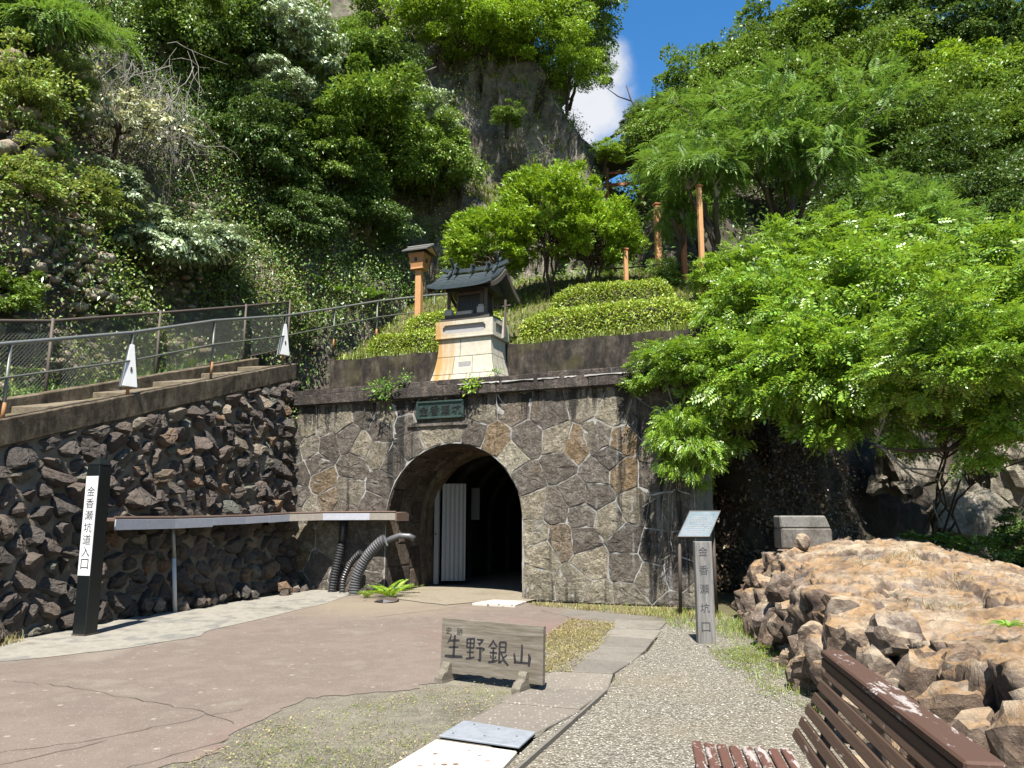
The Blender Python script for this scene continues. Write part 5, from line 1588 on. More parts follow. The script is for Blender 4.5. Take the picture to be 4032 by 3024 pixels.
# small roofed gate up the path, between cliff and hillside
def gate():
    t = thing('path_pavilion', 'small orange pavilion with curved grey roof high between cliff and trees', 'pavilion', (5.0, 32.0, 13.2), R(-12))
    for (x, y) in ((-0.75, -0.6), (0.75, -0.6), (-0.75, 0.9), (0.75, 0.9)):
        MB().tube([(x, y, -1.5), (x, y, 3.35)], 0.09, 8).build('post', M['orange_wood'], t, smooth=True)
    for z in (2.55, 3.1):
        MB().beam((-1.1, -0.6, z), (1.1, -0.6, z), 0.1, 0.12).build('tie_beam', M['red_wood'], t)
    MB().beam((-0.75, -0.9, 2.9), (-0.75, 1.2, 2.9), 0.1, 0.12).build('tie_beam', M['orange_wood'], t)
    MB().beam((0.75, -0.9, 2.9), (0.75, 1.2, 2.9), 0.1, 0.12).build('tie_beam', M['orange_wood'], t)
    xs = np.linspace(-1.5, 1.5, 17); vs = []
    for x in xs:
        z = 4.35 - 0.95*abs(x)/1.5 + 0.32*(abs(x)/1.5)**2
        vs += [(x, -1.2, z), (x, 1.5, z), (x, 1.5, z-0.16), (x, -1.2, z-0.16)]
    fs = [(i*4+q, i*4+(q+1) % 4, (i+1)*4+(q+1) % 4, (i+1)*4+q) for i in range(16) for q in range(4)]
    MB().add(vs, fs+[(0,1,2,3),(67,66,65,64)]).build('roof', M['stone_grey'], t)
    MB().tube([(0, -1.3, 4.4), (0, 1.6, 4.4)], 0.1, 8).build('ridge', M['stone_grey'], t)
gate()

# short rail and stone revetment on the stepped path at the back
rv = thing('path_rail', 'thin grey pipe rail along the stepped path behind the hedges', 'railing', (0, 0, 0))
rpp = [(2.2, 22.6, 8.0), (3.3, 21.2, 7.6), (4.4, 19.8, 7.3), (5.2, 19.4, 7.2)]
for z in (0.55, 1.0): MB().tube([(p[0], p[1], p[2]+z) for p in rpp], 0.022, 6).build('rail_bar', M['galv_steel'], rv, smooth=True)
for p in rpp: MB().tube([(p[0], p[1], p[2]-0.3), (p[0], p[1], p[2]+1.0)], 0.025, 6).build('rail_post', M['galv_steel'], rv, smooth=True)
guard((4.15, 20.0, 7.35), R(30), 'white tapered guard on the path rail behind the round hedge end', 0.6)
guard((1.75, 21.9, 7.75), R(30), 'white tapered guard glimpsed between the stems behind the hedge', 0.6)
rev = thing('stone_revetment', 'grey stone revetment below the stepped path behind the hedge end', 'wall', (0, 0, 0))
rr = random.Random(31)
for i in range(7):
    for j in range(3):
        a = Vector((2.7+i*0.42, 20.9-i*0.33, 6.0+j*0.36-i*0.04)); w = rr.uniform(.36, .42)
        mtx = Matrix.Translation(a) @ Matrix.Rotation(R(-38), 4, 'Z')
        MB().box((0, rr.uniform(-.03, .03), 0), (w, 0.3, rr.uniform(.31, .35)), mtx).build('revetment_stone', M['stone_grey'], rev, bevel=0.025)

# ------------------------------------------------------------------ rock outcrop on the right
def m_outcrop():
    k = NT('outcrop_rock'); co = k.coords('World')
    big = k.noise(co, 0.9, 4, 0.6, 0.8); mid = k.noise(co, 3.4, 6, 0.65, 0.4); fine = k.noise(co, 17, 7, 0.75)
    ms = k.math('ADD', k.math('MULTIPLY', big, .5), k.math('MULTIPLY', mid, .5))
    c = k.ramp(ms, [(0.29, (0.10, 0.075, 0.07)), (0.38, (0.22, 0.155, 0.11)), (0.45, (0.42, 0.26, 0.125)), (0.52, (0.43, 0.315, 0.205)), (0.58, (0.52, 0.41, 0.28)), (0.70, (0.54, 0.46, 0.36))])
    c = k.mix(k.rng(k.noise(co, 1.6, 5, .65), 0.56, 0.64, 0, 0.75), c, (0.25, 0.215, 0.20))
    # steep faces take a darker, browner rock ramp
    up = k.n('ShaderNodeSeparateXYZ'); k.t.links.new(k.n('ShaderNodeNewGeometry').outputs['True Normal'], up.inputs[0])
    gv = k.ramp(mid, [(0.35, (0.085, 0.06, 0.05)), (0.5, (0.20, 0.145, 0.11)), (0.65, (0.35, 0.28, 0.22))])
    c = k.mix(k.rng(up.outputs['Z'], 0.35, 0.75, 0.85, 0), c, gv)
    c = k.mix(k.rng(fine, 0.42, 0.68, 0, 0.6), c, k.hsv(c, .5, 1, .42))
    c = k.mix(k.rng(k.noise(co, 6, 5, .7), 0.6, 0.68, 0, 0.6), c, (0.44, 0.40, 0.33))
    lay_ = k.noise(k.coords('World', (0.6, 1.2, 9.0), (0.25, 0.2, 0)), 1.6, 6, .7)
    c = k.mix(k.rng(lay_, 0.5, 0.62, 0, 0.6), c, k.hsv(c, .5, .9, .4))
    cr = k.vor(k.mix(0.25, co, k.noise(co, 2.5, 3, out='Color'), 'ADD'), 1.6, 'DISTANCE_TO_EDGE')
    c = k.mix(k.rng(cr, 0, 0.02, .35, 0), c, (0.05, 0.035, 0.03))
    h = k.math('ADD', k.math('MULTIPLY', mid, .7), k.math('MULTIPLY', fine, .3))
    k.pbr(c, 0.85, k.bump(h, 1.0, 0.09), spec=0.3); M['outcrop_rock'] = k.m
m_outcrop()
OUT = [(3.75, 13.0), (3.3, 11.0), (2.9, 8.7), (2.72, 7.4), (2.55, 6.3), (2.35, 5), (2.15, 3.5), (2.1, 1.0), (8, 1.0), (6.5, 7.0), (7.3, 11.0), (7.0, 13.2), (5, 13.9)]
def out_top(x, y):
    s = np.clip((y-7)/4, 0, 1); s = s*s*(3-2*s)
    return 0.93 + 0.35*s - 0.05*(x-4) + 0.06*np.clip((5-y)/3, 0, 1)
def h_out(x, y):
    P = np.stack([x, y], 1)
    d, _ = _seg(P, OUT + [OUT[0]])
    ins = _inside(P, OUT)
    wob = 0.22*fbm(np.stack([x, y, 0*x], 1)*1.3, 3, 71)
    d = np.where(ins, d, -d) + wob
    e = np.clip(d/0.42, 0, 1)
    prof = e*e*(3-2*e)*0.72 + 0.28*np.clip(d/1.6, 0, 1)
    return np.where(d > -0.25, out_top(x, y)*prof + np.minimum(d, 0)*1.0, -2)
xs = np.arange(1.7, 7.6, 0.03); ys = np.arange(1.2, 14.2, 0.035)
X, Y = np.meshgrid(xs, ys); x = X.ravel(); y = Y.ravel(); z = h_out(x, y)
P = np.stack([x, y, z], 1)
warp = np.stack([fbm(P*0.9, 3, 81), fbm(P*0.9+30, 3, 82), fbm(P*0.9+60, 3, 83)], 1)
b1, e1 = facets(P*np.array([0.9, 0.55, 1.0]) + 0.55*warp, 85, 0.9)
b2, e2 = facets(P*np.array([2.4, 1.5, 3.0]) + 0.8*warp, 95, 1.0)
b4, e4 = facets(P*np.array([15., 11., 16.]) + 2.0*warp, 99, 1.0)
b3, e3 = facets(P*np.array([6.0, 4.5, 7.0]) + 1.2*warp, 97, 1.0)
e = 0.1
gx = (h_out(x+e, y)-h_out(x-e, y))/(2*e); gy = (h_out(x, y+e)-h_out(x, y-e))/(2*e); gl = np.sqrt(gx*gx+gy*gy+1)
nrm = np.stack([-gx/gl, -gy/gl, 1/gl], 1)
steep = np.clip((gl-1)*1.2, 0, 1)
lay = (z*7.0 + y*0.55 + x*0.8 + 1.6*warp[:, 0]); ledge = 0.06*(np.modf(lay+50)[0] - 0.5)*np.clip(1.2*vnoise(P*0.6, 5)+.5, 0.1, 1)
disp = 0.08*b1 + (0.02+0.15*steep)*b2 + (0.026+.05*steep)*b3 + 0.06*fbm(P*0.9, 3, 88) + 0.03*fbm(P*9, 3, 89) + ledge - 0.11*np.clip(1-e1*16, 0, 1) - (0.015+0.07*steep)*np.clip(1-e2*9, 0, 1) + 0.012*b4
P = P + nrm*disp[:, None]
keep = (z > -0.24).reshape(X.shape)
q = keep[:-1, :-1] & keep[1:, :-1] & keep[:-1, 1:] & keep[1:, 1:]
jj, ii = np.nonzero(q); nx = X.shape[1]
F = np.stack([jj*nx+ii, jj*nx+ii+1, (jj+1)*nx+ii+1, (jj+1)*nx+ii], 1)
outc = thing('rock_outcrop', 'long low orange-brown rock outcrop beside the gravel and bench', 'rock', (0, 0, 0))
used = np.unique(F); mp = np.full(len(P), -1); mp[used] = np.arange(len(used)); OUTP = P[used]
link('rock_mass', npmesh('rock_mass', P[used], mp[F], M['outcrop_rock']), outc)
def rockmesh(rr_, r, sub=2, flat=(1, 1, 1), amp=0.28, cuts=7):
    bm = bmesh.new(); bmesh.ops.create_icosphere(bm, subdivisions=sub, radius=1.0)
    co = np.array([v.co[:] for v in bm.verts])
    for _ in range(cuts):   # cut flat faces
        n_ = np.array([rr_.gauss(0, 1) for _ in range(3)]); n_ /= np.linalg.norm(n_)
        lim = rr_.uniform(0.55, 0.85); dd = co @ n_
        co = co - np.outer(np.clip(dd-lim, 0, 9), n_)
    sd_ = rr_.uniform(0, 50); fb_, _ = facets(co*1.5 + sd_, 7, 1.0)
    co = co*(1 + amp*fbm(co*1.6 + sd_, 4, 7, 0.6)[:, None] + 0.16*fb_[:, None])
    co = co*r*np.array(flat)
    for v, c_ in zip(bm.verts, co): v.co = c_
    me = bpy.data.meshes.new('rock'); bm.to_mesh(me); bm.free(); return me
rr = random.Random(55)
edge = OUT[:8]
cum = [0]
for a, b in zip(edge[:-1], edge[1:]): cum.append(cum[-1]+math.hypot(b[0]-a[0], b[1]-a[1]))
for i in range(64):
    s = rr.uniform(0.3, cum[-1]-1.5)
    for q in range(len(cum)-1):
        if s <= cum[q+1]: break
    t = (s-cum[q])/(cum[q+1]-cum[q]); a, b = edge[q], edge[q+1]
    lay = rr.random()
    x_ = a[0]*(1-t)+b[0]*t + 0.0 + lay*0.32 + rr.uniform(-.06, .06); y_ = a[1]*(1-t)+b[1]*t
    z_ = 0.05 + lay*0.62 + rr.uniform(-.05, .08)
    me = rockmesh(rr, rr.uniform(0.13, 0.30), 3, (rr.uniform(.6, .9), rr.uniform(.7, 1.2), rr.uniform(.8, 1.35)))
    o = link('broken_rock', me, outc, M['outcrop_rock'], (x_, y_, z_)); o.rotation_euler = (rr.uniform(-.4, .4), rr.uniform(-.4, .4), rr.uniform(0, 6))
# block of concrete on the outcrop
cb = thing('concrete_block', 'rough grey concrete block standing on the far end of the outcrop', 'block', (4.22, 11.4, 1.13), R(-4))
m_stained('block_concrete', [(0.12, 0.105, 0.088), (0.18, 0.16, 0.14), (0.23, 0.21, 0.185)], (0.07, 0.06, 0.05), 0.5, 0.6, 0.6, vs=1.0)
m_stained('block_cement', [(0.20, 0.185, 0.165), (0.26, 0.245, 0.22), (0.30, 0.285, 0.26)], (0.16, 0.15, 0.13), 0.5, 0.6, 0.5, vs=1.0)
MB().add([(-.35, -.2, 0), (.36, -.2, 0), (.36, .22, 0), (-.35, .22, 0), (-.35, -.2, .29), (.36, -.2, .29), (.36, .22, .29), (-.35, .22, .29)], [(3,2,1,0),(4,5,6,7),(0,1,5,4),(1,2,6,5),(2,3,7,6),(3,0,4,7)]).build('block_body', M['block_concrete'], cb, bevel=0.02)
MB().add([(-.35, -.19, .292), (.35, -.19, .292), (.35, .21, .292), (-.35, .21, .292), (-.37, -.2, .47), (.28, -.2, .47), (.26, .2, .47), (-.35, .2, .47)], [(3,2,1,0),(4,5,6,7),(0,1,5,4),(1,2,6,5),(2,3,7,6),(3,0,4,7)]).build('block_cap', M['block_cement'], cb, bevel=0.02)
for i, (loc, r_, lb) in enumerate([((4.05, 10.9, 1.22), 0.12, 'small orange stone lying before the concrete block'), ]):
    me = rockmesh(rr, r_, 2, (1.1, .9, 1.0)); o = link('loose_stone', me, None, M['outcrop_rock'], loc); tag(o, lb, 'stone')
for i, (loc, r_, fl, lb) in enumerate([
    ((9.3, 18.6, 0.6), 1.0, (1.2, .9, .8), 'pale sunlit boulder low behind the outcrop, nearest the dark cliff'),
    ((11.2, 19.4, 1.6), 1.3, (1.1, .8, 1.1), 'tall pale sunlit boulder with grey cracked face by the photo edge'),
    ((12.9, 19.2, 0.7), 1.2, (1.3, .9, .7), 'broad flat cream boulder at the photo edge below the tall one'),
    ((10.4, 20.6, 2.9), 1.1, (1.2, .8, 1.0), 'reddish grey boulder seen through twigs above the pale ones'),
    ((13.3, 20.8, 2.9), 1.4, (1.1, .8, 1.1), 'grey streaked boulder at the photo edge above the cream one')]):
    me = rockmesh(rr, r_*0.85, 4, fl, 0.5, 14); o = link('boulder', me, None, M['cliff_pale'], loc); o.rotation_euler = (0, 0, rr.uniform(0, 6)); tag(o, lb, 'boulder', 'pale boulders beyond the outcrop')
# ------------------------------------------------------------------ foliage tools
G = np.random.default_rng(2024)
def unit(a): return a/np.maximum(np.linalg.norm(a, axis=-1, keepdims=True), 1e-9)

def leaf_quads(P, D, N, L, W, fold=0.12):
    """kite shaped leaves: base P, direction D, normal N"""
    D = unit(D); S = unit(np.cross(D, N)); N = np.cross(S, D)
    L = np.broadcast_to(np.asarray(L, float), (len(P),))[:, None]; W = np.broadcast_to(np.asarray(W, float), (len(P),))[:, None]
    m = P + D*L*0.45 + N*W*fold
    V = np.stack([P, m + S*W*0.5, P + D*L - N*L*0.08, m - S*W*0.5], 1).reshape(-1, 3)
    F = np.arange(len(P)*4).reshape(-1, 4)
    return V, F

def sprays(P, D, N, T_P, T_D, T_N, T_L, T_W, sc):
    """copy a template spray of leaves to every point with its own frame"""
    D = unit(D); S = unit(np.cross(N, D)); N = np.cross(D, S)
    B = np.stack([D, S, N], 1)                       # rows: local axes in world
    k = len(T_P)
    def tr(T): return np.einsum('kj,njc->nkc', T, B)
    PP = P[:, None, :] + tr(T_P)*sc[:, None, None]
    DD = tr(T_D); NN = tr(T_N)
    LL = (np.broadcast_to(T_L, (len(P), k))*sc[:, None]).ravel(); WW = (np.broadcast_to(T_W, (len(P), k))*sc[:, None]).ravel()
    return leaf_quads(PP.reshape(-1, 3), DD.reshape(-1, 3), NN.reshape(-1, 3), LL, WW)

def t_pinnate(n=7, rachis=0.28, L=0.06, W=0.028, droop=0.25, ang=65, term=True, taper=False):
    P = []; D = []; N = []; Ls = []
    for i in range(n):
        t = (i+0.8)/(n+0.6); x = rachis*t; z = -droop*rachis*t*t
        for s in (-1, 1):
            P.append((x, 0.004*s, z)); a = R(ang); D.append((math.cos(a), s*math.sin(a), -0.12)); N.append((0, -0.15*s, 1))
            Ls.append(L*(1-0.75*abs(t-0.35) if taper else 1-0.25*abs(t-.5)))
    if term: P.append((rachis, 0, -droop*rachis)); D.append((1, 0, -droop)); N.append((0, 0, 1)); Ls.append(L)
    Ls = np.array(Ls)
    return np.array(P), np.array(D, float), np.array(N, float), Ls, Ls*W/L

def t_cluster(rng, n=6, rad=0.06, L=0.1, W=0.045, droop=0.2):
    a = np.arange(n)*2.4 + rng.uniform(0, 6); el = rng.uniform(-0.3, 0.4, n)
    D = np.stack([np.cos(a), np.sin(a), el-droop], 1); P = D*0.15*rad + rng.normal(0, rad*0.3, (n, 3))
    N = np.stack([0.3*rng.normal(size=n), 0.3*rng.normal(size=n), np.ones(n)], 1)
    s = rng.uniform(0.75, 1.2, n)
    return P, D, N, L*s, W*s

def crown_points(rng, Rv, nclump, per, cl=0.33, shell=0.38, flat=0.4, edge=0.35, zmin=-0.65, lump=0.55):
    Rv = np.array(Rv)
    u = unit(rng.normal(size=(nclump*3, 3))); u = u[u[:, 2] > zmin][:nclump]; n = len(u)
    rf = rng.uniform(shell, 1.0, n)*(1 + lump*vnoise(u*1.7 + rng.uniform(0, 99), 3))
    Cc = u*Rv*rf[:, None]
    rc = cl*Rv.mean()*rng.uniform(0.4, 1.35, n)
    idx = np.repeat(np.arange(n), per)
    a = rng.uniform(0, 2*np.pi, n*per); r = np.sqrt(rng.uniform(0, 1, n*per))
    z = rng.normal(0, 0.35, n*per)*flat
    loc = np.stack([r*np.cos(a), r*np.sin(a), z - edge*r*r], 1)
    P = Cc[idx] + loc*rc[idx][:, None]
    out = np.stack([np.cos(a), np.sin(a), np.zeros(n*per)], 1)*0.7 + u[idx]*0.6
    return P, out, Cc

def broad(name, seed, Rv, nclump, per, L, W, mat, droop=0.35, **kw):
    rng = np.random.default_rng(seed)
    P, out, Cc = crown_points(rng, Rv, nclump, per, **kw)
    n = len(P)
    D = out + rng.normal(0, 0.55, (n, 3)) + np.array([0, 0, -droop])
    N = np.array([0, 0, 1.0]) + 0.25*unit(out) + rng.normal(0, 0.62, (n, 3))
    s = rng.uniform(0.65, 1.25, n)
    V, F = leaf_quads(P, D, N, L*s, W*s)
    return npmesh(name, V, F, mat), Cc

def sprayed(name, seed, Rv, nclump, per, tmpl, mat, droop=0.3, njit=0.3, **kw):
    rng = np.random.default_rng(seed)
    P, out, Cc = crown_points(rng, Rv, nclump, per, **kw)
    n = len(P)
    D = out + rng.normal(0, 0.45, (n, 3)) + np.array([0, 0, -droop])
    N = np.array([0, 0, 1.0]) + 0.2*unit(out) + rng.normal(0, njit, (n, 3))
    V, F = sprays(P, D, N, *tmpl, rng.uniform(0.7, 1.25, n))
    return npmesh(name, V, F, mat), Cc

MESH = {}
MESH['broad1'] = broad('broad_crown', 1, (2.5, 2.5, 2.1), 95, 230, 0.17, 0.095, M['leaf_mid'], cl=0.30)
MESH['broad2'] = broad('broad_crown', 2, (2.4, 2.6, 2.3), 110, 200, 0.15, 0.085, M['leaf_mid'], cl=0.26, flat=0.3)
MESH['broad3'] = broad('broad_crown', 3, (2.7, 2.4, 1.9), 80, 270, 0.18, 0.09, M['leaf_mid'], cl=0.34, flat=0.28, edge=0.45)
MESH['layer'] = broad('layered_crown', 4, (2.5, 2.5, 2.0), 85, 260, 0.13, 0.07, M['leaf_bright'], cl=0.33, flat=0.16, edge=0.22, droop=0.15)
MESH['shrub1'] = broad('shrub_crown', 5, (1.0, 1.0, 0.85), 60, 150, 0.10, 0.05, M['leaf_mid'], cl=0.34, zmin=-0.7)
MESH['shrub2'] = broad('shrub_crown', 6, (1.0, 1.0, 0.8), 50, 170, 0.085, 0.045, M['leaf_yellow'], cl=0.36, zmin=-0.7)
rngq = np.random.default_rng(9)
MESH['silver'] = sprayed('silver_crown', 7, (1.6, 1.6, 1.5), 70, 42, t_cluster(rngq, 7, 0.1, 0.15, 0.07, 0.9), M['leaf_silver'], droop=0.8, cl=0.3, edge=0.6, zmin=-0.8)
MESH['silver_small'] = sprayed('silver_crown', 8, (1.0, 1.0, 0.8), 46, 40, t_cluster(rngq, 6, 0.07, 0.13, 0.06, 0.5), M['leaf_silver'], droop=0.4, cl=0.34, zmin=-0.7)
MESH['feather'] = sprayed('feather_crown', 10, (3.3, 2.6, 1.8), 56, 42, t_pinnate(8, 0.40, 0.15, 0.045, 0.3, 62, taper=True), M['leaf_feather'], droop=0.05, njit=0.26, cl=0.30, flat=0.10, edge=0.16, shell=0.2, lump=0.3)
MESH['feather_small'] = sprayed('feather_crown', 14, (1.5, 1.4, 0.7), 24, 48, t_pinnate(8, 0.42, 0.15, 0.04, 0.35, 62, taper=True), M['leaf_feather'], droop=0.15, njit=0.15, cl=0.42, flat=0.10, edge=0.2, shell=0.3)
MESH['locust1'] = sprayed('pinnate_crown', 11, (1.6, 1.5, 1.25), 112, 34, t_pinnate(5, 0.25, 0.088, 0.044, 0.35, 66), M['leaf_locust'], droop=0.3, njit=0.75, cl=0.22, edge=0.4, flat=0.7, zmin=-0.85, shell=0.4)
MESH['locust2'] = sprayed('pinnate_crown', 12, (1.6, 1.6, 1.2), 112, 34, t_pinnate(4, 0.22, 0.095, 0.048, 0.4, 66), M['leaf_locust'], droop=0.35, njit=0.8, cl=0.22, edge=0.4, flat=0.7, zmin=-0.85, shell=0.4)
MESH['azalea'] = sprayed('azalea_crown', 13, (1.3, 1.3, 1.1), 120, 56, t_cluster(rngq, 6, 0.05, 0.085, 0.04, 0.0), M['leaf_azalea'], droop=0.05, njit=0.5, cl=0.26, flat=0.5, zmin=-0.75, shell=0.55, lump=0.25)
MESH['pine'] = sprayed('pine_crown', 15, (1.8, 1.6, 0.9), 40, 36, t_cluster(rngq, 16, 0.02, 0.17, 0.014, -0.2), M['leaf_pine'], droop=0.0, cl=0.34, flat=0.2, edge=0.15)
MESH['cream'] = broad('cream_crown', 16, (1.0, 0.9, 0.9), 42, 36, 0.13, 0.06, M['leaf_cream'], cl=0.26, zmin=-0.6, droop=0.3)
rng_t = random.Random(99)

def wander(a, b, n, amp, rr_):
    a = Vector(a); b = Vector(b); L = (b-a).length
    pts = [a.lerp(b, i/n) + Vector((rr_.gauss(0, 1), rr_.gauss(0, 1), rr_.gauss(0, .7)))*amp*L*math.sin(math.pi*i/n) for i in range(n+1)]
    return pts

def limbs(mb, start, targets, r0, rr_, n=5, amp=0.08):
    for t in targets:
        pts = wander(start, t, n, amp, rr_)
        mb.tube(pts, [r0*(1-0.85*i/n) for i in range(n+1)], 6, cap=False)

def set_mat(o, mat):
    o.material_slots[0].link = 'OBJECT'; o.material_slots[0].material = mat

def tree(name, label, kind, root, center, sc, mat=None, cat='tree', group=None, rot=None, bark='bark', trunk_r=0.12, nl=9, stems=1, extra=None):
    rr_ = random.Random(hash(label) % 99991 if False else sum(ord(ch)*(i+1) for i, ch in enumerate(label)))
    me, Cc = MESH[kind]
    t = thing(name, label, cat, root, 0, group)
    c = Vector(center) - Vector(root)
    if not hasattr(sc, '__len__'): sc = (sc, sc, sc)
    rz = rr_.uniform(0, 6.28) if rot is None else rot
    o = link('crown', me, t, None, c); o.scale = sc; o.rotation_euler = (rr_.uniform(-.12, .12), rr_.uniform(-.12, .12), rz)
    if mat: set_mat(o, M[mat])
    mrot = Matrix.Rotation(rz, 3, 'Z')
    tg = [c + Vector([q*s for q, s in zip((mrot @ Vector(Cc[i])), sc)]) for i in rr_.sample(range(len(Cc)), min(nl*stems, len(Cc)))]
    mb = MB()
    for s_ in range(stems):
        off = Vector((rr_.uniform(-.2, .2), rr_.uniform(-.2, .2), 0)) if stems > 1 else Vector((0, 0, 0))
        fork = c*rr_.uniform(0.5, 0.7) + off*1.6 + Vector((0, 0, -0.05))
        n = 5
        pts = wander(off, fork, n, 0.04, rr_)
        pts[0].z -= 0.4
        r1 = trunk_r*(1 if stems == 1 else 0.45)
        mb.tube(pts, [r1*(1-0.4*i/n) for i in range(n+1)], 7, cap=False)
        limbs(mb, fork, tg[s_*nl:(s_+1)*nl], r1*0.5, rr_)
    me2 = mb.mesh('trunk', M[bark], smooth=True)
    link('trunk', me2, t)
    return t

# ------------------------------------------------------------------ right hillside forest
FR = 'trees of the hillside forest'
hill = [
 # px-free world data: root, crown centre, scale, kind, material, label
 ((9.2, 35.6, 18.2), (9.1, 34.8, 21.6), (0.85, 0.9, 0.95), 'broad1', 'leaf_mid', 'round tree at the sky edge, first above the pine branch'),
 ((12.0, 36.5, 20.6), (12.2, 35.8, 24.2), 1.0, 'broad2', 'leaf_mid', 'tall tree on the ridge beside the patch of blue sky'),
 ((15.6, 37.0, 21.8), (15.4, 36.0, 26.2), 1.15, 'broad3', 'leaf_mid', 'broad tree on the ridge above the feathery tree crown'),
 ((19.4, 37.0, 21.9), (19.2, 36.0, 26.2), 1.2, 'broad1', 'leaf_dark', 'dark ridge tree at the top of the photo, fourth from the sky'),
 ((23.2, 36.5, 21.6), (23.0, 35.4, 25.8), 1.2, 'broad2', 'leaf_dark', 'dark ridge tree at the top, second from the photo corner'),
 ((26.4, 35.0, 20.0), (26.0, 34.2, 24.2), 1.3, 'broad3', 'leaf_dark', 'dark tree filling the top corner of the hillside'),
 ((7.6, 33.8, 17.0), (7.8, 33.2, 19.2), 0.72, 'broad2', 'leaf_mid', 'small tree on the slope just behind the pine'),
 ((10.2, 33.4, 17.7), (10.0, 32.6, 21.2), 0.95, 'broad3', 'leaf_mid', 'sunlit tree under the sky edge, left of the yellow-green patch'),
 ((13.0, 33.2, 17.0), (12.8, 32.2, 21.0), 1.0, 'broad1', 'leaf_mid', 'sunlit round tree directly above the feathery crown'),
 ((16.2, 33.5, 17.4), (16.0, 32.4, 21.4), 1.0, 'broad2', 'leaf_mid', 'grey-green tree with glinting leaves in mid slope'),
 ((19.4, 33.0, 16.8), (19.2, 31.8, 20.6), 1.05, 'broad3', 'leaf_bright', 'bright yellow-green layered tree on the dark upper slope'),
 ((22.4, 32.4, 16.5), (22.2, 31.4, 20.2), 1.1, 'broad1', 'leaf_mid', 'leafy tree near the photo edge below the dark ridge trees'),
 ((6.4, 29.8, 13.9), (6.2, 29.0, 17.0), 0.7, 'broad1', 'leaf_mid', 'small tree between the pavilion and the feathery tree'),
 ((8.6, 29.4, 13.6), (8.6, 28.6, 17.2), 0.85, 'broad2', 'leaf_mid', 'leafy tree behind the upper fringe of the feathery crown'),
 ((11.2, 29.4, 13.4), (11.0, 28.4, 17.4), 0.95, 'broad3', 'leaf_mid', 'glossy broad leaved tree rising behind the feathery tree'),
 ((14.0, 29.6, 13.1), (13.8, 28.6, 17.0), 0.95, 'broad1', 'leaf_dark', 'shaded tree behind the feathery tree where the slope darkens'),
 ((17.2, 29.4, 12.2), (17.0, 28.2, 16.2), 1.0, 'layer', 'leaf_mid', 'layered tree with level sprays on the shaded slope'),
 ((20.0, 28.6, 11.5), (19.8, 27.4, 15.4), 1.0, 'layer', 'leaf_mid', 'layered tree at the photo edge halfway up the slope'),
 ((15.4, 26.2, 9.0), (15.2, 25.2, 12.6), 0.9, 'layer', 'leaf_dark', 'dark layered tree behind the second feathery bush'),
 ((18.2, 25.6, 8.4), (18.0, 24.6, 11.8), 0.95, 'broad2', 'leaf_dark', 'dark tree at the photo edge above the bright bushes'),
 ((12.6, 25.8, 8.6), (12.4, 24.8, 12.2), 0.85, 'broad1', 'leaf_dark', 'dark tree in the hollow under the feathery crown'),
 ((16.2, 23.2, 5.5), (16.0, 22.4, 9.2), 0.9, 'layer', 'leaf_dark', 'low dark tree at the edge, just over the arching bushes'),
]
for (root, ce, sc, kd, mt, lb) in hill:
    tree('forest_tree', lb, kd, root, ce, sc, mt, group=FR, trunk_r=0.16, nl=7)
tree('pine_tree', 'pine with dark crooked limb reaching across the gap of sky', 'pine', (6.2, 30.6, 14.5), (6.7, 29.6, 17.9), (0.9, 0.9, 0.95), trunk_r=0.14)
tree('forest_tree', 'dark tree right behind the small orange pavilion', 'broad2', (5.3, 35.5, 12.5), (5.4, 34.8, 15.4), (1.05, 0.8, 0.95), 'leaf_dark', group=FR, trunk_r=0.14)
tree('pine_tree', 'smaller pine crown beside the crooked limb above the pavilion roof', 'pine', (5.4, 31.5, 14.2), (5.2, 30.2, 18.0), (0.5, 0.5, 0.6), trunk_r=0.09)
pl_ = thing('crooked_limb', 'dark crooked bare limb standing out against the white cloud', 'branch', (5.6, 30.0, 17.4))
MB().tube([(0.6, 0.2, -0.6), (0.1, 0, 0.1), (-0.5, 0, 0.25), (-1.2, 0.1, 0.0), (-1.75, 0.1, -0.35), (-2.2, 0.2, -0.5)], [0.12, 0.10, 0.085, 0.07, 0.05, 0.025], 6).build('limb', M['bark'], pl_, smooth=True)
MB().tube([(-0.1, 0, 0.15), (-0.2, 0, 0.8), (-0.55, 0.1, 1.5), (-0.75, 0.1, 2.2)], [0.06, 0.05, 0.035, 0.02], 6).build('limb', M['bark'], pl_, smooth=True)
MB().tube([(-0.55, 0.1, 1.5), (-1.1, 0.1, 1.7), (-1.6, 0.1, 2.1)], [0.035, 0.025, 0.012], 5).build('limb', M['bark'], pl_, smooth=True)

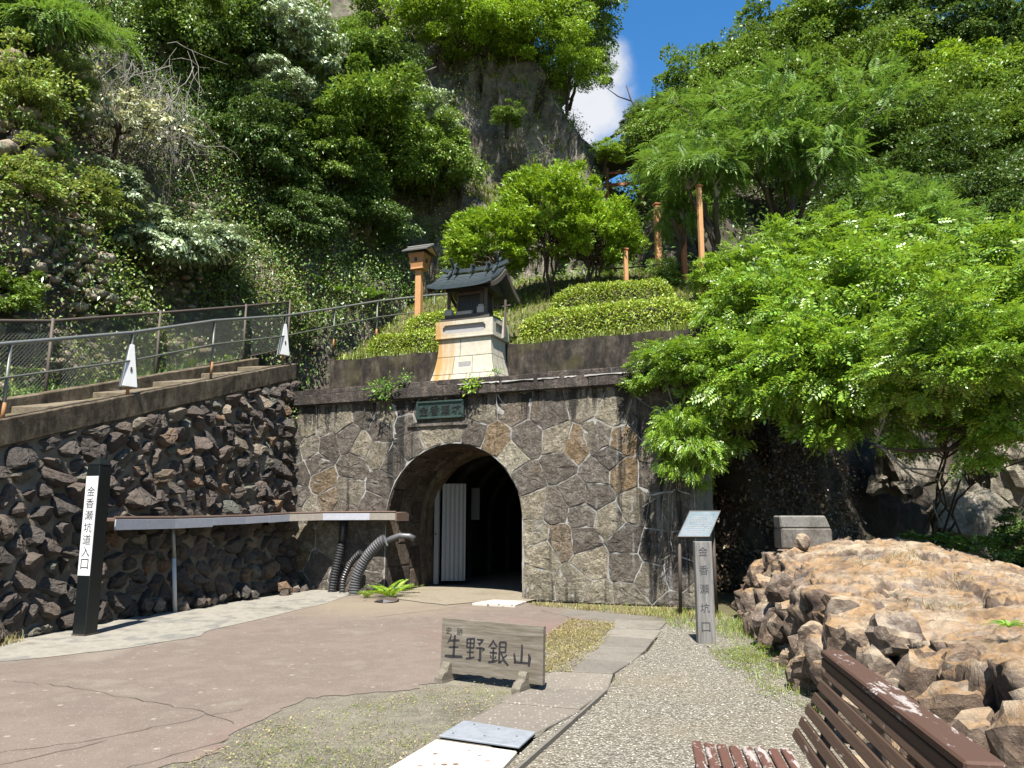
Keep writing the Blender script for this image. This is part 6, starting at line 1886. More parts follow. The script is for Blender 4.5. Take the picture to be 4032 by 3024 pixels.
# feathery silk trees
def silk(label, root, center, sc, kind, seed, nb=14, bark='bark_pale', rot=0.0):
    rr_ = random.Random(seed)
    me, Cc = MESH[kind]
    t = thing('silk_tree', label, 'tree', root, 0)
    c = Vector(center) - Vector(root)
    o = link('crown', me, t, None, c); o.scale = sc; o.rotation_euler = (0, 0, rot)
    mrot = Matrix.Rotation(rot, 3, 'Z')
    tgt = [c + Vector([q*s for q, s in zip(mrot @ Vector(p), sc)]) for p in Cc]
    rr_.shuffle(tgt)
    fork = c*0.45
    mb = MB()
    pts = wander((0, 0, -0.4), fork, 5, 0.03, rr_); mb.tube(pts, [0.15, .14, .13, .12, .11, .1], 8, cap=False)
    forks = []
    for q in range(4):
        a = tgt[q]; f2 = fork.lerp(a, 0.5) + Vector((rr_.uniform(-.2, .2), rr_.uniform(-.3, 0), rr_.uniform(-.1, .3)))
        mb.tube(wander(fork, f2, 4, 0.05, rr_), [.085, .075, .065, .058, .05], 7, cap=False); forks.append(f2)
    link('trunk', mb.mesh('trunk', M['bark'], smooth=True), t)
    mb = MB()
    for i, a in enumerate(tgt[4:4+nb*2]):
        f = min(forks, key=lambda q: (q-a).length)
        mb.tube(wander(f, a, 6, 0.09, rr_), [.042, .036, .03, .025, .02, .014, .008], 5, cap=False)
    link('branches', mb.mesh('branches', M[bark], smooth=True), t)
silk('wide feathery silk tree with pale twisting branches on the hillside', (8.3, 21.3, 6.8), (7.3, 19.6, 11.5), (1.0, 0.95, 1.25), 'feather', 3, 16)
silk('feathery silk tree crown beside the orange posts', (6.6, 25.4, 10.5), (5.5, 24.2, 13.0), (0.8, 0.6, 0.85), 'feather', 5, 12, rot=2.0)
silk('low feathery silk tree at the dark hollow beyond the bright bushes', (11.4, 20.2, 4.6), (10.3, 18.4, 8.6), (0.75, 0.7, 0.7), 'feather', 8, 12, rot=4.0)
silk('small flat-topped silk tree with thin forked stem on the cliff corner', (-10.0, 15.6, 9.0), (-9.9, 14.9, 11.9), (0.85, 0.8, 0.9), 'feather_small', 9, 7, rot=1.0)

# ------------------------------------------------------------------ left cliff vegetation
CL = 'bushes and trees growing on the cliff'
cliff_v = [
 ('cliff_bush', 'shrub1', (-11.2, 15.3, 11.6), (-10.9, 14.9, 12.6), (1.5, 1.3, 1.1), 'leaf_dark', 'dark bush in the top corner behind the flat-topped silk tree'),
 ('cliff_bush', 'shrub2', (-10.0, 14.6, 8.8), (-9.6, 13.9, 9.5), (1.1, 0.9, 1.2), 'leaf_yellow', 'yellow-green bush with hanging stems at the photo edge, upper of two'),
 ('cliff_bush', 'shrub2', (-9.6, 14.3, 7.0), (-9.2, 13.5, 7.5), (1.2, 0.9, 0.95), 'leaf_yellow', 'yellow-green bush at the photo edge above the fence'),
 ('cliff_bush', 'shrub2', (-9.2, 15.6, 7.4), (-8.8, 15.0, 8.0), (0.9, 0.8, 0.8), 'leaf_yellow', 'yellow-green bush between the pale scree and the silver bushes'),
 ('cliff_bush', 'shrub1', (-9.0, 13.2, 4.9), (-8.9, 12.9, 5.4), (0.8, 0.6, 0.6), 'leaf_mid', 'low mixed green bush behind the fence near the photo edge'),
 ('cliff_pine', 'pine', (-10.2, 16.3, 10.0), (-9.9, 15.7, 10.8), (0.62, 0.55, 0.8), 'leaf_pine', 'soft light green pine bush under the flat-topped silk tree'),
 ('blossom_shrub', 'cream', (-9.8, 17.7, 10.2), (-9.3, 17.0, 11.0), (1.15, 0.9, 1.3), 'leaf_cream', 'shrub with cream coloured leaf tips beside the dead vine'),
 ('silver_bush', 'silver_small', (-8.5, 17.6, 7.2), (-7.9, 17.0, 7.9), (1.05, 0.9, 1.0), 'leaf_silver', 'large silver-leaved bush above the fence, lower of the pair'),
 ('silver_bush', 'silver_small', (-8.2, 19.0, 7.9), (-7.5, 18.4, 8.5), (0.85, 0.8, 0.8), 'leaf_silver', 'silver-leaved bush with drooping leaves beside the dark hollow'),
 ('silver_bush', 'silver_small', (-9.0, 16.4, 8.2), (-8.6, 15.9, 8.7), (0.7, 0.7, 0.7), 'leaf_silver', 'small silver-leaved bush on the pale scree'),
 ('cliff_tree', 'broad1', (-9.0, 23.0, 14.6), (-8.5, 22.0, 16.3), (0.75, 0.7, 0.8), 'leaf_dark', 'dark tree behind the silver drooping tree at the top'),
 ('cliff_tree', 'broad2', (-9.9, 21.2, 14.6), (-9.4, 20.2, 15.6), (0.7, 0.65, 0.75), 'leaf_mid', 'leafy tree at the top above the dead vine'),
 ('cliff_tree', 'broad2', (-8.0, 21.9, 11.2), (-7.5, 21.0, 12.4), (0.62, 0.55, 0.75), 'leaf_dark', 'dark tree in the shaded hollow beside the dead vine'),
 ('silver_tree', 'silver', (-7.8, 24.2, 15.4), (-6.9, 22.4, 16.6), (1.05, 0.9, 1.15), 'leaf_silver', 'tree with drooping silvery leaves hanging from the top'),
 ('silver_tree', 'silver', (-7.9, 23.4, 13.8), (-7.0, 21.8, 14.4), (0.8, 0.7, 0.8), 'leaf_silver', 'lower hanging branches of silvery leaves over the dark hollow'),
 ('cliff_tree', 'broad3', (-5.6, 25.4, 13.4), (-5.0, 23.8, 14.6), (0.95, 0.8, 0.8), 'leaf_mid', 'wide green tree in the middle of the cliff'),
 ('silver_tree', 'silver', (-3.8, 26.6, 14.6), (-3.2, 25.2, 15.6), (1.0, 0.8, 0.75), 'leaf_silver', 'silver-green tree edge beside the bare rock face'),
 ('cliff_tree', 'broad1', (-2.9, 26.0, 12.6), (-2.6, 24.9, 13.8), (0.62, 0.55, 0.7), 'leaf_mid', 'green tree under the silver-green one by the bare rock'),
 ('cliff_tree', 'broad2', (-6.4, 23.8, 11.8), (-5.8, 22.7, 12.8), (0.7, 0.6, 0.7), 'leaf_mid', 'shaded green tree low on the cliff above the lantern'),
 ('cliff_tree', 'broad2', (-6.8, 22.3, 9.6), (-6.1, 21.6, 10.4), (0.5, 0.45, 0.55), 'leaf_dark', 'small dark tree in the hollow above the ferns'),
 ('cliff_tree', 'broad1', (-5.2, 24.6, 10.6), (-4.6, 23.6, 11.3), (0.5, 0.45, 0.5), 'leaf_dark', 'small dark tree directly above the lantern roof'),
 ('cliff_tree', 'broad3', (-6.6, 26.2, 16.4), (-5.9, 25.0, 17.9), (0.65, 0.6, 0.7), 'leaf_mid', 'tree between the silvery tree and the rock ledge'),
 ('cliff_tree', 'broad2', (-4.6, 29.4, 21.0), (-4.4, 28.4, 22.9), (0.9, 0.8, 0.8), 'leaf_mid', 'tree at the top above the rock ledge'),
 ('maple_tree', 'layer', (-3.0, 28.2, 18.9), (-2.6, 26.6, 20.6), (0.85, 0.75, 0.85), 'leaf_bright', 'bright green maple at the top, nearest the rock ledge'),
 ('maple_tree', 'layer', (-1.2, 27.8, 18.4), (-0.7, 26.4, 19.9), (0.85, 0.75, 0.85), 'leaf_bright', 'bright green maple above the bare rock face, middle of three'),
 ('maple_tree', 'layer', (0.6, 28.0, 18.6), (0.9, 26.6, 19.8), (0.8, 0.7, 0.85), 'leaf_bright', 'bright green maple nearest the patch of sky'),
 ('cliff_tree', 'broad3', (2.2, 29.4, 19.6), (2.5, 28.6, 22.0), (0.75, 0.7, 0.85), 'leaf_mid', 'blue-green tree leaning out over the sky at the top'),
 ('cliff_tree', 'broad2', (2.4, 30.0, 18.8), (3.1, 28.8, 19.9), (0.42, 0.4, 0.55), 'leaf_mid', 'thin tree fringe against the white cloud'),
 ('cliff_tree', 'broad1', (-0.4, 28.4, 20.0), (-0.2, 27.4, 22.4), (0.8, 0.7, 0.7), 'leaf_bright', 'bright tree top cut by the photo edge above the maples'),
 ('maple_tree', 'layer', (2.2, 28.6, 17.8), (2.3, 27.8, 18.9), (0.5, 0.45, 0.6), 'leaf_bright', 'small maple clinging to the rock edge under the leaning tree'),
 ('cliff_bush', 'shrub1', (-0.2, 26.6, 15.8), (-0.1, 26.2, 16.1), (0.7, 0.5, 0.5), 'leaf_mid', 'small bush on the bare rock face, upper of two'),
 ('cliff_bush', 'shrub2', (1.0, 26.3, 13.2), (1.1, 26.0, 13.5), (0.6, 0.5, 0.45), 'leaf_yellow', 'small bush on the bare rock face just over the clipped trees'),
 ('cliff_tree', 'broad2', (-4.9, 26.4, 16.8), (-4.2, 25.4, 17.6), (0.5, 0.45, 0.5), 'leaf_dark', 'small dark tree under the pale root on the rock ledge'),
 ('cliff_bush', 'shrub1', (3.7, 29.0, 15.4), (3.75, 28.3, 15.8), (0.7, 0.6, 0.5), 'leaf_bright', 'bright bush at the foot of the rock edge by the pavilion'),
 ('cliff_bush', 'shrub1', (-1.9, 25.7, 9.4), (-1.6, 25.0, 9.9), (0.9, 0.7, 0.7), 'leaf_mid', 'green bush at the cliff foot behind the clipped trees'),
]
for (nm, kd, root, ce, sc, mt, lb) in cliff_v:
    tree(nm, lb, kd, root, ce, sc, mt, cat='bush' if 'bush' in nm or 'shrub' in nm or nm == 'cliff_pine' else 'tree', group=CL, trunk_r=0.08, nl=6)

# dead vine tangle hanging on the cliff
vt = thing('dead_vine', 'tangle of bare grey dead vines hanging down the dark cliff', 'vine', (-9.1, 18.2, 11.0))
rr = random.Random(17); mb = MB()
for i in range(170):
    p = Vector((rr.uniform(-0.9, 1.1), rr.uniform(-0.9, 0.2), rr.uniform(-0.3, 2.2))); pts = [p.copy()]
    v = Vector((rr.uniform(-.3, .3), rr.uniform(-.2, .1), -rr.uniform(0.2, 1.0)))
    for q in range(rr.randint(4, 9)):
        v += Vector((rr.gauss(0, .32), rr.gauss(0, .2), rr.gauss(-.08, .3))); p = p + v.normalized()*0.26; pts.append(p.copy())
    r0 = rr.choice([.005, .006, .008, .014])
    mb.tube(pts, [r0*(1-.6*k_/len(pts)) for k_ in range(len(pts))], 4, cap=False)
link('vine_stems', mb.mesh('vine_stems', M['bark_pale'], smooth=True), vt)
dr = thing('dead_root', 'pale bare forked root sticking out of the rock ledge', 'root', (-3.55, 25.9, 17.1))
MB().tube([(-.5, -.3, .1), (-.1, -.5, .15), (.35, -.6, .1), (.6, -.6, -.25), (.8, -.65, -.6)], [.05, .055, .045, .035, .02], 6).build('root_stem', M['bark_pale'], dr, smooth=True)
MB().tube([(.3, -.6, .1), (.55, -.65, .2), (.85, -.7, .3)], [.04, .03, .015], 6).build('root_stem', M['bark_pale'], dr, smooth=True)

# ------------------------------------------------------------------ bright pinnate bushes over the portal end and cliff
LB = 'pinnate-leaved bushes arching over the portal end'
loc_b = [
 ((4.0, 15.7, 4.4), (3.2, 14.2, 4.3), (0.62, 0.6, 0.48), 'locust2', 'pinnate bush hanging over the portal coping and its end'),
 ((4.2, 15.5, 4.4), (3.2, 13.8, 2.95), (0.42, 0.45, 0.62), 'locust1', 'curtain of pinnate branches drooping before the portal wall'),
 ((5.0, 17.6, 4.9), (5.15, 15.7, 5.7), (0.85, 0.85, 0.8), 'locust2', 'pinnate bush on the bank beside the terrace wall pillar'),
 ((5.6, 17.6, 4.8), (4.85, 13.6, 4.1), (0.98, 0.95, 0.9), 'locust1', 'large pinnate bush overhanging the dark cliff, beside the portal'),
 ((6.8, 17.7, 4.8), (6.3, 14.3, 5.5), (1.2, 1.1, 1.0), 'locust2', 'large pinnate bush at the top middle of the bright mass'),
 ((7.4, 17.9, 4.6), (6.3, 12.9, 3.9), (1.05, 1.0, 0.95), 'locust1', 'pinnate bush arching lowest over the dark cliff'),
 ((8.6, 16.5, 1.0), (7.7, 12.2, 5.0), (1.15, 1.1, 0.95), 'locust2', 'pinnate bush at the photo edge, top of the bright mass'),
 ((8.4, 15.5, 0.8), (6.3, 10.2, 3.75), (0.75, 0.75, 0.6), 'locust1', 'nearest pinnate branches with large leaflets at the photo edge'),
 ((8.4, 15.2, 0.8), (7.4, 11.4, 3.2), (0.9, 0.8, 0.65), 'locust2', 'lowest pinnate branches at the photo edge over the boulders'),
 ((5.9, 18.6, 6.2), (5.9, 17.0, 7.0), (0.85, 0.8, 0.7), 'locust1', 'pinnate bush below the feathery trees by the tall orange post'),
 ((7.4, 18.6, 6.0), (7.6, 16.4, 7.2), (1.1, 1.0, 0.75), 'locust2', 'pinnate bush behind the bright mass under the feathery tree'),
 ((9.6, 19.0, 4.0), (9.6, 15.6, 6.2), (1.15, 1.0, 0.8), 'locust1', 'pinnate bush filling the gap below the dark forest edge'),
]
for (root, ce, sc, kd, lb) in loc_b:
    tree('pinnate_bush', lb, kd, root, ce, sc, None, cat='bush', group=LB, trunk_r=0.055, nl=10, stems=2, bark='bark')
br = thing('bare_branch', 'dark forked branch with pale twigs hanging under the bright bushes', 'branch', (6.2, 11.5, 2.6))
MB().tube([(1.6, 0.3, 0.75), (0.9, 0.1, 0.3), (0.35, 0, -0.02), (-0.25, 0, -0.05), (-0.8, 0, 0.02)], [.055, .05, .04, .03, .012], 7).build('limb', M['bark'], br, smooth=True)
for pts in ([(-0.7, 0, 0.05), (-0.4, 0, -0.3), (-0.05, 0, -0.65), (0.1, 0, -1.15)], [(-0.75, 0, 0.1), (-0.6, 0, 0.4), (-0.62, 0, 0.7)], [(-0.4, 0, -0.3), (0.1, 0.05, -0.33), (0.5, .05, -0.45)], [(-0.75, 0, .05), (-0.25, 0, -.35), (0.2, 0, -.5)]):
    MB().tube(pts, [.016, .014, .011, .007][:len(pts)], 5).build('twig', M['bark_pale'], br, smooth=True)
hv = thing('hanging_creeper', 'thin pale creeper stems hanging on the portal end by the information board', 'creeper', tuple(pm(8.6, 0.9, 0.1)))
for pts in ([(0, 0, 1.4), (-.12, -.05, 1.0), (-.15, -.06, .5), (-.13, -.05, .0)], [(.08, 0, 1.5), (-.02, -.04, 1.0), (-.05, -.05, .4), (-.03, -.05, -.1)], [(-.1, -.03, 1.1), (-.5, -.03, .85)], [(-.03, -.05, .0), (-.2, -.03, -.1)]):
    MB().tube(pts, [.009, .008, .007, .005][:len(pts)], 5).build('stem', M['twig'], hv, smooth=True)
# shrubs low at the far right, behind the outcrop
for (root, ce, sc, kd, mt, lb) in [
    ((8.2, 14.6, 0.0), (8.0, 14.2, 0.75), (1.1, .9, .8), 'shrub1', 'leaf_mid', 'low green bush behind the outcrop under the pale boulders'),
    ((9.6, 14.0, 0.0), (9.5, 13.6, 0.7), (1.2, .9, .8), 'shrub1', 'leaf_dark', 'dark low bush at the photo edge behind the outcrop'),
    ((11.5, 17.5, 0.0), (11.2, 17.0, 1.3), (1.0, .8, .7), 'shrub1', 'leaf_dark', 'dark leafy bush before the pale boulders')]:
    tree('low_bush', lb, kd, root, ce, sc, mt, cat='bush', trunk_r=0.04, nl=6, stems=2)

for (root, ce, sc, kd, mt, lb) in [
    ((4.1, 19.7, 7.0), (4.05, 19.6, 7.85), (0.5, .5, .65), 'shrub1', 'leaf_mid', 'small green shrub at the foot of the orange post by the rock edge'),
    ((4.9, 18.0, 6.2), (4.75, 17.2, 7.2), (0.55, .5, .6), 'shrub1', 'leaf_bright', 'bright shrub around the foot of the tallest orange post')]:
    tree('path_shrub', lb, kd, root, ce, sc, mt, cat='bush', trunk_r=0.04, nl=6, stems=2)
silk('small feathery silk sapling veiling the tops of the orange posts', (5.4, 18.6, 6.5), (4.75, 18.3, 10.35), (0.8, 0.6, 0.85), 'feather_small', 21, 6, rot=2.6)
silk('low feathery silk sapling between the orange posts', (4.6, 20.0, 7.3), (4.45, 19.4, 9.55), (0.45, 0.4, 0.8), 'feather_small', 22, 5, rot=4.2)

# ------------------------------------------------------------------ clipped trees behind the shrine
for (root, ce, sc, lb) in [
    ((-0.55, 20.9, 7.3), (-0.65, 20.6, 9.15), (0.95, 0.9, 1.0), 'clipped multi-stem tree behind the shrine roof, lowest of the three'),
    ((0.95, 20.9, 7.3), (0.95, 20.6, 10.05), (1.12, 1.1, 1.35), 'tallest clipped multi-stem tree with bright rounded crown'),
    ((2.25, 20.9, 7.3), (2.25, 20.6, 9.45), (0.98, 0.95, 1.15), 'clipped multi-stem tree nearest the short orange post')]:
    tree('clipped_tree', lb, 'azalea', root, ce, sc, None, group='clipped trees behind the hedges', trunk_r=0.10, nl=6, stems=6)

# hedges
def hedge(label, u0, u1, b0, b1, z0, z1, seed, name='clipped_hedge'):
    rng = np.random.default_rng(seed)
    n = int(9000*(u1-u0)*((b1-b0)+1.2*(z1-z0))/3.0)
    d = unit(rng.normal(size=(n, 3))); d[:, 2] = np.abs(d[:, 2])
    p = 5.0
    s = 1/np.power((np.abs(d)**p).sum(1), 1/p)
    q = d*s[:, None]
    q *= (1 + 0.07*fbm(q*np.array([(u1-u0)*1.2, 2, 2.0]) + seed, 3, seed))[:, None]*rng.uniform(0.9, 1.03, n)[:, None]
    uu = (u0+u1)/2 + q[:, 0]*(u1-u0)/2; bb = (b0+b1)/2 + q[:, 1]*(b1-b0)/2; zz = z0 + q[:, 2]*(z1-z0)
    base = np.array(PO); U_ = np.array(PU); Bk = np.array(PBk)
    P = base + uu[:, None]*U_ + bb[:, None]*Bk + zz[:, None]*np.array([0, 0, 1.0])
    nrm = unit(d[:, 0:1]*U_ + d[:, 1:2]*Bk + d[:, 2:3]*np.array([0, 0, 1.0]))
    V, F = leaf_quads(P, nrm*0.6 + rng.normal(0, .6, (n, 3)), nrm + np.array([0, -.2, .5]) + rng.normal(0, .4, (n, 3)), rng.uniform(.05, .085, n), rng.uniform(.025, .04, n))
    t = thing(name, label, 'hedge', tuple(pm((u0+u1)/2, z0, -(b0+b1)/2)), 0, 'clipped hedges on the terrace')
    off = np.array(t.location)
    link('foliage', npmesh('foliage', V - off, F, M['leaf_hedge']), t)
    bm = bmesh.new(); bmesh.ops.create_icosphere(bm, subdivisions=3, radius=1)
    for v in bm.verts:
        c_ = np.array(v.co); s_ = 1/np.power((np.abs(c_)**5.0).sum(), 1/5.0); c_ = c_*s_*0.88
        w = base + ((u0+u1)/2 + c_[0]*(u1-u0)/2)*U_ + ((b0+b1)/2 + c_[1]*(b1-b0)/2)*Bk + np.array([0, 0, z0 + max(c_[2], -0.1)*(z1-z0)*1.0]) - off
        v.co = w
    me = bpy.data.meshes.new('dark_core'); bm.to_mesh(me); bm.free()
    link('dark_core', me, t, M['bark'])  # dark solid added inside the hedge to block gaps between the leaves
hedge('low clipped hedge before the lantern, left of the pedestal', 0.95, 3.4, 1.36, 2.3, 5.25, 5.98, 3)
hedge('upper clipped hedge at the foot of the lantern post', 1.35, 3.9, 2.45, 3.5, 5.8, 6.75, 4)
hedge('long low clipped hedge on the wall right of the shrine', 4.95, 9.0, 1.38, 2.7, 5.25, 6.18, 5)
hedge('upper clipped hedge mound behind the long low one', 5.2, 8.2, 2.8, 4.0, 5.9, 7.1, 6)

# ------------------------------------------------------------------ ferns and small plants
TF = t_pinnate(15, 0.62, 0.17, 0.035, 0.55, 72, taper=True)
def fern(label, loc, sc, n=9, seed=1, mat='leaf_fern', name='fern', up=0.7):
    rng = np.random.default_rng(seed)
    a = np.arange(n)*2*np.pi/n + rng.uniform(0, .5, n)
    D = np.stack([np.cos(a), np.sin(a), rng.uniform(up*0.6, up*1.3, n)], 1)
    N = np.stack([-np.cos(a)*up, -np.sin(a)*up, np.ones(n)], 1)
    V, F = sprays(np.zeros((n, 3)), D, N, *TF, rng.uniform(.8, 1.2, n)*sc)
    t = thing(name, label, 'fern', loc)
    link('fronds', npmesh('fronds', V, F, M[mat]), t)
    mb = MB()
    for q in range(n):
        d = Vector(unit(D[q])); nn = Vector(unit(N[q]))
        mb.tube([d*0.0, d*0.3*sc, d*0.6*sc - nn*0.2*sc], [.006, .005, .002], 4, cap=False)
    link('stalks', mb.mesh('stalks', M['leaf_fern']), t)
fern('bright green fern at the tunnel mouth beside the pipes', (-2.42, 15.7, 0.02), 0.85, 11, 1, 'leaf_bright', up=1.1)
fern('small yellow fern between the grey pipe and the bright fern', (-2.85, 15.65, 0.02), 0.45, 8, 2, 'leaf_yellow', up=1.0)
fern('fern on the cliff foot above the fence end', (-6.6, 20.6, 7.4), 1.1, 9, 3)
fern('dark arching fern beside the lantern on the cliff foot', (-5.4, 22.0, 8.1), 1.2, 10, 4)
fern('fern hanging on the cliff between dark tree and rail', (-4.4, 23.2, 8.3), 1.1, 9, 5)
fern('fern behind the chain link near the photo edge', (-8.4, 13.1, 3.95), 0.75, 8, 6, 'leaf_fern')
fern('fern growing on the outcrop behind the bench cap', (2.95, 4.75, 0.95), 0.16, 7, 7, 'leaf_bright')
fern('small fern in a crack of the outcrop near the photo corner', (3.25, 4.2, 1.0), 0.18, 6, 8, 'leaf_bright')
fern('small fern at the rock foot beside the wooden pillar', (3.05, 9.6, 0.05), 0.22, 7, 9, 'leaf_bright')
def plantlet(label, loc, r, seed, mat='leaf_fern', n=160, L=0.09, W=0.04, flat=0.8):
    rng = np.random.default_rng(seed)
    P = rng.normal(0, r*0.5, (n, 3))*np.array([1.2, 0.7, flat]); P[:, 2] = P[:, 2] + r*0.2
    D = P + rng.normal(0, r*.5, (n, 3)) + np.array([0, 0, -0.1*r]); N = np.array([0, -.3, 1.0]) + rng.normal(0, .4, (n, 3))
    V, F = leaf_quads(P, D, N, rng.uniform(.7, 1.3, n)*L, rng.uniform(.7, 1.3, n)*W)
    t = thing('wall_plant', label, 'plant', loc, 0, 'small plants rooted in the portal coping')
    link('leaves', npmesh('leaves', V, F, M[mat]), t)
    mb = MB(); rr_ = random.Random(seed)
    for q in range(6): mb.tube(wander((0, 0.05, -0.1), P[q*5], 3, .08, rr_), [.008, .006, .005, .003], 4, cap=False)
    link('stems', mb.mesh('stems', M['twig']), t)
plantlet('leafy plant hanging from the coping left of the plaque', pm(2.55, 4.22, 0.2), 0.30, 3, 'leaf_fern', 260)
plantlet('yellow-green plant on the coping just right of the plaque', pm(4.62, 4.2, 0.2), 0.17, 4, 'leaf_bright', 120)
plantlet('small sprig on top of the parapet left of the pedestal', pm(3.0, 4.5, 0.05), 0.15, 5, 'leaf_fern', 70, .07, .03)
plantlet('small sprig at the foot of the pedestal right corner', pm(5.05, 4.5, -0.1), 0.13, 6, 'leaf_fern', 70, .07, .03)
plantlet('mossy plant hanging at the wall corner below the coping end', pm(0.05, 3.6, 0.25), 0.25, 7, 'leaf_yellow', 160, .06, .03, 2.4)

# ------------------------------------------------------------------ grass, undergrowth and gravel (masses)
def grass(name, pts, label, mat, h=(0.05, 0.12), w=0.003, seed=0, bend=1.3):
    rng = np.random.default_rng(seed); P = np.asarray(pts, float); n = len(P)
    a = rng.uniform(0, 2*np.pi, n); H_ = rng.uniform(h[0], h[1], n)[:, None]
    d = np.stack([np.cos(a), np.sin(a), np.zeros(n)], 1); s = np.stack([-np.sin(a), np.cos(a), np.zeros(n)], 1)*w
    b = rng.uniform(.2, 1, n)[:, None]*bend; H_ = H_*(0.45 + rng.uniform(0, 1, n)[:, None]**2)
    m = P + d*H_*b*0.35 + np.array([0, 0, 1])*H_*0.6; t = P + d*H_*b + np.array([0, 0, 1])*H_*np.clip(1-0.55*b, 0.12, 1)
    V = np.stack([P - s, P + s, m + s*.8, m - s*.8, t], 1).reshape(-1, 3)
    k5 = np.arange(n)[:, None]*5
    F = np.concatenate([k5 + np.array([[0, 1, 2]]), k5 + np.array([[0, 2, 3]]), k5 + np.array([[3, 2, 4]])])
    o = link(name, npmesh(name, V, F, M[mat])); tag(o, label, 'grass', kind='stuff'); return o
def scatter(poly, n, seed, z=0.01, noise_s=2.0, thr=-0.1):
    rng = np.random.default_rng(seed); poly = np.array(poly); lo = poly.min(0); hi = poly.max(0)
    P = rng.uniform(lo, hi, (n*4, 2)); P = P[_inside(P, poly)]
    nz_ = fbm(np.stack([P[:, 0]*noise_s, P[:, 1]*noise_s, 0*P[:, 0]], 1), 5, seed, 0.7)
    P = P[nz_ + rng.normal(0, .22, len(P)) > thr + 0.1][:n]
    return np.concatenate([P, np.full((len(P), 1), z)], 1)
grass('grass', scatter([(0.3, 14.55), (3.3, 13.5), (3.45, 12.2), (2.3, 12.6), (1.1, 13.7), (0.45, 14.2)], 7000, 1), 'dry yellow-green grass strip along the portal foot', 'grass_dry', (0.03, 0.10))
grass('grass', scatter([(0.9, 14.1), (3.3, 13.4), (3.5, 12.2), (3.2, 10.3), (2.7, 10.5), (2.3, 11.6), (2.4, 12.7)], 6500, 2, thr=0.0), 'green grass around the pillar and the information board', 'grass', (0.04, 0.14))
grass('grass', scatter([(0.2, 8.3), (0.55, 8.3), (1.2, 10.4), (1.5, 11.9), (0.9, 12.2), (0.5, 10.6)], 3000, 3, thr=-0.1), 'dry grass patch between road and path slabs', 'grass_dry', (0.02, 0.06), 0.002)
def moss(poly, n, seed, label, mat, noise_s=1.6, thr=0.05, L=0.018):
    P = scatter(poly, n, seed, 0.012, noise_s, thr); rng = np.random.default_rng(seed); m = len(P)
    D = rng.normal(0, 1, (m, 3))*np.array([1, 1, .35]) + np.array([0, 0, .25]); N = np.array([0, 0, 1.0]) + rng.normal(0, .35, (m, 3))
    P[:, 2] += rng.uniform(0, .014, m)
    V, F = leaf_quads(P, D, N, rng.uniform(.5, 1.4, m)*L, rng.uniform(.5, 1.2, m)*L*.45)
    tag(link('moss', npmesh('moss', V, F, M[mat])), label, 'moss', kind='stuff')
moss([(-2.3, 4.6), (-1.0, 4.6), (-0.45, 6.2), (0.0, 7.4), (-0.4, 7.6), (-1.3, 7.0), (-1.8, 6.2)], 4500, 4, 'low green moss and weeds beside the steel plate', 'grass', 1.5, 0.12)
moss([(-2.3, 4.6), (-1.0, 4.6), (-0.45, 6.2), (0.2, 7.6), (-0.4, 7.8), (-1.3, 7.2), (-1.9, 6.4)], 3500, 14, 'dry straw scattered over the dirt verge', 'grass_dry', 1.1, 0.0, 0.022)
moss([(0.2, 8.3), (0.6, 8.3), (1.25, 10.4), (1.55, 11.9), (0.9, 12.4), (0.4, 10.6)], 12000, 15, 'dry trodden weeds between road and path', 'grass_dry', 1.3, -0.1, 0.026)
grass('grass', scatter([(-2.0, 4.8), (-1.0, 4.8), (-0.45, 6.2), (0.0, 7.4), (-0.4, 7.6), (-1.3, 7.0), (-1.8, 6.2)], 900, 4, noise_s=1.6, thr=0.2), 'few green grass blades beside the steel plate', 'grass', (0.02, 0.06), 0.002)
grass('grass', scatter([(-6.75, 9.0), (-6.3, 9.0), (-6.25, 10.3), (-6.6, 10.4)], 900, 5), 'tuft of grass by the wall foot near the dark post', 'grass_dry', (0.05, 0.16))
grass('grass', scatter([(2.4, 6.4), (2.75, 6.4), (3.2, 9.6), (3.3, 11.5), (2.9, 11.2), (2.3, 8.0)], 2000, 6, noise_s=3.5, thr=0.05), 'thin grass along the foot of the outcrop', 'grass', (0.03, 0.12), 0.0022)
moss([(2.3, 6.4), (2.75, 6.4), (3.2, 9.6), (3.4, 12.0), (2.7, 12.4), (2.4, 10.0), (2.2, 8.0)], 9000, 16, 'low weeds creeping into the gravel by the outcrop', 'grass', 2.2, 0.08, 0.026)
rngo = np.random.default_rng(5)
def on_points(PT, cond, n, seed, noise_s=0.8, thr=0.0):
    rng = np.random.default_rng(seed); Q = PT[cond(PT)]
    nz_ = fbm(Q*noise_s, 3, seed); Q = Q[nz_ > thr]
    return Q[rng.integers(0, len(Q), n)] + rng.normal(0, .02, (n, 3))*np.array([1, 1, .3])
grass('grass', on_points(OUTP, lambda P: (P[:, 0] > 3.6) & (P[:, 0] < 5.6) & (P[:, 1] > 6.8) & (P[:, 1] < 9.6) & (P[:, 2] > .7), 1100, 7, 2.6, 0.18), 'sparse pale grass on top of the outcrop', 'grass_dry', (0.03, 0.10), 0.002)
up_edge = np.array([pm(u_, 5.36, -d_) for u_, d_ in zip(rngo.uniform(0.3, 8.9, 9000), rngo.uniform(1.22, 1.75, 9000))])
ue = (up_edge - np.array(PO)) @ np.array(PU)
up_edge = up_edge[(ue < 3.3) | (ue > 4.95)]
grass('grass', up_edge, 'grass fringe hanging over the top of the terrace wall', 'grass', (0.08, 0.26), 0.007, 8, 0.9)
grass('grass', on_points(TRP, lambda P: (P[:, 2] > 5.0) & (P[:, 1] < 24), 26000, 9, 0.8, -0.4), 'rough grass covering the terrace slope', 'grass', (0.08, 0.28), 0.008, 15)
rl = rampline(1.3, dz=0.32); rl2 = rampline(2.6, dz=0.36)
w1 = rngo.uniform(0, 22.99, 9000); w2 = rngo.uniform(0, 1, 9000)[:, None]
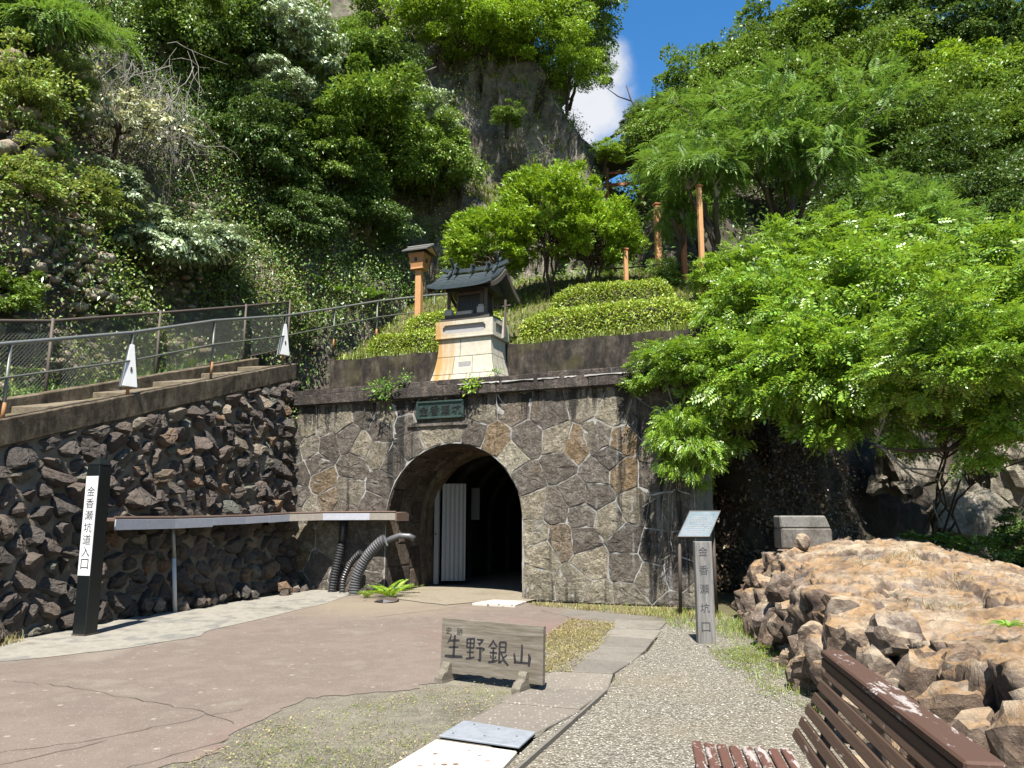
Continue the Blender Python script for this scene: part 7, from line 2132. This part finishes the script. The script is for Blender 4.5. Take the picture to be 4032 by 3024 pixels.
ra_ = np.array(rl); rb_ = np.array(rl2); i0 = w1.astype(int); fr_ = (w1-i0)[:, None]
A_ = ra_[i0]*(1-fr_)+ra_[i0+1]*fr_; B_ = rb_[i0]*(1-fr_)+rb_[i0+1]*fr_
wp = A_*(1-w2)+B_*w2; wp = wp[fbm(wp*1.2, 3, 3) > -0.05]
grass('weeds', wp, 'green weeds growing along the ramp and fence', 'leaf_fern', (0.1, 0.45), 0.014, 10, 0.8)
def undergrowth(name, PT, cond, n, per, L, W, mat, seed, label, rad=0.3, noise_s=0.35, thr=0.0):
    c = on_points(PT, cond, n, seed, noise_s, thr); rng = np.random.default_rng(seed)
    P = np.repeat(c, per, 0) + rng.normal(0, rad, (n*per, 3))*np.array([1, 1, .8]); m = len(P)
    D = rng.normal(0, .7, (m, 3)) + np.array([0.1, -.5, -.35]); N = np.array([0.1, -.45, 0.9]) + rng.normal(0, .4, (m, 3))
    V, F = leaf_quads(P, D, N, rng.uniform(.6, 1.3, m)*L, rng.uniform(.6, 1.3, m)*W)
    tag(link(name, npmesh(name, V, F, M[mat])), label, 'undergrowth', kind='stuff')
undergrowth('undergrowth', HLP, lambda P: (P[:, 1] < 27) & (P[:, 1] > 9) & (P[:, 0] < -2.0) & (P[:, 2] < 20), 10500, 24, 0.088, 0.044, 'leaf_mid', 41, 'mixed green leaves covering ledges of the cliff', 0.36, 0.5, -0.12)
undergrowth('undergrowth', HLP, lambda P: (P[:, 1] < 26) & (P[:, 1] > 18) & (P[:, 0] < -3.0) & (P[:, 2] < 18), 4200, 22, 0.095, 0.048, 'leaf_dark', 42, 'dark leaves filling the shaded hollow of the cliff', 0.3, 0.4, -0.3)
undergrowth('undergrowth', HRP, lambda P: (P[:, 1] < 42) & (P[:, 2] > 4.5), 7000, 14, 0.2, 0.10, 'leaf_dark', 43, 'dark leaves of the forest floor on the hillside', 0.5, 0.3, -0.3)
undergrowth('undergrowth', HRP, lambda P: (P[:, 1] < 20) & (P[:, 0] < 10) & (P[:, 2] > 3.9) & (P[:, 2] < 9), 2600, 14, 0.09, 0.045, 'leaf_mid', 44, 'bright leaves on the bank above the dark cliff', 0.25, 0.5, -0.3)
grass('dry_grass', on_points(HLP, lambda P: (P[:, 1] < 30) & (P[:, 0] < 3.8) & (P[:, 2] < 21), 9000, 51, 0.6, 0.0), 'dry hanging grass on the cliff ledges', 'grass_dry', (0.15, 0.5), 0.014, 11, 1.4)
grass('cliff_grass', on_points(HLP, lambda P: (P[:, 1] > 24) & (P[:, 1] < 32) & (P[:, 0] > -2.5) & (P[:, 2] < 20), 3500, 52, 0.9, 0.12), 'green grass tufts on the bare rock face', 'grass', (0.2, 0.6), 0.018, 12, 1.4)
undergrowth('leaf_litter', HRP, lambda P: (P[:, 1] < 19.5) & (P[:, 0] < 10) & (P[:, 2] > 0.1) & (P[:, 2] < 4.6), 2600, 9, 0.09, 0.05, 'litter', 45, 'dead brown leaves and roots clinging to the dark cliff', 0.22, 0.5, -0.5)
undergrowth('leaf_litter', HLP, lambda P: (P[:, 1] < 22) & (P[:, 1] > 9) & (P[:, 0] < -3) & (P[:, 2] < 12), 4200, 10, 0.08, 0.045, 'litter', 46, 'dead leaves and twigs strewn down the cliff foot', 0.3, 0.6, -0.3)
undergrowth('undergrowth', HLP, lambda P: (P[:, 1] < 21) & (P[:, 1] > 9) & (P[:, 0] < -3) & (P[:, 2] < 8), 2600, 14, 0.09, 0.045, 'leaf_yellow', 47, 'yellow-green weeds low on the cliff behind the fence', 0.25, 0.6, 0.0)
undergrowth('undergrowth', SDP, lambda P: P[:, 1] < 36, 1500, 14, 0.13, 0.06, 'leaf_mid', 48, 'green plants on the saddle below the pavilion', 0.3, 0.6, -0.2)
undergrowth('undergrowth', HLP, lambda P: (P[:, 1] > 22) & (P[:, 1] < 32) & (P[:, 0] > -3) & (P[:, 2] < 21), 1300, 12, 0.11, 0.05, 'leaf_mid', 49, 'tufts of green leaves on the bare rock face', 0.25, 0.7, 0.12)
# pale scree on the cliff foot
rr = random.Random(61)
sc_pts = HLP[(HLP[:, 1] < 19) & (HLP[:, 1] > 10) & (HLP[:, 0] < -6) & (HLP[:, 2] < 9.5)]
nzs = fbm(sc_pts*0.55, 3, 61); sc_pts = sc_pts[nzs > 0.0]
protos = []
for i in range(6):
    me = rockmesh(rr, 1.0, 1, (1.3, 1.0, .65), 0.5, 12); co = np.array([v.co[:] for v in me.vertices]); fa = np.array([p.vertices[:] for p in me.polygons]); protos.append((co, fa)); bpy.data.meshes.remove(me)
VV = []; FF = []; o_ = 0
ln_a = np.array([-10.0, 14.2, 8.9]); ln_b = np.array([-7.9, 17.2, 5.2]); ab = ln_b - ln_a
tt = np.clip(((HLP - ln_a) @ ab)/(ab @ ab), 0, 1); dist_ = np.linalg.norm(HLP - (ln_a + tt[:, None]*ab), axis=1)
band = HLP[dist_ < 0.6]
for (qa, qb) in (((-9.0, 15.0, 7.0), (-8.1, 14.6, 4.4)), ((-7.6, 17.6, 6.6), (-7.0, 17.6, 5.2)), ((-9.9, 13.6, 10.0), (-9.4, 14.3, 8.4))):
    qa = np.array(qa); ab = np.array(qb) - qa
    tt = np.clip(((HLP - qa) @ ab)/(ab @ ab), 0, 1); band = np.concatenate([band, HLP[np.linalg.norm(HLP - (qa + tt[:, None]*ab), axis=1) < 0.55]])
for i in range(3600):
    p = sc_pts[rr.randrange(len(sc_pts))] if i % 2 else band[rr.randrange(len(band))]; co, fa = protos[i % 6]; s_ = rr.uniform(0.04, 0.13)*(2.0 if rr.random() < .08 else 1)
    a_ = rr.uniform(0, 6.28); rot_ = np.array([[math.cos(a_), -math.sin(a_), 0], [math.sin(a_), math.cos(a_), 0], [0, 0, 1]])
    VV.append((co @ rot_.T)*s_ + p + np.array([.2, -.14, .03])); FF.append(fa + o_); o_ += len(co)
tag(link('scree', npmesh('scree', np.concatenate(VV), np.concatenate(FF), M['scree_rock'])), 'pale broken scree lying on the cliff foot', 'scree', kind='stuff')
# dry twigs caught behind the fence
rr = random.Random(71); mb = MB()
tw = HLP[(HLP[:, 1] < 20) & (HLP[:, 1] > 10.5) & (HLP[:, 0] > -9.3) & (HLP[:, 2] < 7.2)]
for i in range(420):
    p = Vector(tw[rr.randrange(len(tw))]) + Vector((.12, -.05, .05)); v = Vector((rr.uniform(-.4, .6), rr.uniform(-1, .6), rr.uniform(-.5, .9))); pts = [p.copy()]
    for q in range(rr.randint(3, 6)):
        v += Vector((rr.gauss(0, .3), rr.gauss(0, .3), rr.gauss(-.05, .3))); p = p + v.normalized()*rr.uniform(.12, .24); pts.append(p.copy())
    r0 = rr.choice([.004, .005, .008])
    mb.tube(pts, [r0*(1-.6*k_/len(pts)) for k_ in range(len(pts))], 3, cap=False)
tag(link('dry_twigs', mb.mesh('dry_twigs', M['twig'])), 'dry twigs and bare stems tangled behind the fence', 'twigs', kind='stuff')
undergrowth('undergrowth', HLP, lambda P: (P[:, 1] < 24) & (P[:, 1] > 11) & (P[:, 0] < -5.0) & (P[:, 2] > 5) & (P[:, 2] < 17), 500, 26, 0.11, 0.05, 'leaf_silver', 53, 'silvery leaves scattered through the cliff growth', 0.4, 0.35, 0.1)
# loose gravel pebbles
rng = np.random.default_rng(77)
n = 15000
yy = 2.6*np.power(12.5/2.6, rng.uniform(0, 1, n)**0.8); xx = rng.uniform(-0.6, 3.0, n)
P2 = np.stack([xx, yy], 1)
gp = np.array([(-0.75, 2.6), (-0.05, 5.25), (0.06, 5.62), (0.19, 6.02), (0.62, 6.9), (1.02, 8.0), (1.12, 8.8), (1.6, 9.5), (1.95, 10.7), (2.2, 12.2), (3.2, 12.6), (3.0, 9), (2.6, 7), (2.4, 5), (2.2, 2.6)])
P2 = P2[_inside(P2, gp)]; n = len(P2)
base = np.array([(1, 0, 0), (0, 1, 0), (-1, 0, 0), (0, -1, 0), (0, 0, 1), (0, 0, -1.0)])
sz = rng.uniform(.004, .011, n)[:, None, None]*rng.uniform(.6, 1.3, (n, 6, 1))
an = rng.uniform(0, 6.28, n); ca, sa = np.cos(an)[:, None], np.sin(an)[:, None]
bx = base[None, :, 0]*ca - base[None, :, 1]*sa; by = base[None, :, 0]*sa + base[None, :, 1]*ca
V = np.stack([bx, by, np.broadcast_to(base[None, :, 2], bx.shape)*.7], 2)*sz
V[:, :, 0] += P2[:, :1]; V[:, :, 1] += P2[:, 1:]; V[:, :, 2] += 0.004
fc = np.array([(0, 1, 4), (1, 2, 4), (2, 3, 4), (3, 0, 4)])
F = (np.arange(n)[:, None, None]*6 + fc[None]).reshape(-1, 3)
k = NT('pebble'); isl = k.n('ShaderNodeNewGeometry').outputs['Random Per Island']
k.pbr(k.ramp(isl, [(0.0, (0.15, 0.135, 0.11)), (0.4, (0.31, 0.285, 0.23)), (0.75, (0.43, 0.40, 0.33)), (1.0, (0.60, 0.57, 0.49))]), 0.85, spec=0.25); M['pebble'] = k.m
tag(link('gravel', npmesh('gravel', V.reshape(-1, 3), F, M['pebble'])), 'fine grey gravel spread over the yard', 'gravel', kind='stuff')
